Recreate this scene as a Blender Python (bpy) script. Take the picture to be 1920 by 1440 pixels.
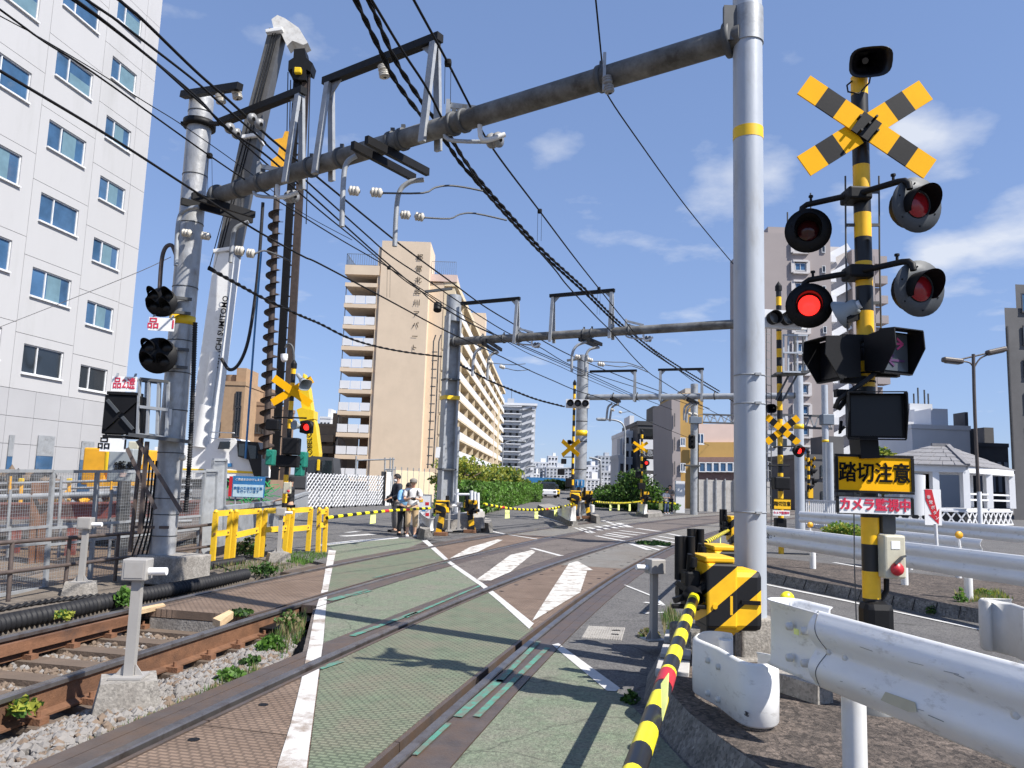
import bpy, bmesh, math, random
import numpy as np
from mathutils import Vector, Matrix, Euler
for o in list(bpy.data.objects): bpy.data.objects.remove(o, do_unlink=True)
S = bpy.context.scene
COL = S.collection
rnd = random.Random(7)
R = math.radians
# ------------------------------------------------------------------ camera
F, PITCH, ROLL, H = 1460.0, R(7.2), R(1.9), 1.56      # focal length in photo pixels (1920 wide)
_f = Vector((0, math.cos(PITCH), math.sin(PITCH)))
_u0 = Vector((0, -math.sin(PITCH), math.cos(PITCH))); _r0 = Vector((1, 0, 0))
_up = _u0*math.cos(ROLL) - _r0*math.sin(ROLL); _rt = _r0*math.cos(ROLL) + _u0*math.sin(ROLL)
cam = bpy.data.cameras.new('camera'); camo = bpy.data.objects.new('camera', cam); COL.objects.link(camo)
cam.sensor_width = 36; cam.lens = 36*F/1920; cam.clip_end = 3000; cam.clip_start = .05
m = Matrix.Identity(4)
for i in range(3):
    m[i][0] = _rt[i]; m[i][1] = _up[i]; m[i][2] = -_f[i]
m.translation = (0, 0, H); camo.matrix_world = m
S.camera = camo
S.render.engine = 'CYCLES'
S.view_settings.view_transform = 'Standard'; S.view_settings.look = 'None'
S.view_settings.exposure = 0.65; S.view_settings.gamma = 1.0
# ------------------------------------------------------------------ sun and sky
SUN_EL, SUN_AZ = R(49), R(121)        # azimuth clockwise from +Y
sd = Vector((math.sin(SUN_AZ)*math.cos(SUN_EL), math.cos(SUN_AZ)*math.cos(SUN_EL), math.sin(SUN_EL)))
sl = bpy.data.lights.new('sun', 'SUN'); sl.energy = 5.0; sl.angle = R(.5); sl.color = (1.0, .955, .89)
so = bpy.data.objects.new('sun', sl); COL.objects.link(so)
so.rotation_euler = sd.to_track_quat('Z', 'Y').to_euler(); so.location = (20, -20, 40)
W = bpy.data.worlds.new('World'); S.world = W; W.use_nodes = True
nt = W.node_tree; nt.nodes.clear()
def N(t, **k):
    n = nt.nodes.new(t)
    for a, b in k.items(): setattr(n, a, b)
    return n
out = N('ShaderNodeOutputWorld'); bg = N('ShaderNodeBackground'); bg.inputs[1].default_value = .15
sky = N('ShaderNodeTexSky', sky_type='NISHITA', sun_disc=False, sun_elevation=SUN_EL, sun_rotation=SUN_AZ)
sky.altitude = 0; sky.air_density = 1.0; sky.dust_density = .15; sky.ozone_density = 2.0
tc = N('ShaderNodeTexCoord')
sep = N('ShaderNodeSeparateXYZ'); nt.links.new(tc.outputs['Generated'], sep.inputs[0])
# flat cloud layer: direction divided by its height
def math_(op, a, b=None, c=None):
    n = N('ShaderNodeMath', operation=op)
    for i, v in enumerate((a, b, c)):
        if v is None: continue
        if isinstance(v, (int, float)): n.inputs[i].default_value = v
        else: nt.links.new(v, n.inputs[i])
    return n.outputs[0]
zz = math_('MAXIMUM', math_('ADD', sep.outputs[2], .12), .02)
cx = math_('DIVIDE', sep.outputs[0], zz); cy = math_('DIVIDE', sep.outputs[1], zz)
comb = N('ShaderNodeCombineXYZ'); nt.links.new(cx, comb.inputs[0]); nt.links.new(cy, comb.inputs[1]); comb.inputs[2].default_value = 3.1
nz = N('ShaderNodeTexNoise'); nz.inputs['Scale'].default_value = 3.4; nz.inputs['Detail'].default_value = 9; nz.inputs['Roughness'].default_value = .56
nt.links.new(comb.outputs[0], nz.inputs['Vector'])
nz2 = N('ShaderNodeTexNoise'); nz2.inputs['Scale'].default_value = .45; nz2.inputs['Detail'].default_value = 2
nt.links.new(comb.outputs[0], nz2.inputs['Vector'])
# cumulus banks standing low in the sky: soft patches broken up by the noise
def bank(px, py, size):
    d = (_f*F + _rt*(px-960) + _up*(720-py)).normalized()
    v = N('ShaderNodeVectorMath', operation='DISTANCE'); nt.links.new(tc.outputs['Generated'], v.inputs[0]); v.inputs[1].default_value = d
    mr = N('ShaderNodeMapRange'); mr.clamp = True; nt.links.new(v.outputs['Value'], mr.inputs[0])
    mr.inputs[1].default_value = 0; mr.inputs[2].default_value = size; mr.inputs[3].default_value = .34; mr.inputs[4].default_value = 0
    return mr.outputs[0]
dn = math_('ADD', nz.outputs[0], math_('MULTIPLY', math_('SUBTRACT', nz2.outputs[0], .5), .25))
for b in ((1915, 400, .065), (1810, 455, .055), (1740, 475, .04), (1330, 340, .07), (1450, 320, .06), (1770, 275, .065), (1690, 240, .05), (1600, 380, .05), (1040, 280, .05), (560, 30, .045), (2100, 380, .12), (890, 105, .04), (2400, 300, .16)):
    dn = math_('ADD', dn, math_('MULTIPLY', bank(*b), 1.05 if b[0] > 1200 else .55))
ramp = N('ShaderNodeMapRange'); ramp.clamp = True; nt.links.new(dn, ramp.inputs[0])
ramp.inputs[1].default_value = .63; ramp.inputs[2].default_value = .98
cl = math_('MULTIPLY', ramp.outputs[0], .78)
mix = N('ShaderNodeMix', data_type='RGBA'); nt.links.new(cl, mix.inputs[0])
hsv = N('ShaderNodeHueSaturation'); hsv.inputs['Saturation'].default_value = 1.0; nt.links.new(sky.outputs[0], hsv.inputs['Color'])
gam = N('ShaderNodeGamma'); gam.inputs[1].default_value = .48; nt.links.new(hsv.outputs[0], gam.inputs[0])
tint = N('ShaderNodeMix', data_type='RGBA', blend_type='MULTIPLY'); tint.inputs[0].default_value = 1; nt.links.new(gam.outputs[0], tint.inputs[6]); tint.inputs[7].default_value = (.85, 1.05, 1.52, 1)
nt.links.new(tint.outputs[2], mix.inputs[6]); mix.inputs[7].default_value = (3.7, 3.85, 4.15, 1)
nt.links.new(mix.outputs[2], bg.inputs[0]); nt.links.new(bg.outputs[0], out.inputs[0])
# ------------------------------------------------------------------ photo pixel -> place
def ray(px, py): return _f*F + _rt*(px-960) + _up*(720-py)
def G(px, py, z=0.0):                   # point of the horizontal plane z that stands at this pixel
    d = ray(px, py); return Vector((0, 0, H)) + d*((z-H)/d.z)
def A(px, py, Y):                       # point at the distance Y ahead
    d = ray(px, py); return Vector((0, 0, H)) + d*(Y/d.y)
# ------------------------------------------------------------------ mesh helper
class MB:
    def __init__(s): s.v = []; s.f = []; s.m = []; s.mi = 0; s.sm = []; s.smooth = False
    def add(s, vs, fs):
        o = len(s.v); s.v += [tuple(v) for v in vs]
        for f in fs: s.f.append([i+o for i in f]); s.m.append(s.mi); s.sm.append(s.smooth)
        return s
    def box(s, c, d, rot=None, taper=1.0):
        c = Vector(c); hx, hy, hz = d[0]/2, d[1]/2, d[2]/2
        vs = [Vector((x*hx*(taper if z > 0 else 1), y*hy*(taper if z > 0 else 1), z*hz)) for z in (-1, 1) for y in (-1, 1) for x in (-1, 1)]
        if rot is not None:
            if isinstance(rot, (int, float)): rot = Matrix.Rotation(rot, 3, 'Z')
            vs = [rot @ v for v in vs]
        return s.add([v+c for v in vs], [(0, 2, 3, 1), (4, 5, 7, 6), (0, 1, 5, 4), (2, 6, 7, 3), (0, 4, 6, 2), (1, 3, 7, 5)])
    def bbox(s, c, d, b, rot=None):      # bevelled box
        bm = bmesh.new(); bmesh.ops.create_cube(bm, size=1)
        for v in bm.verts: v.co = Vector((v.co.x*d[0], v.co.y*d[1], v.co.z*d[2]))
        bmesh.ops.bevel(bm, geom=bm.edges[:], offset=b, segments=2, affect='EDGES', profile=.5)
        if isinstance(rot, (int, float)): rot = Matrix.Rotation(rot, 3, 'Z')
        bm.verts.index_update(); c = Vector(c)
        s.add([(rot @ v.co if rot is not None else v.co)+c for v in bm.verts], [[v.index for v in f.verts] for f in bm.faces]); bm.free(); return s
    def bar(s, a, b, w, h=None, up=(0, 0, 1), ext=0.0):
        a = Vector(a); b = Vector(b); h = h or w; d = (b-a); L = d.length; d.normalize()
        up = Vector(up)
        if abs(d.dot(up)) > .99: up = Vector((1, 0, 0))
        x = d.cross(up).normalized(); z = x.cross(d)
        a = a-d*ext; b = b+d*ext
        vs = [p+x*(i*w/2)+z*(j*h/2) for p in (a, b) for j in (-1, 1) for i in (-1, 1)]
        return s.add(vs, [(0, 1, 3, 2), (4, 6, 7, 5), (0, 4, 5, 1), (2, 3, 7, 6), (0, 2, 6, 4), (1, 5, 7, 3)])
    def ring(s, c, d, r, n, x=None):
        d = Vector(d).normalized()
        if x is None:
            x = d.cross(Vector((0, 0, 1)))
            if x.length < .05: x = d.cross(Vector((1, 0, 0)))
        x = x.normalized(); y = d.cross(x)
        return [Vector(c)+x*(math.cos(2*math.pi*i/n)*r)+y*(math.sin(2*math.pi*i/n)*r) for i in range(n)]
    def tube(s, pts, r, n=8, cap=True):
        pts = [Vector(p) for p in pts]; k = len(pts); rs = r if isinstance(r, (list, tuple)) else [r]*k
        vs = []; x = None
        for i, p in enumerate(pts):
            d = (pts[min(i+1, k-1)]-pts[max(i-1, 0)]).normalized()
            if x is None:
                x = d.cross(Vector((0, 0, 1)))
                if x.length < .05: x = d.cross(Vector((1, 0, 0)))
            x = (x-d*x.dot(d)).normalized()
            vs += s.ring(p, d, rs[i], n, x)
        fs = [(i*n+j, i*n+(j+1) % n, (i+1)*n+(j+1) % n, (i+1)*n+j) for i in range(k-1) for j in range(n)]
        sm = s.smooth; s.smooth = True; s.add(vs, fs); s.smooth = False
        if cap:
            s.add(vs[:n], [list(range(n))[::-1]]); s.add(vs[-n:], [list(range(n))])
        s.smooth = sm; return s
    def cyl(s, a, b, r, r1=None, n=14, cap=True): return s.tube([a, b], [r, r if r1 is None else r1], n, cap)
    def lathe(s, c, axis, prof, n=16, cap=False):     # prof: (distance along the axis, radius)
        axis = Vector(axis).normalized(); c = Vector(c); vs = []
        for t, r in prof: vs += s.ring(c+axis*t, axis, max(r, 1e-4), n)
        k = len(prof)
        fs = [(i*n+j, i*n+(j+1) % n, (i+1)*n+(j+1) % n, (i+1)*n+j) for i in range(k-1) for j in range(n)]
        sm = s.smooth; s.smooth = True; s.add(vs, fs); s.smooth = sm
        return s
    def prism(s, poly, d):               # closed outline (3D points) pushed along d
        poly = [Vector(p) for p in poly]; d = Vector(d); n = len(poly)
        nn = Vector((0, 0, 0))
        for i in range(n): nn += poly[i].cross(poly[(i+1) % n])
        if nn.dot(d) > 0: poly = poly[::-1]
        return s.add(poly+[p+d for p in poly], [list(range(n)), [n+i for i in range(n)][::-1]]+[(i, n+i, n+(i+1) % n, (i+1) % n) for i in range(n)])
    def sweep(s, prof, frames, closed=True, cap=True):   # prof (u,w); frames (pos, right, up)
        n = len(prof); vs = []
        for p, x, z in frames:
            for u, w in prof: vs.append(p+x*u+z*w)
        m = n if closed else n-1
        s.add(vs, [(i*n+j, (i+1)*n+j, (i+1)*n+(j+1) % n, i*n+(j+1) % n) for i in range(len(frames)-1) for j in range(m)])
        if cap and closed: s.add(vs[:n], [list(range(n))]); s.add(vs[-n:], [list(range(n))[::-1]])
        return s
    def sphere(s, c, r, n=10, sc=(1, 1, 1)):
        vs = []; k = n//2+1; c = Vector(c)
        for i in range(k):
            a = math.pi*i/(k-1)
            for j in range(n):
                b = 2*math.pi*j/n; vs.append(c+Vector((math.sin(a)*math.cos(b)*r*sc[0], math.sin(a)*math.sin(b)*r*sc[1], math.cos(a)*r*sc[2])))
        sm = s.smooth; s.smooth = True
        s.add(vs, [(i*n+j, (i+1)*n+j, (i+1)*n+(j+1) % n, i*n+(j+1) % n) for i in range(k-1) for j in range(n)]); s.smooth = sm; return s
    def mesh(s, name, mats, off=(0, 0, 0)):
        me = bpy.data.meshes.new(name); off = Vector(off)
        me.from_pydata([Vector(v)-off for v in s.v], [], s.f)
        for mm in (mats if isinstance(mats, (list, tuple)) else [mats]): me.materials.append(MT[mm])
        me.polygons.foreach_set('material_index', s.m); me.polygons.foreach_set('use_smooth', s.sm)
        me.update(); return me
    def build(s, name, mats, parent=None, w=False, fix=False):
        # w: the vertices are in world space and the parent is an unrotated Empty (or its part)
        off = Vector((0, 0, 0))
        if w and parent is not None:
            q = parent
            while q is not None: off += q.location; q = q.parent
        me = s.mesh(name, mats, off)
        if fix:
            bm = bmesh.new(); bm.from_mesh(me); bmesh.ops.recalc_face_normals(bm, faces=bm.faces[:]); bm.to_mesh(me); bm.free()
        return put(name, me, parent)
def put(name, me, parent=None, loc=None, rot=None):
    o = bpy.data.objects.new(name, me); COL.objects.link(o)
    if parent is not None: o.parent = parent
    if loc is not None: o.location = loc
    if rot is not None: o.rotation_euler = rot
    return o
def tag(o, label, cat, group=None):
    o['label'] = label; o['category'] = cat
    if group: o['group'] = group
    return o
def thing(name, label, cat, loc=(0, 0, 0), rz=0.0, group=None):
    o = bpy.data.objects.new(name, None); o.empty_display_size = .2; COL.objects.link(o)
    o.location = loc; o.rotation_euler = (0, 0, rz)
    return tag(o, label, cat, group)
def struct(o, kind='structure'): o['kind'] = kind; return o
def dup(root, loc, rz=None, label=None, group=None):
    r = root.copy(); COL.objects.link(r); r.location = loc
    if rz is not None: r.rotation_euler = (0, 0, rz)
    if label: r['label'] = label
    if group: r['group'] = group
    def rec(a, b):
        for ch in list(a.children):
            c = ch.copy(); COL.objects.link(c); c.parent = b; rec(ch, c)
    rec(root, r); return r
# ------------------------------------------------------------------ materials
MT = {}
def mk(name, col, rough=.6, metal=0.0, var=.14, scale=5.0, bump=0.0, bscale=60.0, dirt=None, dscale=1.5, dth=(.5, .72), emit=None, spec=.5, stretch=None):
    M = bpy.data.materials.new(name); M.use_nodes = True; t = M.node_tree; b = t.nodes['Principled BSDF']
    b.inputs['Roughness'].default_value = rough; b.inputs['Metallic'].default_value = metal; b.inputs['Specular IOR Level'].default_value = spec
    def n(k, **kw):
        q = t.nodes.new(k)
        for a, c in kw.items(): setattr(q, a, c)
        return q
    c = n('ShaderNodeTexCoord'); src = c.outputs['Object']
    if stretch:
        mp = n('ShaderNodeMapping'); mp.inputs['Scale'].default_value = stretch; t.links.new(src, mp.inputs[0]); src = mp.outputs[0]
    z = n('ShaderNodeTexNoise'); z.inputs['Scale'].default_value = scale; z.inputs['Detail'].default_value = 6; z.inputs['Roughness'].default_value = .65; t.links.new(src, z.inputs['Vector'])
    r = n('ShaderNodeMapRange'); t.links.new(z.outputs[0], r.inputs[0]); r.inputs[1].default_value = .3; r.inputs[2].default_value = .7
    mx = n('ShaderNodeMix', data_type='RGBA'); t.links.new(r.outputs[0], mx.inputs[0])
    mx.inputs[6].default_value = (*[x*(1-var) for x in col], 1); mx.inputs[7].default_value = (*[min(1, x*(1+var)) for x in col], 1)
    res = mx.outputs[2]
    if dirt:
        z2 = n('ShaderNodeTexNoise'); z2.inputs['Scale'].default_value = dscale; z2.inputs['Detail'].default_value = 8; z2.inputs['Roughness'].default_value = .7; t.links.new(src, z2.inputs['Vector'])
        r2 = n('ShaderNodeMapRange'); t.links.new(z2.outputs[0], r2.inputs[0]); r2.inputs[1].default_value = dth[0]; r2.inputs[2].default_value = dth[1]
        m2 = n('ShaderNodeMix', data_type='RGBA'); t.links.new(r2.outputs[0], m2.inputs[0]); t.links.new(res, m2.inputs[6]); m2.inputs[7].default_value = (*dirt, 1); res = m2.outputs[2]
    t.links.new(res, b.inputs['Base Color'])
    if bump:
        z3 = n('ShaderNodeTexNoise'); z3.inputs['Scale'].default_value = bscale; z3.inputs['Detail'].default_value = 4; t.links.new(src, z3.inputs['Vector'])
        bp = n('ShaderNodeBump'); bp.inputs['Strength'].default_value = bump; bp.inputs['Distance'].default_value = .02; t.links.new(z3.outputs[0], bp.inputs['Height']); t.links.new(bp.outputs[0], b.inputs['Normal'])
    if emit: b.inputs['Emission Color'].default_value = (*emit[:3], 1); b.inputs['Emission Strength'].default_value = emit[3]
    MT[name] = M; return M
def stripes(name, vec, period, c1, c2, phase=0.0, duty=.5, rough=.45):    # two paints in bands across the direction vec (object space)
    M = mk(name, c1, rough); t = M.node_tree; b = t.nodes['Principled BSDF']
    base = b.inputs['Base Color'].links[0].from_socket
    c = t.nodes.new('ShaderNodeTexCoord'); d = t.nodes.new('ShaderNodeVectorMath'); d.operation = 'DOT_PRODUCT'; t.links.new(c.outputs['Object'], d.inputs[0]); d.inputs[1].default_value = vec
    def mm(op, a, v):
        q = t.nodes.new('ShaderNodeMath'); q.operation = op; t.links.new(a, q.inputs[0])
        if v is not None: q.inputs[1].default_value = v
        return q.outputs[0]
    x = mm('FRACT', mm('ADD', mm('DIVIDE', d.outputs['Value'], period), phase), None); x = mm('GREATER_THAN', x, duty)
    mx = t.nodes.new('ShaderNodeMix'); mx.data_type = 'RGBA'; t.links.new(x, mx.inputs[0]); t.links.new(base, mx.inputs[6]); mx.inputs[7].default_value = (*c2, 1)
    t.links.new(mx.outputs[2], b.inputs['Base Color']); return M
def pattern(name, scale, depth=.3, kind='checker', w=.5, h=.25, mortar=.02, dark=.55):   # add a fine pressed pattern to a material
    M = MT[name]; t = M.node_tree; b = t.nodes['Principled BSDF']; c = t.nodes.new('ShaderNodeTexCoord'); src = c.outputs['Object']
    if isinstance(scale, tuple):
        mp = t.nodes.new('ShaderNodeMapping'); mp.inputs['Rotation'].default_value = scale[1]; mp.inputs['Scale'].default_value = (scale[0],)*3; t.links.new(src, mp.inputs[0]); src = mp.outputs[0]; scale = 1
    br = t.nodes.new('ShaderNodeTexBrick'); br.inputs['Scale'].default_value = scale; br.inputs['Mortar Size'].default_value = mortar; br.inputs['Brick Width'].default_value = w; br.inputs['Row Height'].default_value = h
    br.inputs['Mortar Smooth'].default_value = .4
    t.links.new(src, br.inputs['Vector'])
    bp = t.nodes.new('ShaderNodeBump'); bp.inputs['Strength'].default_value = depth; bp.inputs['Distance'].default_value = .01; bp.invert = True; t.links.new(br.outputs['Fac'], bp.inputs['Height'])
    if b.inputs['Normal'].links: t.links.new(b.inputs['Normal'].links[0].from_socket, bp.inputs['Normal'])
    t.links.new(bp.outputs[0], b.inputs['Normal'])
    base = b.inputs['Base Color'].links[0].from_socket
    mx = t.nodes.new('ShaderNodeMix'); mx.data_type = 'RGBA'; mx.blend_type = 'MULTIPLY'; t.links.new(br.outputs['Fac'], mx.inputs[0]); t.links.new(base, mx.inputs[6]); mx.inputs[7].default_value = (dark, dark, dark, 1)
    t.links.new(mx.outputs[2], b.inputs['Base Color'])
def cracks(name, scale, width=.012, dark=.45, speck=0.0, sscale=90.0):     # hairline cracks and stone speckle worked into a paving material
    M = MT[name]; t = M.node_tree; b = t.nodes['Principled BSDF']; c = t.nodes.new('ShaderNodeTexCoord')
    z = t.nodes.new('ShaderNodeTexNoise'); z.inputs['Scale'].default_value = scale*2.5; z.inputs['Detail'].default_value = 5; t.links.new(c.outputs['Object'], z.inputs['Vector'])
    va = t.nodes.new('ShaderNodeMix'); va.data_type = 'RGBA'; va.blend_type = 'ADD'; va.inputs[0].default_value = .5; t.links.new(c.outputs['Object'], va.inputs[6]); t.links.new(z.outputs['Color'], va.inputs[7])
    v = t.nodes.new('ShaderNodeTexVoronoi'); v.feature = 'DISTANCE_TO_EDGE'; v.inputs['Scale'].default_value = scale; t.links.new(va.outputs[2], v.inputs['Vector'])
    r = t.nodes.new('ShaderNodeMapRange'); t.links.new(v.outputs[0], r.inputs[0]); r.inputs[1].default_value = 0; r.inputs[2].default_value = width; r.inputs[3].default_value = dark; r.inputs[4].default_value = 1
    z2 = t.nodes.new('ShaderNodeTexVoronoi'); z2.inputs['Scale'].default_value = sscale; t.links.new(c.outputs['Object'], z2.inputs['Vector'])
    r2 = t.nodes.new('ShaderNodeMapRange'); t.links.new(z2.outputs['Color'], r2.inputs[0]); r2.inputs[3].default_value = 1-speck; r2.inputs[4].default_value = 1+speck
    mm = t.nodes.new('ShaderNodeMath'); mm.operation = 'MULTIPLY'; t.links.new(r.outputs[0], mm.inputs[0]); t.links.new(r2.outputs[0], mm.inputs[1])
    base = b.inputs['Base Color'].links[0].from_socket; mx = t.nodes.new('ShaderNodeVectorMath'); mx.operation = 'SCALE'; t.links.new(base, mx.inputs[0]); t.links.new(mm.outputs[0], mx.inputs['Scale']); t.links.new(mx.outputs[0], b.inputs['Base Color'])
YEL = (.86, .48, .010); BLK = (.006, .006, .007)
mk('galv', (.33, .345, .36), .48, .25, .16, 4, .08, 40, dirt=(.16, .15, .135), dscale=3.2, dth=(.52, .76))
mk('galv_dark', (.08, .083, .086), .6, .2, .2, 5)
mk('pole_pale', (.41, .44, .48), .40, .1, .09, 3, .05, 30, dirt=(.30, .29, .27), dscale=2.6, dth=(.54, .78), stretch=(1, 1, .35))
mk('pole_steel', (.38, .385, .39), .42, .3, .3, 3.5, .5, 9, dirt=(.22, .205, .18), dscale=3.4, dth=(.50, .74), stretch=(1, 1, .6))
mk('beam_steel', (.17, .168, .16), .6, .1, .3, 4, .15, 30, dirt=(.055, .05, .043), dscale=2.2, dth=(.42, .66))
mk('steel_blue', (.15, .18, .22), .5, .2, .1)
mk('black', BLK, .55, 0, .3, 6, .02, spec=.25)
mk('black_gloss', (.006, .006, .008), .3, spec=.35)
mk('rubber', (.016, .016, .018), .6, 0, .25, 9, .05, 40, dirt=(.06, .055, .048), dscale=3, dth=(.56, .8), spec=.3)
mk('wire', (.007, .007, .008), .7, spec=.2)
mk('yellow', YEL, .42, 0, .06, 3, dirt=(.42, .25, .06), dscale=4, dth=(.62, .9))
mk('yellow_tape', (.80, .50, .01), .45, 0, .08)
mk('old_yellow', (.70, .44, .02), .5, 0, .12, 6, .05, 60, dirt=(.14, .07, .03), dscale=7, dth=(.60, .70))
mk('lemon', (.85, .75, .02), .35, 0, .06)
mk('machine_yellow', (.75, .50, .01), .35, 0, .1)
mk('machine_orange', (.72, .36, .02), .45, 0, .12, 3, dirt=(.3, .14, .03), dscale=2, dth=(.55, .8))
mk('white', (.68, .68, .67), .4, 0, .05, 3, .01, 40, dirt=(.50, .48, .44), dscale=2.4, dth=(.55, .9))
mk('white_clean', (.78, .78, .77), .4, 0, .03)
mk('dirty_white', (.62, .61, .58), .45, 0, .08, 3, .02, 40, dirt=(.34, .31, .27), dscale=3.2, dth=(.5, .8))
mk('guard_white', (.76, .76, .75), .38, 0, .06, 2.5, .03, 60, dirt=(.33, .31, .28), dscale=6.5, dth=(.57, .80), stretch=(1, 1, 2.6))
mk('paper_yellow', (.80, .85, .30), .6)
mk('concrete', (.30, .28, .25), .9, 0, .2, 5, .35, 50, dirt=(.13, .115, .10), dscale=1.6, dth=(.45, .75))
mk('concrete_pale', (.45, .43, .40), .85, 0, .12, 4, .15, 40, dirt=(.30, .28, .25), dscale=1.5)
mk('kerb', (.17, .16, .145), .92, 0, .3, 7, .5, 45, dirt=(.07, .065, .055), dscale=2.5, dth=(.45, .7))
mk('island_top', (.105, .083, .068), .95, 0, .55, 28, .9, 60, dirt=(.06, .048, .04), dscale=3.5, dth=(.42, .62))
mk('asphalt', (.110, .105, .102), .88, 0, .35, 30, .7, 150, dirt=(.155, .148, .14), dscale=1.3, dth=(.42, .75))
mk('asphalt_brown', (.135, .113, .10), .88, 0, .3, 20, .5, 130, dirt=(.07, .058, .052), dscale=1.4)
mk('green_asphalt', (.142, .172, .115), .85, 0, .22, 14, .5, 120, dirt=(.185, .172, .138), dscale=2.1, dth=(.40, .72))
mk('green_plate', (.165, .198, .128), .72, .1, .2, 6, .2, 90, dirt=(.215, .195, .14), dscale=1.6, dth=(.40, .7))
mk('brown_plate', (.235, .166, .12), .7, .15, .2, 5, .2, 80, dirt=(.165, .11, .075), dscale=1.2, dth=(.45, .75))
mk('grey_plate', (.24, .225, .20), .72, .1, .14, 5, .2, 80, dirt=(.2, .165, .13), dscale=.8, dth=(.45, .75))
mk('steel_strip', (.105, .085, .075), .5, .3, .25, 6, .15, 70, dirt=(.13, .088, .062), dscale=2.6, dth=(.42, .66))
mk('rail_head', (.22, .205, .20), .36, .75, .2, 4, dirt=(.10, .07, .055), dscale=5, dth=(.48, .72))
mk('rail_rust', (.17, .082, .042), .75, .1, .3, 7, .3, 60, dirt=(.085, .045, .028), dscale=3, dth=(.45, .75))
mk('rust', (.20, .095, .05), .8, .1, .3, 8, .3, 60, dirt=(.07, .045, .035), dscale=4)
mk('rust_pipe', (.11, .085, .075), .6, .3, .3, 6, .15, 50, dirt=(.26, .11, .05), dscale=3, dth=(.58, .8))
mk('red_oxide', (.22, .07, .055), .65, 0, .2, 3)
mk('sleeper', (.125, .092, .068), .92, 0, .2, 6, .4, 50, dirt=(.15, .10, .07), dscale=3)
mk('soil', (.15, .125, .10), .95, 0, .3, 8, .6, 60, dirt=(.11, .09, .07), dscale=1.1)
mk('earth', (.17, .12, .08), .95, 0, .25, 3, .5, 30)
mk('stone', (.22, .205, .19), .9, 0, .2, 4, .2, 60)
mk('stone_tan', (.17, .125, .09), .9, 0, .2, 4, .2, 60)
mk('wood', (.62, .44, .25), .7, 0, .2, 4, .1, 40, stretch=(8, 1, 8))
mk('line_white', (.52, .51, .49), .75, 0, .08, 6, .2, 100, dirt=(.33, .32, .30), dscale=3.4, dth=(.56, .72))
mk('line_worn', (.56, .54, .50), .8, 0, .1, 6, .2, 100, dirt=(.24, .20, .165), dscale=4.5, dth=(.48, .62))
mk('line_worn2', (.53, .51, .485), .8, 0, .1, 6, .2, 100, dirt=(.25, .20, .16), dscale=2.6, dth=(.50, .62))
mk('curtain', (.13, .22, .27), .35, 0, .15, 2)
mk('teal', (.075, .235, .175), .7, 0, .15, 8, dirt=(.125, .14, .11), dscale=9, dth=(.44, .56))
cracks('asphalt', .55, .010, .5, .5, 70); cracks('asphalt_brown', .7, .010, .5, .45, 70); cracks('green_asphalt', .6, .007, .55, .35, 70); cracks('island_top', .8, .008, .6, .75, 38); cracks('kerb', 1.2, .006, .6, .5, 50); cracks('concrete', 1.5, .006, .6, .3, 60)
for a, b_ in (('green_plate', 'x'), ('brown_plate', 'x'), ('grey_plate', 'x')):
    pattern(a, (13.5, (0, 0, R(14))), .55, w=.95, h=.55, mortar=.14, dark=.58)
mk('boom_grey', (.10, .098, .095), .5, .2, .15, 2, dirt=(.06, .058, .055), dscale=.6)
mk('auger_dark', (.055, .04, .034), .7, .2, .3, 5)
mk('sign_yellow', (.88, .44, .004), .7, 0, .06, 3, spec=.15)
mk('post_grey', (.36, .345, .325), .5, .1, .1, 3, dirt=(.26, .235, .2), dscale=3, dth=(.5, .8))
mk('insulator', (.50, .47, .41), .25, 0, .06)
mk('insulator_grey', (.25, .25, .25), .3)
mk('red_lit', (.6, .01, .01), .3, 0, .1, emit=(1.0, .025, .02, 1.5))
mk('red_lens', (.30, .012, .018), .18, 0, .1)
mk('dark_lens', (.05, .008, .01), .12)
mk('grey_lens', (.10, .10, .10), .2)
mk('disc_grey', (.055, .062, .07), .55)
mk('signal_grey', (.30, .33, .34), .45, 0, .08)
mk('ivory', (.50, .47, .36), .5, 0, .06, 3, dirt=(.33, .30, .23), dscale=2)
mk('red_paint', (.50, .02, .03), .4)
mk('red_text', (.55, .02, .06), .5)
mk('dark_text', (.008, .008, .009), .9, spec=.1)
mk('purple', (.07, .02, .09), .5)
mk('pink', (.60, .07, .22), .5)
mk('screen', (.075, .085, .095), .25)
mk('sign_blue', (.03, .16, .36), .45)
mk('sign_pale', (.45, .60, .66), .5)
mk('teal_machine', (.01, .17, .12), .45)
mk('green_net', (.02, .30, .08), .7)
mk('glass', (.045, .105, .20), .06, 0, .5, .35, spec=.7)  # blue of the reflected sky put into the glass colour
mk('glass_dark', (.02, .025, .03), .08, 0, .3, .5, spec=.8)
mk('frame_white', (.66, .67, .68), .45)
mk('frame_dark', (.05, .05, .055), .5)
mk('facade_white', (.445, .443, .447), .6, 0, .03, .3, .03, 20, dirt=(.37, .37, .365), dscale=.35, dth=(.5, .8), stretch=(1, 1, .25))
mk('facade_grey', (.37, .37, .38), .7, 0, .05, .4)
mk('beige', (.64, .515, .38), .85, 0, .06, .35, .1, 8, dirt=(.56, .45, .33), dscale=.15)
mk('beige_light', (.66, .55, .38), .85, 0, .05, .4)
mk('taupe', (.315, .275, .265), .8, 0, .05, .3)
mk('taupe_pale', (.54, .51, .50), .8, 0, .05, .4)
mk('tan_brick', (.36, .24, .145), .85, 0, .12, 2, .2, 20)
mk('brown_wall', (.25, .17, .115), .85, 0, .1, 1)
mk('mustard', (.42, .26, .08), .8, 0, .08, .8)
mk('pink_wall', (.60, .46, .40), .8, 0, .05, .8)
mk('brick', (.21, .13, .11), .85, 0, .2, 6, .2, 20)
mk('charcoal', (.045, .046, .05), .7, 0, .2, 1)
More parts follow.
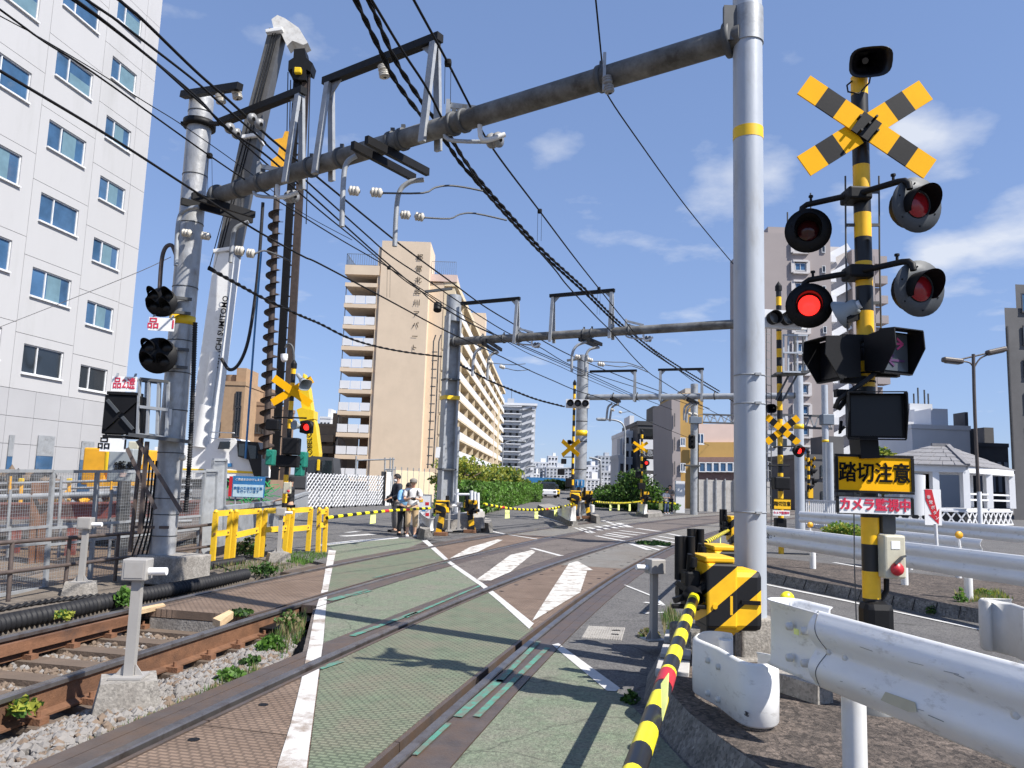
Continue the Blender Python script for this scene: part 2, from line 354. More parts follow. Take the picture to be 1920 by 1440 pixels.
mk('dark_wall', (.10, .098, .10), .75, 0, .15, .6, .1, 10)
mk('far_white', (.66, .67, .69), .8, 0, .06, .3)
mk('far_grey', (.40, .42, .45), .8, 0, .08, .3)
mk('far_pale', (.52, .53, .55), .8, 0, .06, .3)
mk('roof_tile', (.20, .195, .20), .7, 0, .12, 3)
mk('lamp_brown', (.075, .06, .052), .5)
mk('bark', (.09, .065, .045), .95, 0, .3, 8, .6, 30)
def leafmat(name, c, var):
    M = mk(name, c, .55, 0, var, 1.3); t = M.node_tree; b = t.nodes['Principled BSDF']
    b.inputs['Subsurface Weight'].default_value = 0
    tr = t.nodes.new('ShaderNodeBsdfTranslucent'); mxs = t.nodes.new('ShaderNodeMixShader'); mxs.inputs[0].default_value = .45
    t.links.new(b.inputs['Base Color'].links[0].from_socket, tr.inputs[0])
    t.links.new(b.outputs[0], mxs.inputs[1]); t.links.new(tr.outputs[0], mxs.inputs[2]); t.links.new(mxs.outputs[0], t.nodes['Material Output'].inputs[0])
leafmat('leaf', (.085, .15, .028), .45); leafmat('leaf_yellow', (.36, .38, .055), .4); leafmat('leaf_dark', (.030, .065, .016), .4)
leafmat('leaf_hedge', (.12, .25, .035), .4); leafmat('dry_grass', (.26, .22, .11), .3); leafmat('weed', (.08, .17, .03), .4)
def clear_sheet(name, col, fac):      # thin transparent sheet (dusty plastic panel, mesh)
    M = bpy.data.materials.new(name); M.use_nodes = True; t = M.node_tree; b = t.nodes['Principled BSDF']; b.inputs['Base Color'].default_value = (*col, 1); b.inputs['Roughness'].default_value = .4
    tr = t.nodes.new('ShaderNodeBsdfTransparent'); mx = t.nodes.new('ShaderNodeMixShader'); mx.inputs[0].default_value = fac
    t.links.new(tr.outputs[0], mx.inputs[1]); t.links.new(b.outputs[0], mx.inputs[2]); t.links.new(mx.outputs[0], t.nodes['Material Output'].inputs[0]); MT[name] = M
clear_sheet('mesh_sheet', (.16, .16, .16), .22)
clear_sheet('cab_glass', (.10, .13, .13), .55)
# ------------------------------------------------------------------ lettering
def text(s, size, origin, xdir, ydir, mat, parent, name='lettering', depth=.004, w=False, bold=0.0, sx=1.0, align='CENTER', leading=1.0):
    """flat letters standing on the plane spanned by xdir / ydir, centred on origin"""
    cu = bpy.data.curves.new('t', 'FONT'); cu.body = s; cu.size = size; cu.align_x = align; cu.align_y = 'CENTER'; cu.extrude = depth; cu.offset = bold; cu.space_line = leading
    cu.resolution_u = 2
    o = bpy.data.objects.new('t', cu); COL.objects.link(o)
    me = bpy.data.meshes.new_from_object(o.evaluated_get(bpy.context.evaluated_depsgraph_get()))
    bpy.data.objects.remove(o, do_unlink=True)
    x = Vector(xdir).normalized(); y = Vector(ydir).normalized(); z = x.cross(y)
    off = Vector((0, 0, 0))
    if w and parent is not None:
        q = parent
        while q is not None: off += q.location; q = q.parent
    mm = Matrix(((x.x*sx, y.x, z.x, 0), (x.y*sx, y.y, z.y, 0), (x.z*sx, y.z, z.z, 0), (0, 0, 0, 1)))
    me.transform(mm); me.transform(Matrix.Translation(Vector(origin)-off))
    me.materials.clear(); me.materials.append(MT[mat]); me.name = name
    return put(name, me, parent)
# ================================================================== ground, tracks, road
KT = {1: (.00424, .19314, -2.30395), 2: (.00478, .12694, -4.97403)}      # centre line x(y) of the two curved tracks
def tc_(t, y, u=0.0, z=0.0):
    a, b, c = KT[t]; mm = 2*a*y+b; n = Vector((1, -mm, 0)).normalized()
    return Vector((a*y*y+b*y+c, y, z)) + n*u
def frames(t, y0, y1, step=.6):
    k = max(2, int((y1-y0)/step)+1); out = []
    for i in range(k):
        y = y0+(y1-y0)*i/(k-1); a, b, c = KT[t]; mm = 2*a*y+b; n = Vector((1, -mm, 0)).normalized()
        out.append((tc_(t, y), n, Vector((0, 0, 1))))
    return out
b = MB(); b.add([(-1500, -300, -.42), (1500, -300, -.42), (1500, 2500, -.42), (-1500, 2500, -.42)], [(0, 1, 2, 3)])
struct(b.build('ground', 'soil'))
YF = 75
def slab(name, outline, mat, z=0.0, th=.3):
    q = MB(); q.prism([(p[0], p[1], z-th) for p in outline], (0, 0, th)); return struct(q.build(name, mat))
def curve(t, u, y0, y1, step=1.0):
    k = max(2, int((y1-y0)/step)+1); return [tc_(t, y0+(y1-y0)*i/(k-1), u) for i in range(k)]
slab('road', curve(1, 1.06, -4, YF)+[Vector((600, 180, 0)), Vector((600, -40, 0)), Vector((30, -40, 0))], 'asphalt')
WL = [(-1.30, 3.0), (-1.42, 5.0), (-1.68, 6.67), (-2.16, 9.0), (-2.68, 11.37), (-3.2, 14), (-3.74, 16.6), (-4.2, 18.6)]   # left edge of the painted crossing
def wl(y):
    if y < 3: return -1.30
    for (x0, y0), (x1, y1) in zip(WL, WL[1:]):
        if y0 <= y <= y1: return x0+(x1-x0)*(y-y0)/(y1-y0)
    return WL[-1][0]
def cross(t, u):
    for i in range(900):
        p = tc_(t, 3+i*.02, u)
        if p.x >= wl(p.y): return 3+i*.02
ya, yb = cross(1, -1.06), cross(2, 1.06)
slab('road_between_tracks', curve(1, -1.06, ya, YF)+curve(2, 1.06, yb, YF)[::-1], 'asphalt_brown')
yc = cross(2, -1.06)
slab('road_beyond', curve(2, -1.06, yc, YF)+[Vector((600, 230, 0)), Vector((1400, 2400, 0)), Vector((-1400, 2400, 0)), Vector((-1400, 90, 0)), Vector((-70, 62, 0)), Vector((-13.5, 46, 0)), Vector((-9, 32, 0)), Vector((-6.7, 20.5, 0)), Vector((-5.9, 17.8, 0)), Vector((-5.0, 16.3, 0))], 'asphalt')
# --- the two tracks: rails, guard angles, sleepers, clips
HEAD = [(-.033, -.035), (-.034, -.004), (-.028, .006), (.028, .006), (.034, -.004), (.033, -.035)]
WEB = [(-.07, -.215), (-.07, -.20), (-.010, -.18), (-.009, -.05), (-.032, -.0355), (.032, -.0355), (.009, -.05), (.010, -.18), (.07, -.20), (.07, -.215)]
def track(t, label, y0, y1):
    o = tc_(t, 8); root = thing('railway_track', label, 'railway track', (o.x, o.y, -.165))
    for s in (-1, 1):
        fr = [(p+n*(s*.7525)+Vector((0, 0, .012)), n, z) for p, n, z in frames(t, y0, y1, .7)]
        q = MB(); q.sweep(WEB, fr); r = q.build('rail', 'rail_rust', root, True, True)
        q = MB(); q.smooth = False; q.sweep(HEAD, fr); q.build('rail_head', 'rail_head', r, True, True)
    return root
t1 = track(1, 'nearer curved railway track running across the green crossing floor', -1, 70)
t2 = track(2, 'farther curved railway track with concrete sleepers showing in the ballast', 1, 70)
SL = MB(); SL.box((0, 0, 0), (2.2, .22, .16)); slm = SL.mesh('sleeper', 'sleeper')
cl = MB(); cl.box((0, 0, .02), (.11, .09, .05)); cl.cyl((0, 0, .04), (0, 0, .085), .016, n=6); clm = cl.mesh('rail_clip', 'rust')
for i in range(15):
    y = 2.2+i*.52; p = tc_(2, y, 0, -.295); a, b_, c = KT[2]
    ang = -math.atan(2*a*y+b_)
    s_ = put('sleeper', slm, t2, p-t2.location, (0, 0, ang))
    for u in (-.86, -.64, .64, .86):
        put('rail_clip', clm, s_, (u, 0, .08))
q = MB()
for s in (-1, 1):        # check rails beside the running rails of the ballasted part
    fr = [(p+n*(s*.66)+Vector((0, 0, -.035)), n, z) for p, n, z in frames(2, 1, 8.9, .7)]
    if s < 0: q.sweep([(-.025, -.1), (-.025, 0), (.025, 0), (.025, -.1)], fr)
q.build('check_rail', 'rust', t2, True, True)
# --- steel plates of the crossing floor: every plate its own piece
deck = bpy.data.objects.new('crossing_deck', None); COL.objects.link(deck); struct(deck)
def plates(t, u0, u1, y0, y1, L, mat, name, z=.004, th=.09):
    y = y0
    while y < y1-.01:
        e = min(y+L, y1); g = .006
        q = MB(); fr = frames(t, y+g, e-g, .5)
        q.sweep([(u0, z-th), (u0, z), (u1, z), (u1, z-th)], fr)
        q.build(name, mat(y) if callable(mat) else mat, deck, False, True); y = e
pm1 = lambda y: 'brown_plate' if y < 14.6 else 'grey_plate'
pm2 = lambda y: 'brown_plate' if y < 22.5 else 'grey_plate'
plates(1, -.615, .615, -1, 34, 1.48, pm1, 'deck_plate'); plates(1, -.615, .615, 34, 70, 6, 'grey_plate', 'deck_plate')
plates(2, -.615, .615, 9.0, 36, 1.48, pm2, 'deck_plate'); plates(2, -.615, .615, 36, 70, 6, 'grey_plate', 'deck_plate')
for t, y0, y0r in ((1, -1, -1), (2, 12.6, 9.9)):
    plates(t, .80, .93, y0r, 66, 4.2, 'steel_strip', 'edge_strip', .003); plates(t, .936, 1.052, y0r, 66, 4.2, 'steel_strip', 'edge_strip', .004)
    plates(t, -.93, -.80, y0, 66, 4.2, 'steel_strip', 'edge_strip', .003); plates(t, -1.052, -.936, y0, 66, 4.2, 'steel_strip', 'edge_strip', .004)
    g0 = -1 if t == 1 else 9.0
    for s in (-1, 1): plates(t, min(s*.622, s*.655), max(s*.622, s*.655), g0, 66, 6, 'steel_strip', 'flange_angle', .010, .11)
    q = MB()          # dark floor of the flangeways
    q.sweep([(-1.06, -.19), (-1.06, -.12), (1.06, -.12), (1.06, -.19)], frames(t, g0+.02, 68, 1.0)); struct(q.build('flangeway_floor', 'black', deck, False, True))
# dark screw plugs in the plates
pl = MB(); pl.cyl((0, 0, 0), (0, 0, .004), .035, n=10); plm = pl.mesh('screw_plug', 'black')
for i in range(26):
    for u in (-.5, .5): put('screw_plug', plm, deck, tc_(1, 3.2+i*.74, u, .003))
# concrete end block under the farther track's plates
q = MB(); p0 = tc_(2, 8.98); a, b_, c = KT[2]; ang = -math.atan(2*a*9+b_); rm = Matrix.Rotation(ang, 3, 'Z')
q.box(p0+rm @ Vector((0, .25, -.255)), (1.19, .44, .32), ang); 
blk = q.build('concrete_end_block', 'concrete'); tag(blk, 'concrete block with drain holes ending the brown plates of the farther track', 'concrete block')
for u in (-.25, .12):
    q = MB(); q.cyl(p0+rm @ Vector((u, .0, -.28)), p0+rm @ Vector((u, .05, -.28)), .055, n=12); q.build('drain_hole', 'black', blk)
q = MB(); q.prism([G(255, 1147, -.02), G(305, 1137, -.02), G(310, 1141, -.02), G(262, 1152, -.02)], (0, 0, .04)); tag(q.build('wooden_wedge', 'wood'), 'pale wooden wedge on the rail of the farther track', 'wedge')
q = MB(); q.prism([G(398, 1172, -.02), G(430, 1155, -.02), G(437, 1160, -.02), G(412, 1178, -.02)], (0, 0, .07)); tag(q.build('wooden_wedge', 'wood'), 'yellow wooden wedge beside the concrete end block', 'wedge')
# --- paint: sheets laid on plates, strips and road, cut at the rails
def clip(poly, win):
    out = poly
    k = len(win); area = sum(win[i][0]*win[(i+1) % k][1]-win[(i+1) % k][0]*win[i][1] for i in range(k)); sg = 1 if area > 0 else -1
    for i in range(k):
        a, b_ = win[i], win[(i+1) % k]; inp = out; out = []
        if not inp: return []
        f = lambda p: sg*((b_[0]-a[0])*(p[1]-a[1])-(b_[1]-a[1])*(p[0]-a[0]))
        for j in range(len(inp)):
            p, r_ = inp[j], inp[(j+1) % len(inp)]; fp, fr_ = f(p), f(r_)
            if fp >= 0: out.append(p)
            if fp*fr_ < 0: s_ = fp/(fp-fr_); out.append((p[0]+(r_[0]-p[0])*s_, p[1]+(r_[1]-p[1])*s_))
    return out
CELLS = []
for t in (1, 2):
    for u0, u1, k, zt in ((-.615, .615, 'plate', .004), (.80, 1.056, 'strip', .004), (-1.056, -.80, 'strip', .004)):
        for i in range(36):
            y0 = 2+i*1.5; y1 = y0+1.5; CELLS.append(([tuple(tc_(t, y0, u0)[:2]), tuple(tc_(t, y1, u0)[:2]), tuple(tc_(t, y1, u1)[:2]), tuple(tc_(t, y0, u1)[:2])], k, zt))
for i in range(36):
    y0 = 2+i*1.5; y1 = y0+1.5
    CELLS.append(([tuple(tc_(1, y0, 1.062)[:2]), tuple(tc_(1, y1, 1.062)[:2]), (60, y1), (60, y0)], 'road', 0))
    CELLS.append(([tuple(tc_(2, y0, 1.062)[:2]), tuple(tc_(2, y1, 1.062)[:2]), tuple(tc_(1, y1, -1.062)[:2]), tuple(tc_(1, y0, -1.062)[:2])], 'road', 0))
    CELLS.append(([(-60, y0), (-60, y1), tuple(tc_(2, y1, -1.062)[:2]), tuple(tc_(2, y0, -1.062)[:2])], 'road', 0))
def paint(name, poly, mats, lift=.004, kinds=('plate', 'strip', 'road')):
    q = MB(); ks = list(mats.keys()) if isinstance(mats, dict) else None
    for c_, k, zt in CELLS:
        if k not in kinds or (ks and k not in ks): continue
        r_ = clip([(p[0], p[1]) for p in poly], c_)
        if len(r_) < 3: continue
        ar = sum(r_[i][0]*r_[(i+1) % len(r_)][1]-r_[(i+1) % len(r_)][0]*r_[i][1] for i in range(len(r_)))
        if abs(ar) < 1e-5: continue
        if ar < 0: r_ = r_[::-1]
        q.mi = ks.index(k) if ks else 0
        q.add([(x, y, zt+lift) for x, y in r_], [list(range(len(r_)))])
    if q.v: return struct(q.build(name, [mats[k] for k in ks] if ks else mats))
def PX(*pts): return [G(x, y) for x, y in pts]
green = PX((628, 1035), (622, 1075), (613, 1120), (608, 1190), (602, 1250), (590, 1340), (578, 1440), (560, 1600), (1480, 1600), (1290, 1440), (1205, 1345), (1160, 1300), (1035, 1209), (995, 1176), (925, 1118), (896, 1094), (838, 1052), (796, 1013), (747, 1009), (690, 1013), (612, 1020))
paint('green_walkway', green, {'plate': 'green_plate', 'road': 'green_asphalt', 'strip': 'steel_strip'}, .004)
gx = MB()
paint('white_line', PX((616, 1032), (604, 1105), (590, 1150), (577, 1220), (562, 1290), (545, 1360), (520, 1440), (490, 1560), (560, 1560), (575, 1440), (588, 1340), (598, 1262), (606, 1205), (613, 1120), (624, 1062), (630, 1033)), 'line_worn2', .008)
paint('white_line', PX((790, 1013), (837, 1055), (897, 1097), (935, 1129), (992, 1181), (1001, 1171), (930, 1114), (903, 1093), (843, 1052), (800, 1012)), 'line_white', .008)
paint('white_line', PX((1035, 1211), (1047, 1208), (1163, 1292), (1155, 1298), (1138, 1297)), 'line_white', .008)
paint('white_line', PX((600, 1021), (600, 1024), (660, 1018), (747, 1010), (747, 1007), (660, 1014)), 'line_white', .008)
for pg in (((997, 1167), (1022, 1152), (1088, 1112), (1101, 1071), (1112, 1070), (1083, 1053), (1067, 1057), (1037, 1103)),
           ((893, 1088), (957, 1041), (997, 1032), (1004, 1035), (957, 1073), (920, 1090)),
           ((840, 1050), (880, 1027), (933, 1012), (943, 1013), (893, 1037), (853, 1050))):
    paint('white_hatching', PX(*pg), 'line_worn', .008)
def stroke(a, b_, w0, name='white_hatching', mat='line_white', lift=.008, w1=None):
    a = G(*a); b_ = G(*b_); d = (b_-a).normalized(); n = Vector((-d.y, d.x, 0)); w1 = w1 or w0
    paint(name, [a+n*w0/2, b_+n*w1/2, b_-n*w1/2, a-n*w0/2], mat, lift)
for a, b_, w_ in (((997, 1028), (1053, 1043), .13), ((1085, 990), (1112, 999), .2), ((1101, 989), (1127, 995), .22), ((1118, 987), (1140, 993), .22), ((1132, 985), (1157, 991), .25), ((1147, 983), (1168, 989), .22), ((1158, 981), (1182, 989), .3), ((1080, 990), (1107, 1000), .2),
                  ((1118, 1005), (1170, 1015), .17), ((1131, 1003), (1172, 1009), .18), ((1138, 1000), (1183, 1008), .18), ((1148, 998), (1198, 1004), .2), ((1162, 995), (1212, 1001), .2), ((1194, 991), (1237, 997), .25),
                  ((1182, 1020), (1217, 1032), .16), ((1194, 1016), (1247, 1027), .16), ((1222, 1010), (1275, 1020), .17), ((1234, 1006), (1275, 1013), .18), ((1252, 1001), (1278, 1006), .2), ((1200, 1023), (1240, 1033), .14),
                  ((1172, 1098), (1232, 1122), .05), ((1222, 1117), (1243, 1135), .06), ((1208, 1130), (1246, 1136), .08), ((1208, 1151), (1246, 1149), .06),
                  ((642, 1006), (700, 1002), .3), ((650, 999), (672, 997), .2), ((953, 1003), (1010, 1012), .12), ((1004, 965), (1075, 986), .16), ((1130, 976), (1148, 982), .2), ((870, 984), (950, 1003), .14),
                  ((1434, 1096), (1590, 1128), .11), ((1590, 1128), (1671, 1146), .10), ((1671, 1146), (1850, 1184), .08), ((1850, 1184), (2100, 1237), .08), ((1563, 1055), (1690, 1077), .12), ((1690, 1077), (1920, 1112), .12)):
    stroke(a, b_, w_)
for a, b_, w_ in (((615, 1128), (693, 1108), .13), ((857, 1348), (937, 1278), .07), ((893, 1348), (1027, 1217), .05), ((598, 1257), (640, 1243), .07), ((760, 1160), (900, 1100), .05), ((660, 1195), (780, 1150), .07), ((700, 1085), (840, 1055), .06), ((935, 1282), (1010, 1205), .05), ((775, 1420), (840, 1360), .05)):
    stroke(a, b_, w_, 'teal_marking', 'teal', .012)
# earth colours at the crossing edges (worn brown asphalt)
paint('worn_asphalt', PX((760, 1030), (800, 1013), (838, 1052), (925, 1118), (1010, 1085), (1100, 1040), (1010, 1002), (900, 1002)), {'road': 'asphalt_brown'}, .005)
# grooved cover in the asphalt beside the track
q = MB(); q.prism([G(*p) for p in ((1090, 1197), (1103, 1175), (1172, 1178), (1165, 1202))], (0, 0, .006)); mc = q.build('utility_cover', 'concrete_pale'); tag(mc, 'grooved concrete utility cover set in the asphalt beside the nearer track', 'utility cover')
for i in range(16):
    q = MB(); t_ = (i+.5)/16; a = G(1103, 1175)*(1-t_)+G(1172, 1178)*t_; b_ = G(1090, 1197)*(1-t_)+G(1165, 1202)*t_; q.bar(a+Vector((0, 0, .007)), b_+Vector((0, 0, .007)), .018, .008); q.build('rib', 'concrete', mc)
for a, b_ in (((1148, 1184), (1162, 1184)), ((1146, 1191), (1160, 1192))):
    q = MB(); q.bar(G(*a)+Vector((0, 0, .010)), G(*b_)+Vector((0, 0, .010)), .03, .012); q.build('lifting_slot', 'black', mc)
# --- kerbed islands
def island(name, label, foot, top, z, cat='traffic island', topmat='island_top'):
    """foot: outline on the road, top: outline of the upper edge (same number of points)"""
    c = sum((Vector((p[0], p[1], 0)) for p in foot), Vector((0, 0, 0)))/len(foot)
    r = thing(name, label, cat, (c.x, c.y, 0)); n = len(foot); q = MB()
    vs = [Vector((p[0], p[1], -.02)) for p in foot]+[Vector((p[0], p[1], z)) for p in top]
    q.add(vs, [(i, (i+1) % n, n+(i+1) % n, n+i) for i in range(n)]); q.build('kerb', 'kerb', r, True, True)
    q = MB(); q.add([Vector((p[0], p[1], z)) for p in top], [list(range(n))]); s_ = q.build('paved_top', topmat, r, True, True)
    return r
def inset(poly, d):
    k = len(poly); ar = sum(poly[i][0]*poly[(i+1) % k][1]-poly[(i+1) % k][0]*poly[i][1] for i in range(k)); sg = 1 if ar > 0 else -1
    out = []
    for i in range(k):
        p0, p, p1 = (Vector((*poly[(i+j) % k][:2], 0)) for j in (-1, 0, 1))
        e0 = (p-p0).normalized(); e1 = (p1-p).normalized(); n = Vector((-e0.y-e1.y, e0.x+e1.x, 0))*sg
        n.normalize(); cs = max(.4, n.dot(Vector((-e0.y, e0.x, 0))*sg)); out.append(p+n*(d/cs))
    return out
f1 = [(1.42, 7.3), (1.2, 6.75), (1.05, 6.05), (1.0, 5.55), (1.03, 4.95), (1.12, 4.35), (1.4, 3.0), (3.9, 2.6), (3.3, 3.9), (2.85, 5.2), (2.62, 6.4), (2.4, 7.7), (2.1, 8.4), (1.65, 8.3)]
island('kerbed_island', 'low concrete island with rounded kerb carrying the nearest guardrail and signals', f1, inset(f1, .12), .20)
fr_ = PX((1434, 1092), (1590, 1124), (1671, 1140), (1844, 1170), (1920, 1185), (2200, 1240)); bk = [G(x, y, .0) for x, y in ((2200, 1150), (1920, 1117), (1760, 1097), (1600, 1078), (1434, 1058), (1400, 1056))]
i2 = island('median_island', 'long kerbed median with weeds under the guardrail across the side road', fr_+bk, inset(fr_+bk, .07), .17)
for k in range(1, 20):   # joints between the kerb stones
    t_ = k/20; L = t_*(len(fr_)-1); j = min(int(L), len(fr_)-2); p = fr_[j].lerp(fr_[j+1], L-j); d = (fr_[j+1]-fr_[j]).normalized(); n = Vector((-d.y, d.x, 0))
    q = MB(); q.bar(p-n*.004+Vector((0, 0, .02)), p+n*.066+Vector((0, 0, .166)), .007, .008); q.build('kerb_joint', 'black', i2, True)
pts = [G(*p) for p in ((1005, 958), (1020, 968), (1072, 987), (1085, 986), (1082, 975), (1045, 960), (1030, 955))]
island('kerbed_island', 'narrow stone kerbed island at the gate machines in mid road', pts, inset(pts, .1), .35, topmat='concrete')
pts = [G(*p) for p in ((1100, 975), (1118, 982), (1127, 980), (1112, 972))]
island('kerb_block', 'short concrete kerb block right of the mid road gate machines', pts, inset(pts, .06), .3, 'kerb block', 'concrete')
pts = [G(*p) for p in ((781, 1009), (795, 1014), (810, 1011), (812, 1003), (795, 996), (782, 999))]
island('kerb_block', 'rough stone kerb block behind the man in beige trousers', pts, inset(pts, .08), .27, 'kerb block', 'concrete')
pts = [G(*p) for p in ((900, 998), (918, 1000), (925, 997), (925, 990), (905, 986))]
island('kerb_block', 'stone kerb block right of the paired striped gate machines', pts, inset(pts, .08), .3, 'kerb block', 'concrete')
pts = [G(*p) for p in ((1190, 966), (1215, 971), (1245, 968), (1240, 960), (1200, 958))]
island('kerbed_island', 'low kerb strip under the far gate machine by the white picket fence', pts, inset(pts, .1), .18, topmat='concrete')
# --- ballast
def rocks(name, pts, size, mat, seed=1):
    rg = np.random.default_rng(seed); ico = bmesh.new(); bmesh.ops.create_icosphere(ico, subdivisions=1, radius=1)
    bv = np.array([v.co[:] for v in ico.verts]); bf = np.array([[v.index for v in f.verts] for f in ico.faces]); ico.free()
    n = len(pts); pts = np.array(pts); V = np.repeat(bv[None], n, 0)*rg.uniform(.68, 1.18, (n, len(bv), 1))
    V *= (rg.uniform(.7, 1.25, (n, 1, 3))*size*rg.uniform(.6, 1.35, (n, 1, 1)))
    a = rg.uniform(0, 6.28, n); ca, sa = np.cos(a)[:, None], np.sin(a)[:, None]
    x, y = V[..., 0]*ca-V[..., 1]*sa, V[..., 0]*sa+V[..., 1]*ca; V[..., 0], V[..., 1] = x, y; V += pts[:, None, :]
    Fc = (bf[None]+np.arange(n)[:, None, None]*len(bv)).reshape(-1, 3)
    me = bpy.data.meshes.new(name); me.from_pydata(V.reshape(-1, 3).tolist(), [], Fc.tolist())
    for k in mat: me.materials.append(MT[k])
    me.polygons.foreach_set('material_index', np.repeat(rg.integers(0, len(mat), n), len(bf)).astype(np.int32))
    o = bpy.data.objects.new(name, me); COL.objects.link(o); return struct(o, 'stuff')
bp = []; rg = random.Random(3)
for _ in range(19000):
    y = rg.uniform(2.5, 10.6); u = rg.uniform(.84, 3.1); p = tc_(2, y, u)
    lim = tc_(1, p.y, -1.07).x
    if p.x > lim-.02 or p.x > wl(p.y)-.12: continue
    d = lim-p.x; z = -.235+.15*min(1, max(0, (u-.9)/.55))*min(1, .4+d/.25)-.02*rg.random()
    bp.append((p.x, p.y, z if u > 1.0 else z-.05))
rocks('ballast', bp, .031, ['stone', 'stone', 'stone', 'stone_tan'], 1)
bp = []
for _ in range(9000):
    y = rg.uniform(2.0, 8.9); u = rg.uniform(-1.5, .66); p = tc_(2, y, u); ph = ((y-2.2)/.52) % 1
    on = ph < .26 or ph > .74
    if on and abs(u) < 1.1 and rg.random() < .93: continue
    bp.append((p.x, p.y, -.25-.03*rg.random()))
rocks('ballast', bp, .03, ['stone_tan', 'stone_tan', 'stone'], 2)
q = MB(); k = 24                        # packed bed under the loose stones
fr2 = frames(2, 1, 12.2, .6); q.sweep([(-2.1, -.40), (-2.1, -.26), (.8, -.27), (3.2, -.24), (3.2, -.40)], fr2); struct(q.build('ballast_bed', 'soil', None, False, True))
# ================================================================== near right: big pole, signal, gates, guardrails
V = Vector
def proj(p):
    v = Vector(p)-Vector((0, 0, H)); k = v.dot(_f); return 960+F*v.dot(_rt)/k, 720-F*v.dot(_up)/k
def pole_thing(name, label, base, top, r, mat, cat='pole', r1=None, n=20, group=None, z0=0.0):
    o = thing(name, label, cat, (base[0], base[1], z0), group=group)
    q = MB(); q.cyl((0, 0, 0), (0, 0, top-z0), r, r1 or r, n); q.build('shaft', mat, o); return o
BP = Vector((2.06, 6.7, 0))
bigp = thing('steel_pole', 'tall pale steel pole with yellow tape right of the crossing, on a concrete foot', 'pole', (BP.x, BP.y, .2))
def loc(root): return Matrix.Translation(-root.location)
q = MB(); q.cyl(BP+V((0, 0, .52)), BP+V((0, 0, 9.2)), .132, .13, 28); q.build('shaft', 'pole_pale', bigp, True)
q = MB(); q.bbox(BP+V((.0, .02, .36)), (.36, .36, .32), .02, .25); q.bbox(BP+V((0, 0, .12)), (.46, .46, .2), .02, .25); q.build('concrete_foot', 'concrete', bigp, True)
z1 = A(1406, 243, 6.7).z; z2 = A(1406, 264, 6.7).z
q = MB(); q.cyl((BP.x, BP.y, z2), (BP.x, BP.y, z1), .1335, n=28); q.build('tape_band', 'yellow_tape', bigp, True)
zt = A(1406, 20, 6.7).z; zb = A(1406, 84, 6.7).z
q = MB(); q.cyl((BP.x, BP.y, zb), (BP.x, BP.y, zt), .142, n=28); q.build('clamp_sleeve', 'galv', bigp, True)
q = MB(); q.bar((BP.x-.155, BP.y-.05, zb), (BP.x-.155, BP.y-.05, zt), .05, .16); q.build('clamp_flange', 'galv_dark', bigp, True)
for py in (705, 758, 960):
    zz_ = A(1406, py, 6.7).z; q = MB(); q.lathe((BP.x, BP.y, zz_), (0, 0, 1), [(-.006, .133), (-.006, .1355), (.006, .1355), (.006, .133)], 28); bd = q.build('steel_strap', 'galv', bigp, True)
    q = MB(); q.box((BP.x+.03, BP.y-.14, zz_), (.05, .03, .02)); q.build('buckle', 'galv', bd, True)
# ---------------------------------------------------------------- main crossing signal
SB = V((2.38, 5.18, .2)); SY = 5.18
zc = A(1627, 1045, SY).z - .2
stripes('bands', (0, 0, 1), .345, YEL, BLK, phase=-(zc/.345)+.75, duty=.5)
def lamp_unit(parent, pos, face, r, lit, lens='dark_lens', disc='black', hl=1.0):
    face = V(face).normalized(); pos = V(pos); up = V((0, 0, 1)); sd_ = face.cross(up).normalized(); up = sd_.cross(face)
    q = MB(); q.lathe(pos, face, [(-.13, .001), (-.13, r*.62), (-.10, r*.74), (-.012, r*.76)], 24); h_ = q.build('lamp_housing', 'black', parent, True)
    q = MB(); q.lathe(pos, face, [(-.012, .001), (-.012, r), (0, r), (0, r*.5)], 32); q.build('backplate', disc, h_, True)
    rl = r*.46; k = 9
    q = MB(); q.lathe(pos, face, [(.004, rl), (.012, rl*.9), (.022, rl*.6), (.026, .0005)], 24); q.build('lens', 'red_lit' if lit else lens, h_, True)
    # hood: open tube cut obliquely, longer on top
    q = MB(); n = 22; vs = []; rr = rl*1.18
    for ring_, ext in ((0, 0), (1, 1)):
        for i in range(n):
            a = R(-35+250*i/(n-1)); d = sd_*math.cos(a)+up*math.sin(a); L = .002+ext*hl*(r*.30+r*.75*max(0, math.sin(a)*.6+.4))
            vs.append(pos+d*rr+face*L)
    q.add(vs, [(i, i+1, n+i+1, n+i) for i in range(n-1)]); q.smooth = True
    vs2 = [pos+(v-pos-face*(v-pos).dot(face))*1.06+face*(v-pos).dot(face) for v in vs]; q.add(vs2, [(i, n+i, n+i+1, i+1) for i in range(n-1)])
    q.build('hood', 'black', h_, True)
    for i in range(6):
        a = R(60*i+20); d = sd_*math.cos(a)+up*math.sin(a); q = MB(); q.cyl(pos+d*r*.78, pos+d*r*.78+face*.004, .006, n=6); q.build('screw', 'black', h_, True)
    return h_
def crossbuck(parent, c, L, w, ang, face=(0, -1, 0), black=True, th=.012, gap=.018):
    face = V(face).normalized(); sx = V((-face.y, face.x, 0)).normalized(); c = V(c)
    for k, a in enumerate((-ang, ang)):
        d = sx*math.cos(a)+V((0, 0, 1))*math.sin(a); n_ = face.cross(d); off = face*(gap if k == 0 else 0)
        q = MB()
        for j in range(7):
            q.mi = j % 2 if black else 0
            p = c+off+d*((j+.5)/7-.5)*L
            q.bar(p-d*L/14, p+d*L/14, w, th, up=face)
        q.build('cross_arm', ['sign_yellow', 'black'], parent, True)
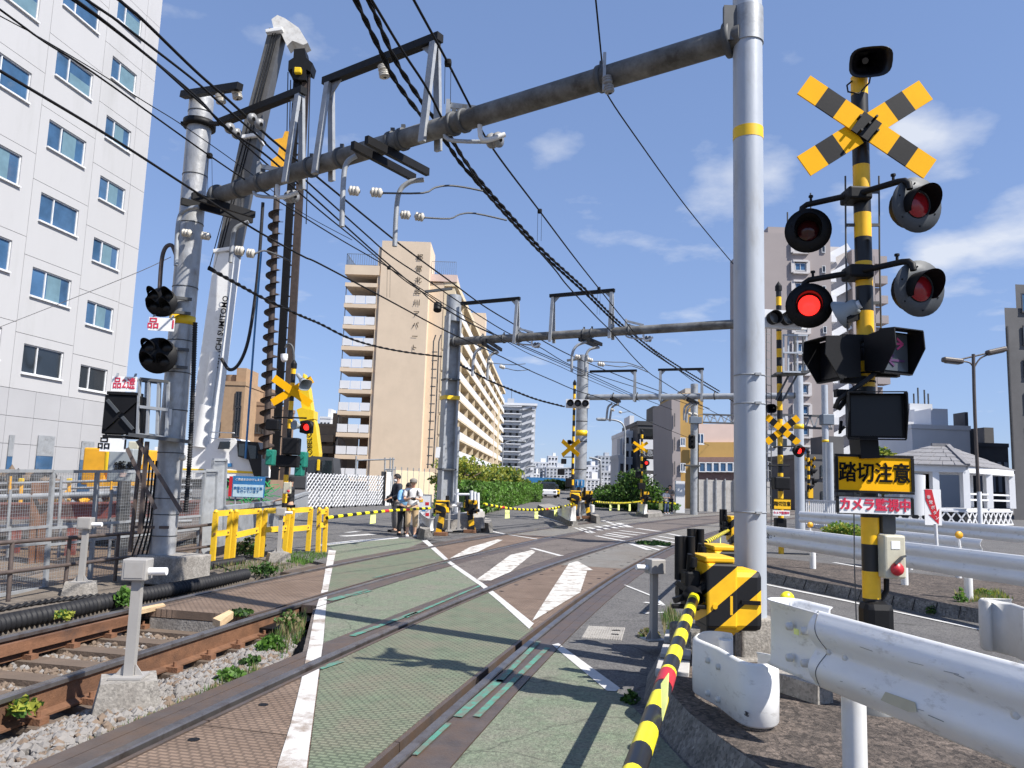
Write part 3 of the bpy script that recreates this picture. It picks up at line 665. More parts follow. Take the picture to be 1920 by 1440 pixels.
def horn_speaker(parent, mouth, back, wm, hm, mat='black_gloss', name='horn_speaker'):
    mouth, back = V(mouth), V(back); ax = (mouth-back).normalized(); sx = ax.cross(V((0, 0, 1))).normalized(); sz = sx.cross(ax)
    q = MB(); n = 24; vs = []; L = (mouth-back).length
    prof = [(0, .25), (.05, .3), (.35, .32), (.6, .45), (.85, .75), (1.0, 1.0), (1.0, .95), (.82, .66), (.55, .34), (.3, .16)]
    for t_, s_ in prof:
        for i in range(n):
            a = 2*math.pi*i/n; ca, sa = math.cos(a), math.sin(a); e = .62 if t_ > .5 else 1
            vs.append(back+ax*(L*t_)+sx*(wm*s_*math.copysign(abs(ca)**e, ca))+sz*(hm*s_*math.copysign(abs(sa)**e, sa)))
    q.smooth = True; q.add(vs, [(i*n+j, i*n+(j+1) % n, (i+1)*n+(j+1) % n, (i+1)*n+j) for i in range(len(prof)-1) for j in range(n)])
    q.add(vs[:n], [list(range(n))[::-1]]); h_ = q.build(name, mat, parent, True)
    q = MB(); q.cyl(back+ax*L*.3, back+ax*L*.52, .022, n=12); q.build('horn_core', 'grey_lens', h_, True)
    return h_
sig = thing('crossing_signal', 'nearest level crossing signal mast with yellow black crossbuck and warning signs', 'crossing signal', SB)
q = MB(); q.cyl((0, 0, .35), (0, 0, 4.28), .056, n=24); q.build('mast', 'bands', sig)
q = MB(); q.cyl((0, 0, 0), (0, 0, .36), .062, n=20); q.lathe((0, 0, 0), (0, 0, 1), [(.0, .17), (.02, .16), (.05, .10), (.12, .065)], 20); q.build('mast_foot', 'galv_dark', sig)
q = MB(); q.bbox((.015, -.02, .50), (.19, .17, .36), .05); q.build('cable_hood', 'black', sig)
cb = A(1622, 240, SY-.10); crossbuck(sig, cb, 1.03, .163, R(34.3), (0, -1, 0))
for dx, dz in ((-.06, .05), (.05, .05), (0, 0), (-.055, -.05), (.055, -.05)):
    q = MB(); q.cyl(cb+V((dx, -.02, dz)), cb+V((dx, -.075, dz+.004)), .009, n=8); q.build('bolt', 'black', sig, True)
hp = A(1633, 116, SY-.17); horn_speaker(sig, hp, A(1612, 112, SY+.16), .14, .10)
q = MB(); q.tube([A(1600, 150, SY), A(1588, 160, SY-.04), A(1590, 172, SY-.1), A(1610, 176, SY-.12), A(1630, 155, SY-.1), A(1632, 143, SY-.1)], .006, 6); q.build('speaker_cable', 'black', sig, True)
for k, (pl_, pr_, pc_, llamp, rlamp, lit) in enumerate((((1508, 385), (1690, 339), (1612, 362), (1515, 432), (1720, 384), False), ((1512, 526), (1697, 490), (1615, 508), (1517, 573), (1725, 541), True))):
    za = A(*pc_, SY-.09).z; a = G(*pl_, za); c_ = A(*pc_, SY-.09); b_ = G(*pr_, za)
    q = MB(); d = (b_-a).normalized()
    q.tube([a+V((-.02, 0, -.06)), a+V((-.015, 0, -.02)), a+d*.02, c_, b_-d*.02, b_+d*.02+V((0, 0, -.005)), b_+d*.045+V((0, 0, -.03)), b_+d*.05+V((0, 0, -.07))], .021, 10); arm = q.build('lamp_arm', 'black', sig, True)
    q = MB(); q.bbox(c_+V((.0, .06, 0)), (.16, .17, .09), .015); q.build('arm_clamp', 'black', sig, True)
    for e in (a+d*.05, b_-d*.05):
        q = MB(); q.cyl(e, e+V((0, 0, .05)), .009, n=6); q.cyl(e+V((0, 0, .045)), e+V((0, 0, .06)), .016, n=6); q.build('wing_bolt', 'black', arm, True)
    pl2 = A(*llamp, a.y-.02); lamp_unit(sig, pl2, (-.34, -.93, -.12), .158, lit)
    pr2 = A(*rlamp, b_.y+.02); lamp_unit(sig, pr2, (.20, -.97, -.08), .182, False, 'red_lens', 'disc_grey', hl=.75)  # sky and sun light on the right discs put into their greyer colour
for (x0, y0) in ((1585, 330), (1648, 330)):         # thin rods beside the mast
    q = MB(); q.tube([A(x0, y0, SY), A(x0+1, 470, SY), A(x0+4, 620, SY)], .006, 6); rod = q.build('cable_rod', 'galv_dark', sig, True)
    for py in (360, 422, 568):
        q = MB(); q.bar(A(x0, py, SY), A(1614, py, SY), .014, .02); q.build('rod_bracket', 'galv_dark', rod, True)
# grey siren behind the mast
q = MB(); a = A(1574, 592, SY+.06); b_ = A(1606, 574, SY-.02); d = (b_-a); L = d.length
q.lathe(a, d, [(0, .105), (.01, .108), (L*.35, .085), (L*.6, .062), (L*.95, .055), (L*1.08, .045), (L*1.1, .001)], 24); sr = q.build('siren', 'signal_grey', sig, True)
q = MB(); q.bar(A(1585, 600, SY), A(1622, 590, SY), .06, .05); q.build('siren_bracket', 'black', sr, True)
q = MB(); q.lathe(b_, d, [(.028, .001), (.03, .03), (.0, .032)], 16); q.build('siren_cap', 'white', sr, True)
def indicator(parent, c, face, w, h, dep, arrows=False, name='direction_indicator'):
    face = V(face).normalized(); s_ = face.cross(V((0, 0, 1))).normalized(); u = V((0, 0, 1)); c = V(c)
    pt = lambda f, x, z: c+face*f+s_*x+u*z
    q = MB(); q.prism([pt(f, -w/2, z) for f, z in ((-dep/2, h*.42), (dep*.2, h*.48), (dep*.2, -h*.48), (-dep/2, -h*.42))], s_*w); bx_ = q.build(name, 'black', parent, True, True)
    q = MB(); t_ = .008; prof = [(dep*.2, h*.5), (dep*.85, h*.46), (dep*.9, h*.05), (dep*.35, -h*.5), (dep*.2, -h*.5)]
    for x in (-w/2-.004, w/2-.004): q.prism([pt(f, x, z) for f, z in prof], s_*t_)
    q.prism([pt(f, -w/2, z) for f, z in ((dep*.2, h*.5), (dep*.85, h*.46), (dep*.85, h*.485), (dep*.2, h*.525))], s_*w)
    q.prism([pt(f, -w/2, z) for f, z in ((dep*.2, -h*.5), (dep*.36, -h*.5), (dep*.36, -h*.525), (dep*.2, -h*.525))], s_*w)
    q.build('visor', 'black', bx_, True, True)
    q = MB(); q.prism([pt(dep*.205, x, z) for x, z in ((-w*.44, -h*.44), (w*.44, -h*.44), (w*.44, h*.44), (-w*.44, h*.44))], face*.006); q.build('screen', 'screen' if arrows else 'black_gloss', bx_, True, True)
    if arrows:
        for mat, z0, sg, nm in (('pink', h*.2, 1, 'lit_arrow'), ('purple', -h*.2, -1, 'dark_arrow')):
            q = MB(); e = lambda x, z: pt(dep*.235, x*sg*-1, z)
            q.bar(e(-w*.3, z0), e(w*.25, z0), .012, .014, up=u); q.bar(e(w*.27, z0), e(w*.06, z0+h*.13), .012, .013, up=u); q.bar(e(w*.27, z0), e(w*.06, z0-h*.13), .012, .013, up=u); q.build(nm, mat, bx_, True)
    return bx_
indicator(sig, A(1668, 662, SY-.14), (.34, -.94, 0), .24, .28, .19, True)
indicator(sig, A(1568, 676, SY-.05), (-.97, -.24, 0), .24, .28, .19)
bx2 = indicator(sig, A(1641, 780, SY-.16), (-.30, -.95, 0), .34, .30, .16)
for px, py in ((1600, 635), (1662, 700), (1600, 712), (1588, 738)):
    q = MB(); q.box(A(px, py, SY-.03), (.16, .05, .05)); q.build('indicator_bracket', 'black', sig, True)
for py in (637, 652, 700, 716):
    q = MB(); zz_ = A(1616, py, SY).z-.2; q.lathe((0, 0, zz_), (0, 0, 1), [(-.006, .056), (-.006, .0595), (.006, .0595), (.006, .056)], 20); q.build('strap', 'black', sig)
q = MB(); q.tube([A(1640, 700, SY-.12), A(1622, 715, SY-.13), A(1595, 733, SY-.13), A(1572, 750, SY-.12), A(1566, 764, SY-.11), A(1573, 766, SY-.1), A(1585, 750, SY-.08), A(1592, 738, SY-.05)], .016, 8); q.build('signal_cable', 'rubber', sig, True)
q = MB(); q.tube([A(1583, 800, SY-.12), A(1575, 812, SY-.12), A(1577, 790, SY-.1)], .012, 6); q.build('padlock', 'black', sig, True)
q = MB(); q.bar(A(1618, 815, SY-.06), A(1622, 860, SY-.06), .16, .12); q.build('cable_neck', 'black', sig, True)
# signs
def sign(parent, c, w, h, face, mat, frame=None, name='sign_board', th=.01, fw=.016):
    face = V(face).normalized(); s_ = V((-face.y, face.x, 0)).normalized(); c = V(c)
    q = MB(); q.bar(c-s_*w/2, c+s_*w/2, th, h); o = q.build(name, mat, parent, True)
    if frame:
        q = MB(); f2 = face*.004; e = .001
        for sg in (-1, 1):
            q.bar(c+f2-s_*(w/2+fw)+V((0, 0, sg*(h/2+fw/2+e))), c+f2+s_*(w/2+fw)+V((0, 0, sg*(h/2+fw/2+e))), th+.01, fw)
            q.bar(c+f2+s_*(sg*(w/2+fw/2+e))-V((0, 0, h/2)), c+f2+s_*(sg*(w/2+fw/2+e))+V((0, 0, h/2)), fw, th+.01)
        q.build('sign_frame', frame, o, True)
    return o, c+face*(th/2+.002), s_
s1, sc, sx_ = sign(sig, A(1639, 889, SY-.10), .475, .215, (0, -1, 0), 'sign_yellow', 'black')
text('踏切注意', .135, sc, sx_, (0, 0, 1), 'dark_text', s1, w=True, bold=.0022, sx=.87)
s2, sc, sx_ = sign(sig, A(1640, 948, SY-.10), .475, .105, (0, -1, 0), 'white_clean', 'black', fw=.006)
text('カメラ監視中', .083, sc, sx_, (0, 0, 1), 'red_text', s2, w=True, bold=.0025, sx=.93)
# emergency push button box
eb = V((.12, -1, 0)).normalized(); es = V((-eb.y, eb.x, 0))
ec = A(1671, 1043, SY-.07)
q = MB(); rotm = Matrix((es, -eb, V((0, 0, 1)))).transposed(); q.bbox(ec, (.145, .10, .275), .014, rotm); ebx = q.build('emergency_button_box', 'ivory', sig, True)
fc = ec+eb*.051
q = MB(); q.lathe(fc+V((0, 0, -.075)), eb, [(0, .04), (.014, .042), (.028, .036), (.034, .001)], 20); q.build('push_button', 'red_paint', ebx, True)
q = MB(); q.bar(fc+V((0, 0, .075))-es*.03, fc+V((0, 0, .075))+es*.03, .004, .05); q.build('notice_plate', 'white_clean', ebx, True)
q = MB(); q.bar(fc+eb*.02+V((0, 0, -.04))-es*.02, fc+eb*.03+V((0, 0, .0))+es*.02, .03, .015); q.bar(fc+eb*.02+es*.02, fc+eb*.02+es*.055+V((0, 0, .01)), .012); q.build('safety_lever', 'galv_dark', ebx, True)
q = MB(); q.bbox(A(1661, 983, SY), (.09, .1, .12), .01); q.build('clamp_block', 'galv_dark', sig, True)
q = MB(); q.tube([A(1662, 1085, SY), A(1662, 1108, SY), A(1654, 1120, SY), A(1645, 1128, SY)], .018, 8); q.build('conduit', 'black', sig, True)
q = MB(); q.tube([A(1601, 960, SY-.02), A(1602, 1060, SY-.02), A(1606, 1180, SY-.02)], .004, 5); q.build('wire_down', 'galv_dark', sig, True)
# ---------------------------------------------------------------- gate machines
stripes('gate_diag', (-.62, .25, .74), .245, YEL, BLK, phase=.2)
stripes('bar_bands', (0, 0, 1), .43, (.88, .74, .01), BLK, phase=0, rough=.35)
def gate_machine(label, loc_, rz, group='crossing gate machines', bar=None, mat='gate_diag', sc=1.0, far=False):
    """local frame: the boom leaves towards -Y from the crank at -X side"""
    o = thing('gate_machine', label, 'gate machine', loc_, rz, group); o.scale = (sc, sc, sc)
    q = MB()
    if far: q.bbox((.0, .02, .80), (.26, .40, .30), .018); q.bbox((.20, .02, .78), (.22, .30, .26), .04)
    else: q.bbox((.0, .02, .70), (.24, .40, .48), .018); q.bbox((.20, .02, .66), (.26, .36, .46), .05)
    bd = q.build('machine_case', mat, o)
    q = MB(); q.bbox((-.01, .02, .965), (.23, .36, .045), .012); q.build('lid', 'yellow', bd)
    q = MB(); q.bar((.07, -.171, .70), (.07, -.171, .56), .02, .02); q.cyl((-.06, -.19, .62), (-.06, -.165, .62), .02, n=8); q.build('latch', 'yellow', bd)
    q = MB(); q.bar((.15, -.168, .655), (.30, -.168, .650), .02, .03); q.build('handle', 'black', bd)
    q = MB()
    if far: q.bar((.06, .06, .68), (.0, -.06, .08), .16, .16, up=(0, 1, 0)); q.build('pedestal', mat, o)
    else: q.bbox((.03, .02, .28), (.22, .22, .40), .02); q.bbox((.03, .02, .445), (.27, .3, .05), .01); q.build('pedestal', mat, o)
    q = MB(); q.bbox((.03, .02, .05), (.36, .36, .1), .01); q.build('base_plate', 'rust', o)
    # crank, counterweights and boom socket
    q = MB(); q.bbox((-.20, -.02, .72), (.12, .16, .30), .02); q.cyl((-.12, 0, .70), (-.30, 0, .70), .06, n=14); q.build('crank', 'black', o)
    for dx, dy in ((-.16, .10), (-.21, .13), (-.26, .10)):
        q = MB(); q.cyl((dx, dy, .78), (dx, dy, 1.12), .032, n=10); q.build('counterweight', 'black', o)
    q = MB(); q.cyl((-.23, -.04, .78), (-.23, -.10, 1.0), .02, n=8); q.cyl((-.20, -.08, .90), (-.20, -.08, .97), .035, n=8); q.build('lever', 'black', o)
    q = MB()
    for a in (35, 145, 200, 340):
        d = V((math.cos(R(a)), 0, math.sin(R(a)))); q.bar(V((-.22, -.12, .70)), V((-.22, -.12, .70))+d*.15, .05, .04)
    q.build('spider_bracket', 'black', o)
    q = MB(); q.bbox((-.22, -.14, .61), (.32, .05, .03), .006); q.build('wing_plate', 'black', o)
    q = MB(); q.lathe((-.22, -.12, .69), (0, -1, 0), [(0, .075), (.05, .07), (.10, .05), (.16, .047)], 16); q.build('boom_socket', 'black', o)
    return o
def boom(label, a, b_, r=.04, tags=(), red=(), period=.43, phase=0.0, group='crossing booms', sag=0.0, mat='bar_bands'):
    """striped boom from a (machine) to b (tip); a chain of booms may sag"""
    a, b_ = V(a), V(b_); d = b_-a; L = d.length
    o = bpy.data.objects.new('crossing_boom', None); COL.objects.link(o); tag(o, label, 'crossing boom', group); o.location = a
    o.rotation_euler = d.to_track_quat('Z', 'Y').to_euler()
    g = o.rotation_euler.to_matrix().inverted() @ V((0, 0, -1))
    q = MB(); k = 14 if sag else 2
    q.tube([V((0, 0, L*i/(k-1)))+g*(sag*4*(i/(k-1))*(1-i/(k-1))) for i in range(k)], r, 14); bm_ = q.build('boom', mat, o)
    for t_ in red:
        c = V((0, 0, L*t_))+g*(sag*4*t_*(1-t_)); q = MB(); q.cyl(c-V((0, 0, period/4)), c+V((0, 0, period/4)), r*1.04, n=14); q.build('red_sleeve', 'red_paint', o)
    M3 = o.rotation_euler.to_matrix().inverted()
    for t_, w, h in tags:
        c = V((0, 0, L*t_))+g*(sag*4*t_*(1-t_)); z = V((0, 0, 1)); x = g.cross(z).normalized()
        q = MB(); q.prism([c+g*r*.8-z*w/2, c+g*r*.8+z*w/2, c+g*(r+h)+z*w/2+x*.01, c+g*(r+h)-z*w/2], x*.003); q.build('paper_tag', 'paper_yellow', o)
    return o
gm = gate_machine('nearest striped gate machine with black crank beside the pale pole', A(1345, 1208, 6.2)+V((0, 0, -.35)), R(4))
GZ = A(1345, 1208, 6.2).z
gm.location = (A(1340, 1100, 6.25).x, 6.25, A(1340, 1045, 6.08).z-.985)
sock = gm.location+V((-.22, -.30, .69))
boom('nearest striped boom coming toward the camera with a red ring', sock+V((0, .05, 0)), G(1150, 1560, .60), .041, red=(.60,), period=.43)
q = MB(); q.prism([A(x, y, 3.25) for x, y in ((1239, 1282), (1253, 1262), (1250, 1318), (1241, 1352))], V((.004, .002, 0))); tag(q.build('paper_tag', 'paper_yellow', None, False, True), 'yellow green paper tag hanging from the nearest boom', 'paper tag')
gm2 = gate_machine('striped gate machine mostly hidden behind the nearest one, yellow lid showing', A(1352, 1100, 7.35)+V((0, 0, 0)), R(4)); gm2.location.z = A(1352, 1024, 7.2).z-.985
p = A(1368, 1000, 17); gm3 = gate_machine('striped gate machine far behind the pale pole at the road edge', (p.x+.1, 17, A(1366, 968, 16.8).z-.985), R(0))
boom('small boom pointing at the camera from the gate machine behind the pale pole', gm3.location+V((-.22, -.3, .69)), A(1322, 1018, 9.5), .032, tags=((.45, .2, .2),), period=.38)
# ---------------------------------------------------------------- guardrails
WP = [(.052*((1-math.cos(2*math.pi*(i/28)*2))/2)**.6*(1 if 0 < i < 28 else 0)+.004, .185-.37*i/28) for i in range(29)]
WP = WP+[(u-.008, w) for u, w in WP[::-1]]
FP = [(.0, .175), (.018, .16), (.022, 0), (.018, -.16), (0, -.175)]; FP = FP+[(u-.010, w) for u, w in FP[::-1]]
def path_frames(pts, side=1, zup=V((0, 0, 1))):
    out_ = []; k = len(pts)
    for i, p in enumerate(pts):
        d = (V(pts[min(i+1, k-1)])-V(pts[max(i-1, 0)])); d.z = 0; d.normalize(); out_.append((V(p), V((d.y, -d.x, 0))*side, zup))
    return out_
def arcpts(c, r, a0, a1, n): return [V((c[0]+r*math.cos(R(a0+(a1-a0)*i/(n-1))), c[1]+r*math.sin(R(a0+(a1-a0)*i/(n-1))), c[2])) for i in range(n)]
def smooth_build(q, name, mat, parent):
    o = q.build(name, mat, parent, True, True); return o
# nearest rail: from its rounded end to past the right edge of the view
e0 = A(1447, 1186, 4.45); e1 = A(1920, 1325, 2.92); e1.z = e0.z; dirr = (e1-e0).normalized()
g1 = thing('guardrail', 'scuffed white guardrail sweeping out of the lower right corner', 'guardrail', (e0.x, e0.y, .2), group='white guardrails')
beg = e0+dirr*.40
q = MB(); q.smooth = True; q.sweep(WP, path_frames([beg+dirr*t_ for t_ in (0, .5, 1.2, 2.2)], 1)); bmm = q.build('rail_beam', 'guard_white', g1, True, True)
nrm = V((dirr.y, -dirr.x, 0)); bc = e0-nrm*.10
q = MB(); q.tube([beg+dirr*(.02+.07*(1-abs(w/.185)**1.5))+nrm*(u+.001)+V((0, 0, w)) for u, w in WP[:29]], .0022, 5); q.build('lap_edge', 'galv_dark', bmm, True)
ang0 = math.degrees(math.atan2(nrm.y, nrm.x))
U = [beg+dirr*.03+nrm*.012, e0+dirr*.15+nrm*.004]+[bc+dirr*.0+V((math.cos(R(ang0-a))*.10, math.sin(R(ang0-a))*.10, 0)) for a in range(0, 181, 15)]+[bc-nrm*.10+dirr*.25]
q = MB(); q.smooth = True; q.sweep(FP, path_frames(U, 1)); sl_ = q.build('end_sleeve', 'guard_white', g1, True, True)
for dx, dz in ((.20, .07), (.33, .07), (.20, -.09), (.33, -.09)):
    c = e0+dirr*dx+nrm*.034+V((0, 0, dz)); q = MB(); q.lathe(c, nrm, [(-.02, .022), (.004, .02), (.010, .001)], 12); q.build('bolt_head', 'dirty_white', sl_, True)
for t_ in (.50, .62, 1.55, 1.67):
    for dz in (.0,):
        c = beg+dirr*(t_-.40)+nrm*.006+V((0, 0, dz)); q = MB(); q.lathe(c, nrm, [(-.01, .02), (.006, .018), (.012, .001)], 10); q.build('bolt_head', 'dirty_white', bmm, True)
rgs = random.Random(8)
for k_ in range(15):
    t_ = rgs.uniform(.02, 1.7); wz = rgs.choice((.0925, .086, .10, -.0925, -.10, -.085)); c = beg+dirr*t_+nrm*.0575+V((0, 0, wz)); L_ = rgs.uniform(.01, .09)
    q = MB(); q.bar(c, c+dirr*L_+V((0, 0, rgs.uniform(-.006, .006))), .0012, rgs.uniform(.001, .003)); q.build('scuff', rgs.choice(('rust_pipe', 'disc_grey', 'galv')), bmm, True)
gp = G(1572, 1425, .2); gp2 = e0+dirr*.55-nrm*.09
q = MB(); q.cyl((gp2.x, gp2.y, .18), (gp2.x, gp2.y, e0.z+.12), .057, n=20); q.build('post', 'white', g1, True)
p3 = e0+dirr*2.1-nrm*.09; q = MB(); q.cyl((p3.x, p3.y, .18), (p3.x, p3.y, e0.z+.12), .057, n=16); q.build('post', 'white', g1, True)
q = MB(); c = e0+dirr*.27+nrm*.030; q.bar(c+V((0, 0, .055))-dirr*.02, c+V((0, 0, .055))+dirr*.02, .03, .003, up=nrm); q.build('sticker', 'paper_yellow', sl_, True)
c = e0+dirr*.95+nrm*.0580+V((0, 0, -.0925)); q = MB(); q.prism([c+V((0, 0, .022)), c+dirr*.17+V((0, 0, .024)), c+dirr*.18+V((0, 0, -.01)), c+dirr*.13+V((0, 0, -.024)), c-dirr*.03+V((0, 0, -.02))], nrm*.003); q.build('torn_tape', 'ivory', bmm, True)
dl = A(1476, 1122, 4.7); q = MB(); q.lathe(dl, (0, -1, .1), [(-.008, .001), (-.008, .04), (.008, .04), (.010, .001)], 20); rf = q.build('reflector', 'lemon', g1, True)
q = MB(); q.cyl(dl+V((0, .01, -.03)), dl+V((0, .01, -.2)), .012, n=8); q.build('reflector_stem', 'white', rf, True)
# lower sleeve at the kerb
zf = .225+.17
LP = [G(x, y, .225) for x, y in ((1372, 1285), (1352, 1281), (1325, 1280), (1309, 1287), (1304, 1297), (1318, 1307), (1345, 1322), (1375, 1345), (1398, 1359), (1425, 1364), (1448, 1362), (1455, 1352), (1447, 1340), (1420, 1333))]
g0 = thing('guardrail_end', 'low white curved guardrail end with stickers on the kerb below the pale pole', 'guardrail end', (LP[5].x, LP[5].y, .2), group='white guardrails')
q = MB(); q.smooth = True
def spl(pts, n=5):
    out_ = []
    for i in range(len(pts)-1):
        p0, p1, p2, p3_ = pts[max(i-1, 0)], pts[i], pts[i+1], pts[min(i+2, len(pts)-1)]
        for j in range(n):
            t_ = j/n; out_.append(.5*((2*p1)+(-p0+p2)*t_+(2*p0-5*p1+4*p2-p3_)*t_*t_+(-p0+3*p1-3*p2+p3_)*t_**3))
    return out_+[pts[-1]]
lp = spl(LP, 4); q.sweep([(u, w*1.02) for u, w in FP], path_frames([p+V((0, 0, .17)) for p in lp], 1)); sl0 = q.build('end_sleeve', 'guard_white', g0, True, True)
def on_lp(px, py, w, h, mat, nm, lift=.006, Y=None):
    c = A(px, py, Y or 5.2); return c
fd = (LP[7]-LP[5]).normalized(); fn = V((fd.y, -fd.x, 0))
for px, py in ((1332, 1238), (1352, 1250), (1332, 1300), (1352, 1312)):
    c = A(px, py, (LP[5]+(LP[7]-LP[5])*((px-1318)/57.)).y); c = c+fn*.026; q = MB(); q.lathe(c, fn, [(-.02, .02), (.004, .018), (.009, .001)], 12); q.build('bolt_head', 'dirty_white', sl0, True)
c = A(1310, 1250, LP[4].y); q = MB(); q.bar(c+fn*.03-fd*.03, c+fn*.03+fd*.02, .004, .2); q.build('navy_sticker', 'sign_blue', sl0, True)
c = A(1327, 1268, LP[5].y); q = MB(); q.lathe(c+fn*.02, fn, [(0, .022), (.003, .022), (.003, .013)], 14); q.build('round_sticker', 'dark_text', sl0, True)
c = A(1409, 1338, (LP[8].y+LP[9].y)/2); text('ATS', .035, c+fn*.035, fd, (0, 0, 1), 'galv_dark', sl0, w=True)
for px in (1372,):
    q = MB(); p = G(1360, 1292, .2); q.cyl((p.x, p.y, .18), (p.x, p.y, .53), .05, n=16); q.build('post', 'white', g0, True)
# rail across the side road
def rail_line(name, label, pts, posts, zc_, r=.055, zb=.0, side=1, hgt=1.0, sleeve=None, lean=0):
    c = pts[len(pts)//2]; o = thing(name, label, 'guardrail', (c.x, c.y, zb), group='white guardrails')
    q = MB(); q.smooth = True; q.sweep([(u, w*hgt) for u, w in WP], path_frames([V((p.x, p.y, zc_)) for p in pts], side)); q.build('rail_beam', 'guard_white', o, True, True)
    for p in posts:
        q = MB(); q.cyl((p[0]+lean, p[1]-lean*.3, zb-.02), (p[0], p[1], zc_+.10), r, n=14); q.build('post', 'white', o, True)
    return o
ra, rb = A(1430, 1008, 15.6), A(1920, 1062, 9.55); rb.z = ra.z; dd = rb-ra
ra = ra-dd*.15; 
g2 = rail_line('guardrail', 'long white guardrail with black scribble across the side road', [ra, ra+dd*.5, ra+dd*1.4], [(*(A(px_, 1000, 15.6-(px_-1430)/490*6.05)+V((.08, .1, 0)))[:2],) for px_ in (1519, 1690, 1809, 1960)], (A(1434, 1008, 15.6).z+A(1920, 1062, 9.55).z)/2, zb=.17)
for px, py, Y in ((1519, 984, 14.4), (1798, 1003, 10.9)):
    c = A(px, py, Y); q = MB(); q.lathe(c, (0, -1, 0), [(-.01, .001), (-.01, .052), (.01, .052), (.012, .001)], 18); rf = q.build('reflector', 'machine_orange', g2, True)
    q = MB(); q.cyl(c+V((0, .012, -.04)), c+V((0.03, .012, -.3)), .018, n=8); q.build('reflector_stem', 'white', rf, True)
q = MB()
zmid = g2.children[0].location
gn = V((dd.y, -dd.x, 0)).normalized()
for i in range(9):
    c = A(1440+i*6.5, 1003+i*.9+((i*7) % 5-2)*1.2, 15.4-.08*i)+gn*.085
    q.tube([c, c+V((.03, -.02, -.08)), c+V((.09, -.05, -.05)), c+V((.05, -.03, .03))], .008, 5)
q.build('scribble', 'dark_text', g2, True)
# farther rails by the pavilion and the white end panel on the median
za, zb_ = A(1560, 985, 24), A(1930, 993, 17)
rail_line('guardrail', 'pale distant guardrail in front of the pavilion', [A(1500, 983, 26), A(1700, 985, 22), A(1960, 992, 17.5)], [(A(x, 990, y_).x, A(x, 990, y_).y) for x, y_ in ((1560, 25), (1700, 22), (1830, 20))], .75, zb=0)
rail_line('guardrail', 'short white guardrail between the median and the pavilion', [A(1640, 1000, 17.6), A(1760, 1008, 15.8), A(1842, 1012, 14.6)], [(A(x, 1000, y_).x+.1, y_+.1) for x, y_ in ((1700, 16.8), (1790, 15.4))], .62, zb=0)
c = A(1885, 1172, 7.0); q = MB(); w_ = thing('guardrail_end', 'plain white panel end of a guardrail at the right edge of the picture', 'guardrail end', (c.x, c.y, .17), group='white guardrails')
q.smooth = True; Lq = [A(1925, 1180, 6.5), A(1900, 1176, 6.75), A(1862, 1172, 6.95)]+[V((A(1862, 1172, 6.95).x+.0, 0, 0))+V((-.06*math.sin(R(a)), 7.0-.06*math.cos(R(a)), c.z)) for a in range(20, 181, 20)]+[A(1900, 1172, 7.05)]
Lq = [V((p.x, p.y, c.z)) for p in Lq]; q.sweep([(u, w*1.25) for u, w in FP], path_frames(Lq, -1)); q.build('end_sleeve', 'dirty_white', w_, True, True)
q = MB(); q.cyl((c.x+.15, c.y, .1), (c.x+.15, c.y, c.z+.1), .055, n=14); q.build('post', 'white', w_, True)
# guard end behind gate at the median far end
q = MB(); p = A(1505, 985, 20); bb = thing('barrier_block', 'white moulded barrier lying behind the graffiti guardrail', 'barrier', (p.x, p.y, .3)); q.bbox((0, 0, 0), (1.05, .4, .26), .04); q.build('barrier_body', 'dirty_white', bb); q = MB(); q.bbox((.1, -.19, 0), (.5, .05, .1), .01); q.build('recess_panel', 'white', bb)
q = MB(); p = G(1592, 1010); q = MB(); bo = thing('bollard', 'short white bollard between the guardrails near the orange reflector', 'bollard', (p.x, p.y, 0)); q.cyl((0, 0, 0), (0, 0, .72), .06, n=14); q.build('bollard_post', 'white', bo)
# kerb slabs and cable box on the island
for i, (px, py) in enumerate(((1272, 1195), (1268, 1225), (1262, 1255))):
    p = G(px, py, .2); q = MB(); q.bbox(V((p.x, p.y, .205)), (.24, .40, .05), .006, R(-14)); tag(q.build('cover_slab', 'concrete_pale', None), ('pinkish concrete trough lid farthest from the camera, beside the sensor post', 'middle pinkish concrete trough lid beside the nearest boom', 'nearest pinkish concrete trough lid beside the nearest boom')[i], 'trough lid', 'concrete trough lids by the gate')
q = MB(); a = G(1456, 1290, .2); b_ = G(1548, 1320, .2); q.bar(a+V((0, 0, .06)), b_+V((0, 0, .06)), .14, .12); tag(q.build('kerb_stone', 'concrete'), 'long kerb stone lying under the nearest guardrail', 'kerb stone')
q = MB(); q.bbox(V((1.62, 6.95, .28)), (.22, .5, .2), .03, R(10)); tag(q.build('footing_block', 'kerb'), 'dark footing block beneath the nearest gate machine', 'concrete block')
# ================================================================== overhead line: poles, beams, wires
LPX, LPY = -4.93, 11.39
lp_ = thing('catenary_pole', 'large weathered steel pole carrying railway signals left of the tracks', 'pole', (LPX, LPY, 0))
q = MB(); q.cyl((0, 0, .3), (0, 0, 7.25), .178, .178, 28); q.lathe((0, 0, 7.25), (0, 0, 1), [(0, .178), (.04, .17), (.13, .03), (.14, .001)], 28); q.build('shaft', 'pole_steel', lp_)
c = G(318, 1092); q = MB(); q.bbox(V((c.x-LPX-.02, c.y-LPY+.12, .18)), (.80, .62, .40), .02, R(-16)); q.bbox(V((c.x-LPX-.55, c.y-LPY+.25, .15)), (.25, .3, .3), .02, R(-16)); q.build('concrete_foot', 'concrete', lp_)
def ring_band(root, z, r, h, mat, name, n=28, th=.006):
    q = MB(); q.lathe((0, 0, z), (0, 0, 1), [(-h/2, r), (-h/2, r+th), (h/2, r+th), (h/2, r)], n); return q.build(name, mat, root)
ring_band(lp_, A(345, 602, LPY).z, .178, .13, 'yellow_tape', 'tape_band')
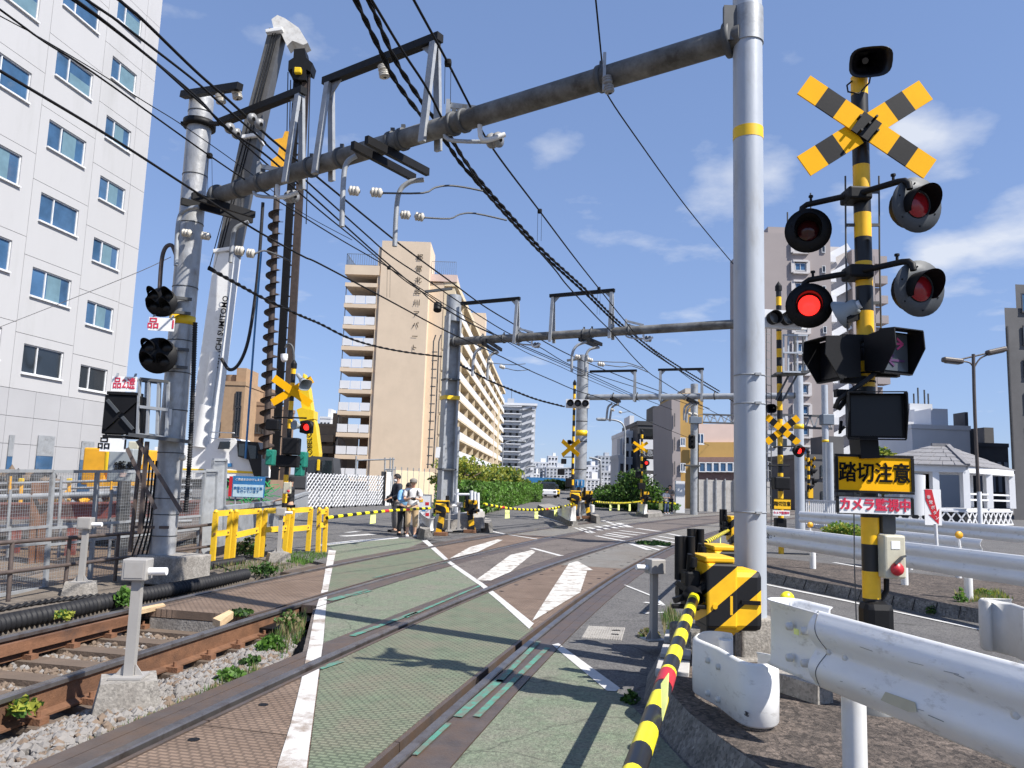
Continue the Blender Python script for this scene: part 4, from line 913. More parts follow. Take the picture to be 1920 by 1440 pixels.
for py in (212, 330, 420, 540, 640, 700, 770, 850, 935, 965, 1005): ring_band(lp_, A(345, py, LPY).z, .178, .014, 'galv_dark', 'steel_strap')
zc_ = A(375, 235, LPY).z; ring_band(lp_, zc_, .178, .10, 'black', 'collar', th=.06)
q = MB(); q.bar(A(340, 232, LPY-.1), A(410, 232, LPY-.1), .06, .05); q.build('collar_angle', 'black', lp_, True)
# black corrugated conduit down the right side
cp = [A(366, 605, LPY-.1), A(362, 720, LPY-.1), A(356, 850, LPY-.1), A(348, 960, LPY-.1)]
def corr(pts, r, pitch, dr=.12):
    pts = spl(pts, 12); out_ = []; rs = []; L = 0; n = 0; acc = [0]
    for i in range(1, len(pts)): acc.append(acc[-1]+(pts[i]-pts[i-1]).length)
    k = int(acc[-1]/pitch*4); j = 0
    for i in range(k+1):
        t_ = acc[-1]*i/k
        while j < len(acc)-2 and acc[j+1] < t_: j += 1
        f = (t_-acc[j])/max(1e-6, acc[j+1]-acc[j]); out_.append(pts[j].lerp(pts[j+1], f)); rs.append(r*(1 if i % 4 in (0, 1) else 1-dr*2))
    return out_, rs
p_, r_ = corr(cp, .036, .035); q = MB(); q.tube(p_, r_, 10); q.build('corrugated_conduit', 'rubber', lp_, True)
q = MB(); q.tube(spl([A(330, 478, LPY-.15), A(322, 460, LPY-.15), A(310, 465, LPY-.15), A(303, 490, LPY-.15), A(299, 545, LPY-.15)], 4), .03, 10); q.build('bent_pipe', 'rust_pipe', lp_, True)
for dx in (-.28, -.22, -.17, -.12):       # cables down the left side
    q = MB(); q.tube(spl([V((dx*.85, -.12, 1.7)), V((dx*.85, -.13, .9)), V((dx*1.15, -.16, .45)), V((dx*1.5, -.2, .05))], 3), .013, 6); q.build('cable', 'black', lp_)
q = MB(); q.bar((-.42, -.08, .75), (.14, -.19, .77), .03, .04); q.bar((-.42, -.08, .4), (-.40, -.08, 2.4), .05, .04); q.build('cable_frame', 'rust_pipe', lp_)
q = MB(); q.lathe(A(342, 858, LPY-.2), (.1, -1, 0), [(-.01, .001), (-.01, .05), (.005, .05), (.006, .001)], 16); q.build('round_plate', 'insulator', lp_, True)
q = MB(); q.bar(A(318, 767, LPY-.2), A(316, 797, LPY-.2), .07, .006, up=(0, 1, 0)); tg = q.build('tag_plate', 'white_clean', lp_, True)
# railway signals on the pole
def rail_signal(label, c, r):
    c = V(c); o = thing('railway_signal', label, 'railway signal', c); fx = V((.15, -1, 0)).normalized(); sx = V((-fx.y, fx.x, 0))
    q = MB(); q.lathe((0, 0, 0), fx, [(-.10, .001), (-.10, r*.9), (0, r), (.02, r), (.02, .001)], 32); q.build('backboard', 'black', o)
    for a, b_ in ((-.5, .45), (.42, .5), (-.5, -.3), (.35, -.3)):
        p = sx*(a*r)+V((0, 0, b_*r)); q = MB(); n = 14; vs = []; rr = r*.34
        for k in range(2):
            for i in range(n):
                t_ = R(-20+220*i/(n-1)); vs.append(p+sx*math.cos(t_)*rr+V((0, 0, math.sin(t_)*rr))+fx*(.02+k*(.06+.20*max(0, math.sin(t_)))))
        q.add(vs, [(i, i+1, n+i+1, n+i) for i in range(n-1)]); hd = q.build('hood', 'black', o)
        q = MB(); q.lathe(p, fx, [(.021, rr*.8), (.03, rr*.5), (.032, .001)], 14); q.build('lens', 'black_gloss', hd)
    for sg in (-1, 1): q = MB(); q.bar((0, .08, sg*r*.5), (.34, .22, sg*r*.5), .05, .04); q.build('mounting_arm', 'galv_dark', o)
    return o, fx, sx
rail_signal('upper round black railway signal with four hooded lamps on the left pole', A(303, 567, 11.0), .215)
rail_signal('lower larger round black railway signal with four hooded lamps on the left pole', A(297, 667, 11.0), .26)
def plate(label, c, w, h, txt, col, size, sx=1.0):
    o = thing('number_plate', label, 'number plate', c, group='signal number plates'); f = V((.12, -1, 0)).normalized(); s_ = V((-f.y, f.x, 0))
    q = MB(); q.bar(-s_*w/2, s_*w/2, .008, h); q.build('plate', 'white_clean', o)
    for sg in (-1, 1): q = MB(); q.bar(V((sg*w*.38, .01, h*.4)), V((sg*w*.38, .05, h*.75)), .03, .012); q.build('plate_clip', 'galv', o)
    text(txt, size, f*.008, s_, (0, 0, 1), col, o, depth=.002, bold=.002, sx=sx)
plate('small white plate lettered in red between the two round railway signals', A(303, 608, 10.85), .35, .19, '品   1', 'red_text', .17)
plate('white plate with red characters above the black square indicator', A(233, 720, 10.9), .335, .21, '品2遠', 'red_text', .17, .72)
plate('white plate with black characters below the black square indicator', A(212, 833, 10.9), .345, .205, '品   1', 'dark_text', .18)
c = A(228, 778, 10.95); o = thing('route_indicator', 'black square route indicator with crossed light tubes on the left pole', 'route indicator', c)
fx = V((.12, -1, 0)).normalized(); sx = V((-fx.y, fx.x, 0)); rz_ = math.atan2(sx.y, sx.x)
q = MB(); q.bbox((0, .1, 0), (.50, .26, .55), .015, rz_); q.build('case', 'black', o)
for s1_, s2_ in ((-1, 1), (1, 1), (-1, -1), (1, -1)):
    q = MB(); q.bar(fx*.045+sx*(s1_*.03)+V((0, 0, s2_*.03)), fx*.045+sx*(s1_*.19)+V((0, 0, s2_*.2)), .05, .04); q.build('light_tube', 'disc_grey' if s1_*s2_ < 0 else 'black', o)
for zz_ in (.30, -.31): q = MB(); q.bbox((0, .05, zz_), (.43, .2, .045), .005, rz_); q.build('cap_plate', 'black', o)
# galvanised service cage
pf = thing('service_platform', 'galvanised service cage bracketed to the left pole behind the black indicator', 'service platform', A(280, 815, 11.0))
def cage(px0, px1, pyt, pyb, Y0, Y1, root, n=4):
    for i in range(n):
        x = px0+(px1-px0)*i/(n-1); Yi = Y0+(Y1-Y0)*i/(n-1)
        q = MB(); q.bar(A(x, pyt+i*2, Yi), A(x-4, pyb+i*2, Yi), .05, .03); q.build('cage_bar', 'galv', root, True)
    for py in (pyt, (pyt+pyb)/2, pyb):
        q = MB(); q.bar(A(px0, py, Y0-.02), A(px1, py+6, Y1-.02), .03, .04); q.build('cage_rail', 'galv' if py != pyt else 'galv_dark', root, True)
cage(262, 316, 710, 815, 10.95, 11.05, pf); cage(250, 300, 712, 812, 11.5, 11.7, pf, 3)
q = MB(); q.bar(A(250, 816, 11.05), A(352, 828, 11.1), .35, .05); q.build('platform_floor', 'galv_dark', pf, True)
for a, b_ in (((258, 826), (340, 960)), ((238, 840), (292, 955)), ((276, 828), (262, 1000))):
    q = MB(); q.bar(A(*a, 10.95), A(*b_, 11.1), .04, .05); q.build('strut', 'rust_pipe', pf, True)
# ---------------------------------------------------------------- beams and portal frames
def beam_at(a, b_, px):
    lo, hi = 0.0, 1.0; inc = proj(b_)[0] > proj(a)[0]
    for _ in range(40):
        m_ = (lo+hi)/2
        if (proj(a.lerp(b_, m_))[0] < px) == inc: lo = m_
        else: hi = m_
    return a.lerp(b_, lo)
B1a, B1b = A(400, 366, LPY-.05), A(1392, 73, 6.68); B1a.z = B1b.z = (B1a.z+B1b.z)/2
def beam(label, a, b_, r, mat, group='overhead line beams'):
    o = thing('catenary_beam', label, 'overhead beam', a, group=group); q = MB(); q.cyl(a, b_, r, n=24); q.build('pipe', mat, o, True)
    d = (b_-a).normalized()
    for t_ in (.015, .985): q = MB(); q.lathe(a.lerp(b_, t_), d, [(-.03, r), (-.03, r*1.35), (.03, r*1.35), (.03, r)], 24); q.build('end_flange', 'galv_dark', o, True)
    return o, d
b1, bd1 = beam('thick steel pipe beam spanning from the left signal pole to the tall pale pole', B1a, B1b, .118, 'beam_steel')
def clampring(root, p, d, r, mat='galv_dark', w=.05):
    q = MB(); q.lathe(p, d, [(-w/2, r), (-w/2, r+.022), (w/2, r+.022), (w/2, r)], 20); q.bar(p+V((0, 0, r)), p+V((0, 0, r+.07)), .04, .05); q.build('clamp_ring', mat, root, True)
for px in (450, 492, 583, 640, 735, 755, 850, 870, 1128): clampring(b1, beam_at(B1a, B1b, px), bd1, .118)
def portal(root, a, b_, px1, px2, ytop, spread, w=.09, mat='galv', bar='black', r=.118, only2=False, y1top=None):
    d = (b_-a).normalized(); n = V((-d.y, d.x, 0)); P1 = beam_at(a, b_, px1); P2 = beam_at(a, b_, px2)
    zt_ = A(px2, ytop, P2.y).z
    for P in ((P2,) if only2 else (P1, P2)):
        top = V((P.x, P.y, zt_))
        for sg in (-1, 1):
            q = MB(); q.bar(top+n*(sg*.03), P+n*(sg*(r+.03+spread*.0))+V((0, 0, -r-.08)), w, .05, up=n); q.build('portal_leg', mat, root, True)
        q = MB(); dd_ = d if (P is P1) else -d; q.prism([top, top+dd_*.22, top+V((0, 0, -.22))], n*.02); q.build('gusset', mat, root, True, True)
    q = MB(); q.bar(V((P1.x, P1.y, zt_+.05))-d*(.1 if not only2 else 0), V((P2.x, P2.y, zt_+.05))+d*.08, .11, .10); q.build('portal_bar', bar, root, True)
    return V((P1.x, P1.y, zt_)), V((P2.x, P2.y, zt_))
portal(b1, B1a, B1b, 608, 808, 80, .1)
q_t = portal(b1, B1a, B1b, 402, 552, 178, .1, only2=True)
def insul(root, a, b_, n=2, r=.055, mat='insulator', name='insulator'):
    a, b_ = V(a), V(b_); d = b_-a; L = d.length; q = MB(); pr = [(0, .02)]
    for i in range(n):
        t_ = L*(i+.08)/n; s_ = L/n*.86; pr += [(t_, .025)]+[(t_+s_*f_, r*g_) for f_, g_ in ((.04, .85), (.1, 1), (.24, 1), (.27, .8), (.33, .8), (.36, 1), (.55, 1), (.58, .8), (.64, .8), (.67, 1), (.86, 1), (.95, .8))]+[(t_+s_, .025)]
    q.lathe(a, d, pr+[(L, .02)], 14); return q.build(name, mat, root, True)
def pulloff(root, z, bars, pipes, ins, rods, pr=.032):
    for a, b_ in bars:
        q = MB(); q.bar(G(*a, z), G(*b_, z), .06, .10); q.build('cantilever_channel', 'black', root, True)
    for pts in pipes:
        Y = G(*pts[0], z-.08).y; q = MB(); q.tube(spl([A(x, y, Y) for x, y in pts], 5), pr, 10); q.build('drop_pipe', 'galv', root, True)
    for a, b_, Y in ins: insul(root, A(*a, Y), A(*b_, Y), 1, .058)
    for pts, Y0, Y1 in rods:
        k = len(pts); q = MB(); q.tube(spl([A(x, y, Y0+(Y1-Y0)*i/(k-1)) for i, (x, y) in enumerate(pts)], 3), .012, 6); q.build('steady_rod', 'galv_dark', root, True)
Yp = G(660, 280, B1a.z-.2).y; Yq = G(795, 337, B1a.z-.2).y
pulloff(b1, B1a.z-.17, [((687, 262), (802, 323)), ((661, 272), (777, 334))], [((668, 292), (650, 306), (644, 340), (641, 425)), ((795, 337), (765, 343), (746, 370), (740, 462))],
        [((653, 357), (675, 359), Yp), ((694, 360), (718, 362), Yp), ((750, 402), (770, 404), Yq), ((777, 405), (796, 408), Yq)],
        [(((718, 362), (793, 362), (815, 352), (840, 348), (870, 351), (905, 358)), Yp, Yp+.6), (((796, 408), (843, 410), (862, 402), (890, 400), (950, 413)), Yq, Yq+.7)])
pulloff(b1, B1a.z-.17, [((360, 367), (477, 403)), ((340, 377), (473, 413))], [((372, 388), (345, 395), (334, 420), (330, 498)), ((466, 416), (442, 428), (436, 450), (432, 492))],
        [((340, 436), (360, 438), LPY-.3), ((376, 441), (395, 444), LPY-.3), ((440, 469), (458, 471), 9.6), ((462, 474), (478, 476), 9.6)], [(((478, 476), (495, 470), (520, 478), (545, 490)), 9.6, 10.2)])
def bracket(root, a, b_, px, dz=0.0):
    P = beam_at(a, b_, px); d = (b_-a).normalized(); n = V((d.y, -d.x, 0))
    if n.y > 0: n = -n
    n2 = V((.8, .6, 0))
    q = MB(); q.bar(P+V((0, 0, .30))-d*.3+n2*.1, P+V((0, 0, .17))+d*.12+n2*.2, .05, .06); q.bar(P+V((0, 0, .19))-d*.3+n2*.1, P+V((0, 0, .06))+d*.12+n2*.2, .05, .06); q.build('bracket_arm', 'galv', root, True)
    q = MB(); q.bar(P-d*.32+n2*.08+V((0, 0, .36)), P-d*.32+n2*.08+V((0, 0, -.05)), .10, .05); q.build('bracket_plate', 'galv', root, True)
    e = P+V((.28, .05, -.22))
    q = MB(); q.tube(spl([P-d*.28+V((0, 0, .0)), P-d*.2+V((0, 0, -.18)), e], 4), .025, 8); q.build('bracket_strut', 'pole_pale', root, True)
    f = V((.6, -.5, -.1)).normalized()
    for k in range(2): q = MB(); q.lathe(e+f*(.05+.1*k), f, [(0, .02), (.01, .085), (.045, .09), (.07, .03)], 16); q.build('disc_insulator', 'insulator_grey', root, True)
    q = MB(); q.tube(spl([P+d*.25+V((0, 0, -.05)), P+d*.3+V((0, 0, -.3)), e+f*.28+V((0, 0, .05))], 4), .03, 8); q.build('bracket_hook', 'white', root, True)
bracket(b1, B1a, B1b, 868); bracket(b1, B1a, B1b, 500)
P = beam_at(B1a, B1b, 1130); q = MB(); q.bar(P+V((0, -.13, .2)), P+V((0, -.13, -.2)), .05, .03); q.build('hanger_plate', 'galv', b1, True)
insul(b1, P+V((.02, -.15, -.05)), P+V((.06, -.15, -.24)), 2, .05, 'insulator_grey')
insul(b1, A(718, 122, 9.2), A(722, 146, 9.2), 2, .07)
# top bar of the left pole with hanging insulators
tb = A(343, 178, LPY-.1); te = A(450, 162, LPY-.9); q = MB(); q.bar(tb, te, .1, .1); q.build('top_bar', 'black', lp_, True)
for px, py in ((412, 180), (443, 172)): insul(lp_, A(px, py-3, LPY-.75), A(px+3, py+14, LPY-.75), 2, .07)
for (x, y) in ((470, 222), (484, 232), (428, 240), (441, 250)): q = MB(); q.lathe(A(x, y, 10.6), (.7, -.4, -.3), [(0, .02), (.01, .075), (.05, .08), (.07, .03)], 14); q.build('disc_insulator', 'insulator_grey', b1, True)
# second beam: grey column with ladder, pipe beam to a post behind the big pole
P2 = A(834, 965, 24.5); P2.z = 0
c2 = thing('catenary_column', 'grey steel column with caged ladder behind the paired gate machines', 'steel column', P2)
rot2 = R(24); q = MB(); w2 = .23
for sg in (-1, 1): q.box((sg*.19*math.cos(rot2), sg*.19*math.sin(rot2), 3.4), (.06, .42, 6.8), rot2)
q.box((0, 0, 3.4), (.33, .06, 6.8), rot2); q.build('column_section', 'galv', c2)
q = MB(); q.cyl((0, 0, 6.6), (0, 0, 7.45), .24, n=20); q.build('column_head', 'galv', c2)
zz_ = A(834, 746, 24.5).z; q = MB(); q.box((0, 0, zz_), (.50, .50, .12), rot2); q.build('tape_band', 'yellow_tape', c2)
for zz_ in (A(834, 712, 24.5).z, A(834, 880, 24.5).z): q = MB(); q.box((0, 0, zz_), (.48, .48, .05), rot2); q.build('steel_strap', 'galv_dark', c2)
for px in (809, 819):
    q = MB(); q.tube([A(px+8, 628, 24.2), A(px+4, 640, 24.2), A(px-1, 760, 24.2), A(px-7, 878, 24.2)], .022, 6); lr = q.build('ladder_rail', 'galv_dark', c2, True)
for i in range(14):
    py = 660+i*16.2; q = MB(); q.bar(A(810-i*.8, py, 24.2), A(820-i*.8, py, 24.2), .03, .03); q.build('ladder_rung', 'galv_dark', c2, True)
q = MB(); q.bar(A(822, 838, 24.1), A(820, 858, 24.1), .14, .01, up=(0, 1, 0)); q.build('tag_plate', 'white_clean', c2, True)
q = MB(); q.cyl(A(821, 570, 24.3), A(820, 582, 24.2), .13, n=14); q.build('floodlight', 'black', c2, True)
q = MB(); q.bar(A(797, 547, 24.3), A(848, 541, 24.3), .08, .08); q.build('top_bar', 'galv_dark', c2, True)
z2_ = 5.92
B2a = A(846, 641, 24.4); z2_ = B2a.z; B2b = G(1407, 606, z2_)
b2, bd2 = beam('second pipe beam from the grey column to behind the pale pole', B2a, B2b, .125, 'beam_steel')
pole_thing('catenary_pole', 'second overhead line pole standing hidden right behind the tall pale pole', B2b, 7.3, .15, 'pole_pale')
for px in (905, 945, 975, 1095, 1110, 1180): clampring(b2, beam_at(B2a, B2b, px), bd2, .125)
portal(b2, B2a, B2b, 1035, 1146, 548, .1, r=.125)
portal(b2, B2a, B2b, 862, 968, 563, .1, r=.125, only2=True)
pulloff(b2, z2_-.2, [((912, 638), (940, 656)), ((905, 644), (932, 660))], [((905, 652), (892, 660), (887, 680), (886, 705)), ((935, 660), (920, 666), (915, 685), (914, 712))], [((914, 678), (925, 681), 22.8), ((936, 686), (947, 690), 22.8)], [(((925, 681), (960, 684), (985, 682)), 22.8, 24), (((947, 690), (970, 695), (993, 693)), 22.8, 24)], .045)
pulloff(b2, z2_-.2, [((1090, 630), (1128, 646)), ((1086, 636), (1120, 650))], [((1100, 641), (1082, 648), (1073, 664), (1072, 697)), ((1124, 651), (1105, 656), (1098, 672), (1098, 705))], [((1077, 668), (1088, 670), 19.8), ((1100, 673), (1112, 677), 19.5), ((1120, 682), (1134, 684), 19.5)], [(((1112, 677), (1150, 679), (1175, 680), (1205, 690)), 19.5, 21), (((1134, 684), (1165, 688), (1185, 686), (1215, 698)), 19.5, 21)], .04)
bracket(b2, B2a, B2b, 983); bracket(b2, B2a, B2b, 1190)
# third beam: round pole on the mid road island to a pale pole on the right
P3 = G(1087, 985); P3 = V((A(1087, 960, 35).x, 35, 0))
c3 = pole_thing('catenary_pole', 'round grey steel pole on the mid road island', P3, 7.4, .26, 'galv', n=22)
ring_band(c3, A(1085, 812, 35).z, .26, .25, 'yellow_tape', 'tape_band', 22)
for py in (705, 750, 790, 828, 880): ring_band(c3, A(1087, py, 35).z, .26, .05, 'galv_dark', 'steel_strap', 22)
q = MB(); q.bbox(A(1087, 907, 34.7), (.42, .04, .36), .01); wp = q.build('water_notice', 'sign_blue', c3, True)
for dx in (-.09, .09): q = MB(); q.bar(A(1087, 905, 34.66)+V((dx, 0, .1)), A(1087, 905, 34.66)+V((dx, 0, -.12)), .09, .02); q.build('pictogram', 'white_clean', wp, True)
q = MB(); q.bar(A(1063, 676, 34.8), A(1093, 672, 34.8), .1, .1); q.build('top_bar', 'galv_dark', c3, True)
B3a = A(1098, 745, 34.9); B3b = G(1497, 742, B3a.z)
b3, bd3 = beam('third pipe beam from the mid road pole to the pale blue pole on the right', B3a, B3b, .13, 'galv')
p3b = pole_thing('catenary_pole', 'pale blue steel pole with yellow tape behind the second crossbuck', B3b, 6.3, .19, 'pole_pale')
ring_band(p3b, A(1495, 800, B3b.y).z, .19, .2, 'yellow_tape', 'tape_band', 20)
portal(b3, B3a, B3b, 1105, 1190, 697, .1, r=.13, only2=True); portal(b3, B3a, B3b, 1238, 1316, 694, .1, r=.13)
for px in (1150, 1195, 1340): clampring(b3, beam_at(B3a, B3b, px), bd3, .13)
pulloff(b3, B3a.z-.2, [((1145, 748), (1160, 756)), ((1148, 746), (1163, 753))], [((1148, 757), (1140, 764), (1137, 788)), ((1160, 758), (1148, 764), (1143, 790))], [((1145, 767), (1152, 770), 33), ((1160, 772), (1166, 774), 33)], [(((1166, 774), (1180, 772), (1192, 777)), 33, 34)], .05)
pulloff(b3, B3a.z-.2, [((1290, 747), (1310, 756)), ((1288, 750), (1306, 758))], [((1295, 756), (1284, 764), (1283, 788)), ((1305, 758), (1290, 766), (1287, 792))], [((1290, 774), (1297, 777), 30), ((1300, 775), (1308, 779), 30)], [(((1308, 779), (1320, 777), (1340, 785)), 30, 31)], .05)
# ---------------------------------------------------------------- wires
def wire(label, pts, z0, z1=None, r=.011, twist=False, droppers=(), group='overhead wires', mat='wire', Ys=None):
    z1 = z0 if z1 is None else z1; k = len(pts)
    if Ys: P = [A(x, y, Ys[0]+(Ys[1]-Ys[0])*i/(k-1)) for i, (x, y) in enumerate(pts)]
    else: P = [G(x, y, z0+(z1-z0)*i/(k-1)) for i, (x, y) in enumerate(pts)]
    d0 = (P[0]-P[1]); P = [P[0]+d0.normalized()*(2.0 if not Ys else 0)]+P
    o = thing('overhead_wire', label, 'overhead wire', P[len(P)//2], group=group)
    S_ = spl(P, 6)
    if twist:
        for ph in (0, math.pi):
            T = []; L = 0; pp = S_[0]; n_ = 0
            for i in range(len(S_)-1):
                m_ = max(1, int((S_[i+1]-S_[i]).length/.09))
                for j in range(m_):
                    p = S_[i].lerp(S_[i+1], j/m_); L += (S_[i+1]-S_[i]).length/m_; a = L*9+ph
                    T.append(p+V((math.cos(a)*r*.9, math.sin(a)*r*.35, math.sin(a)*r*.9)))
            q = MB(); q.tube(T, r, 6); q.build('strand', mat, o, True)
    else:
        q = MB(); q.tube(S_, r, 7); q.build('conductor', mat, o, True)
    for (x, y, y2) in droppers:
        best = min(S_, key=lambda p: (proj(p)[0]-x)**2+(proj(p)[1]-y)**2)
        q = MB(); q.bbox(best, (.07, .07, .07), .015); q.build('wire_clamp', 'wire', o, True)
        b_ = A(x-1, y2, best.y); 
        for dx in (-.03, .03): q = MB(); q.cyl(best+V((dx, 0, 0)), b_+V((dx, 0, 0)), .003, n=4); q.build('dropper', 'wire', o, True)
wire('thick twisted feeder passing the middle portal frame, left one of the pair', [(667, 0), (717, 103), (742, 152), (787, 213), (833, 262), (863, 305), (907, 356), (977, 434), (1023, 482), (1100, 552), (1163, 612), (1240, 672), (1345, 736), (1420, 775)], 6.5, 6.1, .019, True)
wire('thick twisted feeder passing the middle portal frame, right one of the pair', [(692, 0), (735, 100), (765, 152), (803, 207), (843, 256), (873, 303), (915, 356), (985, 434), (1029, 480), (1106, 550), (1168, 610), (1246, 670), (1350, 734)], 6.55, 6.15, .019, True)
wire('plain black wire running just right of the twisted feeders', [(697, 0), (753, 93), (800, 165), (833, 230), (870, 298), (912, 362), (985, 442), (1040, 505), (1065, 537), (1119, 595), (1148, 624), (1184, 666), (1215, 697), (1240, 714), (1310, 757), (1380, 795)], 5.9, 5.2, .014, droppers=())
wire('messenger wire with clamps over the nearer track', [(776, 0), (840, 118), (880, 196), (923, 277), (1012, 396), (1075, 480), (1123, 541), (1172, 602), (1215, 650), (1300, 715)], 5.75, 5.9, .013, droppers=((840, 118, 195), (1012, 396, 452), (1123, 541, 590)))
wire('thin wire from the right end of the first beam down to the far right', [(1113, -30), (1117, 0), (1130, 130), (1136, 172), (1200, 268), (1290, 392), (1375, 495), (1420, 545)], 6.1, 6.0, .009)
wire('topmost black feeder on the left running to the grey column', [(223, 0), (267, 37), (363, 130), (423, 183), (493, 247), (540, 287), (727, 440), (787, 486), (850, 532), (906, 573), (962, 607), (1000, 629), (1069, 666), (1150, 700), (1236, 733), (1330, 766)], 6.75, 6.75, .02)
wire('second black feeder on the left with small hooks', [(163, 0), (217, 37), (273, 80), (367, 153), (420, 200), (493, 263), (520, 290), (683, 437), (733, 480), (798, 523), (850, 559), (902, 594), (954, 625), (1010, 650), (1090, 693), (1236, 740), (1320, 768)], 6.45, 6.5, .016)
wire('third black feeder on the left, sagging to the grey column', [(137, 0), (183, 32), (267, 97), (340, 157), (380, 193), (423, 240), (493, 287), (560, 345), (662, 437), (700, 471), (756, 519), (787, 544), (812, 566), (845, 585), (900, 615), (1002, 657), (1111, 705), (1186, 739), (1260, 768)], 6.1, 6.2, .016)
wire('fourth black feeder on the left close under the third', [(143, 0), (190, 35), (275, 103), (350, 170), (400, 215), (460, 272), (520, 325), (600, 395), (668, 450), (706, 482), (762, 528), (812, 560), (860, 595), (930, 630), (1006, 662), (1115, 711), (1190, 745)], 5.95, 6.1, .013)
wire('messenger wire of the farther track with two droppers', [(0, 18), (83, 78), (177, 138), (393, 292), (500, 363), (623, 440), (692, 480), (729, 502), (787, 540), (830, 568), (900, 610), (985, 660), (1043, 684), (1106, 713), (1200, 752)], 5.75, 5.75, .011, droppers=((395, 293, 365), (729, 502, 558)))
wire('contact wire over the farther track', [(0, 133), (207, 257), (367, 360), (477, 430), (567, 480), (600, 495), (723, 560), (829, 617), (892, 646), (930, 664), (994, 695), (1040, 715), (1080, 732), (1150, 756), (1236, 799), (1330, 835)], 5.05, 4.95, .015)
wire('thin wire high across the white building', [(0, 30), (60, 62), (170, 127), (270, 190), (350, 240), (470, 325), (560, 395), (660, 450)], 5.9, 5.9, .006)
wire('sagging twisted cable from the left pole to the grey column', [(396, 505), (450, 535), (500, 562), (560, 590), (600, 607), (650, 632), (700, 648), (760, 660), (832, 669)], 0, r=.018, twist=True, Ys=(11.3, 24.3), group='signal cables')
wire('sagging twisted cable from the grey column to the mid road signal', [(842, 672), (880, 693), (919, 714), (957, 730), (1007, 749), (1061, 763)], 0, r=.025, twist=True, Ys=(24.6, 34.5), group='signal cables')
wire('thin pale wire slanting across the white building', [(0, 613), (120, 566), (255, 512), (320, 482)], 0, r=.006, Ys=(16, 11.6), mat='galv', group='signal cables')
# ================================================================== trackside left, far signals, gates, people
strip = curve(2, -1.2, 1, 15.2)+[V((-4.6, 15.9, 0)), V((-5.2, 16.2, 0)), V((-5.75, 14.5, 0)), V((-6.1, 12, 0)), V((-6.55, 9, 0)), V((-7.2, 1, 0))]
slab('trackside_path', strip, 'soil', -.05, .36)
# ---- obstacle sensor posts
def sensor(label, p, rz=0.0, block=True, sc=1.0, mat='post_grey', z0=0.0):
    o = thing('sensor_post', label, 'sensor post', (p[0], p[1], z0), rz, 'crossing sensor posts'); o.scale = (sc, sc, sc)
    if block: q = MB(); q.box((0, 0, -.03), (.46, .40, .29), R(20), .78); q.build('concrete_block', 'concrete', o)
    q = MB(); q.box((0, 0, .45), (.066, .062, .68)); q.box((0, 0, .125), (.22, .20, .015)); ps = q.build('post', mat, o)
    for a, b_ in ((-.07, -.06), (.07, -.06)): q = MB(); q.prism([V((a*.55, b_*.2, .13)), V((a*1.4, b_*.2, .13)), V((a*.55, b_*.2, .21))], (0, .012, 0)); q.build('gusset', mat, ps, False, True)
    q = MB(); q.bbox((-.01, 0, .87), (.17, .15, .15), .008); hd = q.build('sensor_head', mat, o)
    q = MB(); q.cyl((.075, -.01, .855), (.20, -.02, .86), .028, n=14); q.build('lens_tube', 'white_clean', hd)
    q = MB(); q.box((-.01, -.077, .87), (.13, .004, .11)); q.build('cover_plate', mat, hd)
    return o
sensor('nearest grey sensor post on a concrete block in the ballast', G(240, 1296, .0), R(6), z0=-.02)
sensor('grey sensor post on a concrete block beside the rusty railing', G(150, 1106), R(6), z0=-.02)
sensor('grey sensor post in front of the yellow fence', G(522, 1048), R(6), sc=1.0)
sensor('slim grey sensor post beside the nearest gate machine', G(1225, 1222), R(200), False, .92)
for i, (px, py) in enumerate(((841, 1004), (859, 1001))): sensor(('sensor post between the paired gate machines, left one', 'sensor post between the paired gate machines, right one')[i], G(px, py), R(6+170*i), False, .98)
for i, (px, py) in enumerate(((1087, 978), (1104, 977))): sensor(('left sensor post at the mid road gate machines', 'right sensor post at the mid road gate machines')[i], G(px, py), R(6+170*i), False, 1.0)
q = MB(); p = A(1333, 985, 16.5)
# ---- corrugated hoses and cables along the track
def hose(label, pts, r, pitch, mat='rubber'):
    p_, r_ = corr([V((p.x, p.y, p.z)) for p in pts], r, pitch, .10); q = MB(); q.tube(p_, r_, 12); o = q.build('corrugated_hose', mat); tag(o, label, 'hose', 'corrugated hoses along the track')
hose('thick black corrugated hose along the farther track', [G(x, y, .02) for x, y in ((-60, 1186), (0, 1170), (120, 1146), (215, 1126), (330, 1104), (400, 1090), (462, 1077))], .095, .066)
hose('shorter black corrugated hose below the yellow fence', [G(x, y, .0) for x, y in ((372, 1070), (395, 1061), (430, 1055), (455, 1051))], .075, .045)
hose('second short corrugated hose beside the concrete pole foot', [G(x, y, .0) for x, y in ((366, 1088), (385, 1085), (402, 1082))], .08, .045)
q = MB(); 
pts = spl([G(x, y, .04) for x, y in ((-40, 1150), (60, 1132), (150, 1120), (240, 1112), (320, 1095))], 6)
tw = []
for ph in (0, math.pi):
    T = [p+V((math.cos(i*1.3+ph)*.016, 0, math.sin(i*1.3+ph)*.016)) for i, p in enumerate(spl(pts, 3))]; tw.append(T)
o = thing('twisted_cable', 'thin twisted black cable lying behind the thick hose', 'cable', pts[0])
for T in tw: q = MB(); q.tube(T, .018, 6); q.build('strand', 'rubber', o, True)
q = MB(); q.tube(spl([G(383, 1052, .05), G(408, 1060, .03), G(432, 1070, .0)], 4), .012, 6); tag(q.build('loose_cable', 'rubber'), 'loose black cable end below the yellow fence', 'cable')
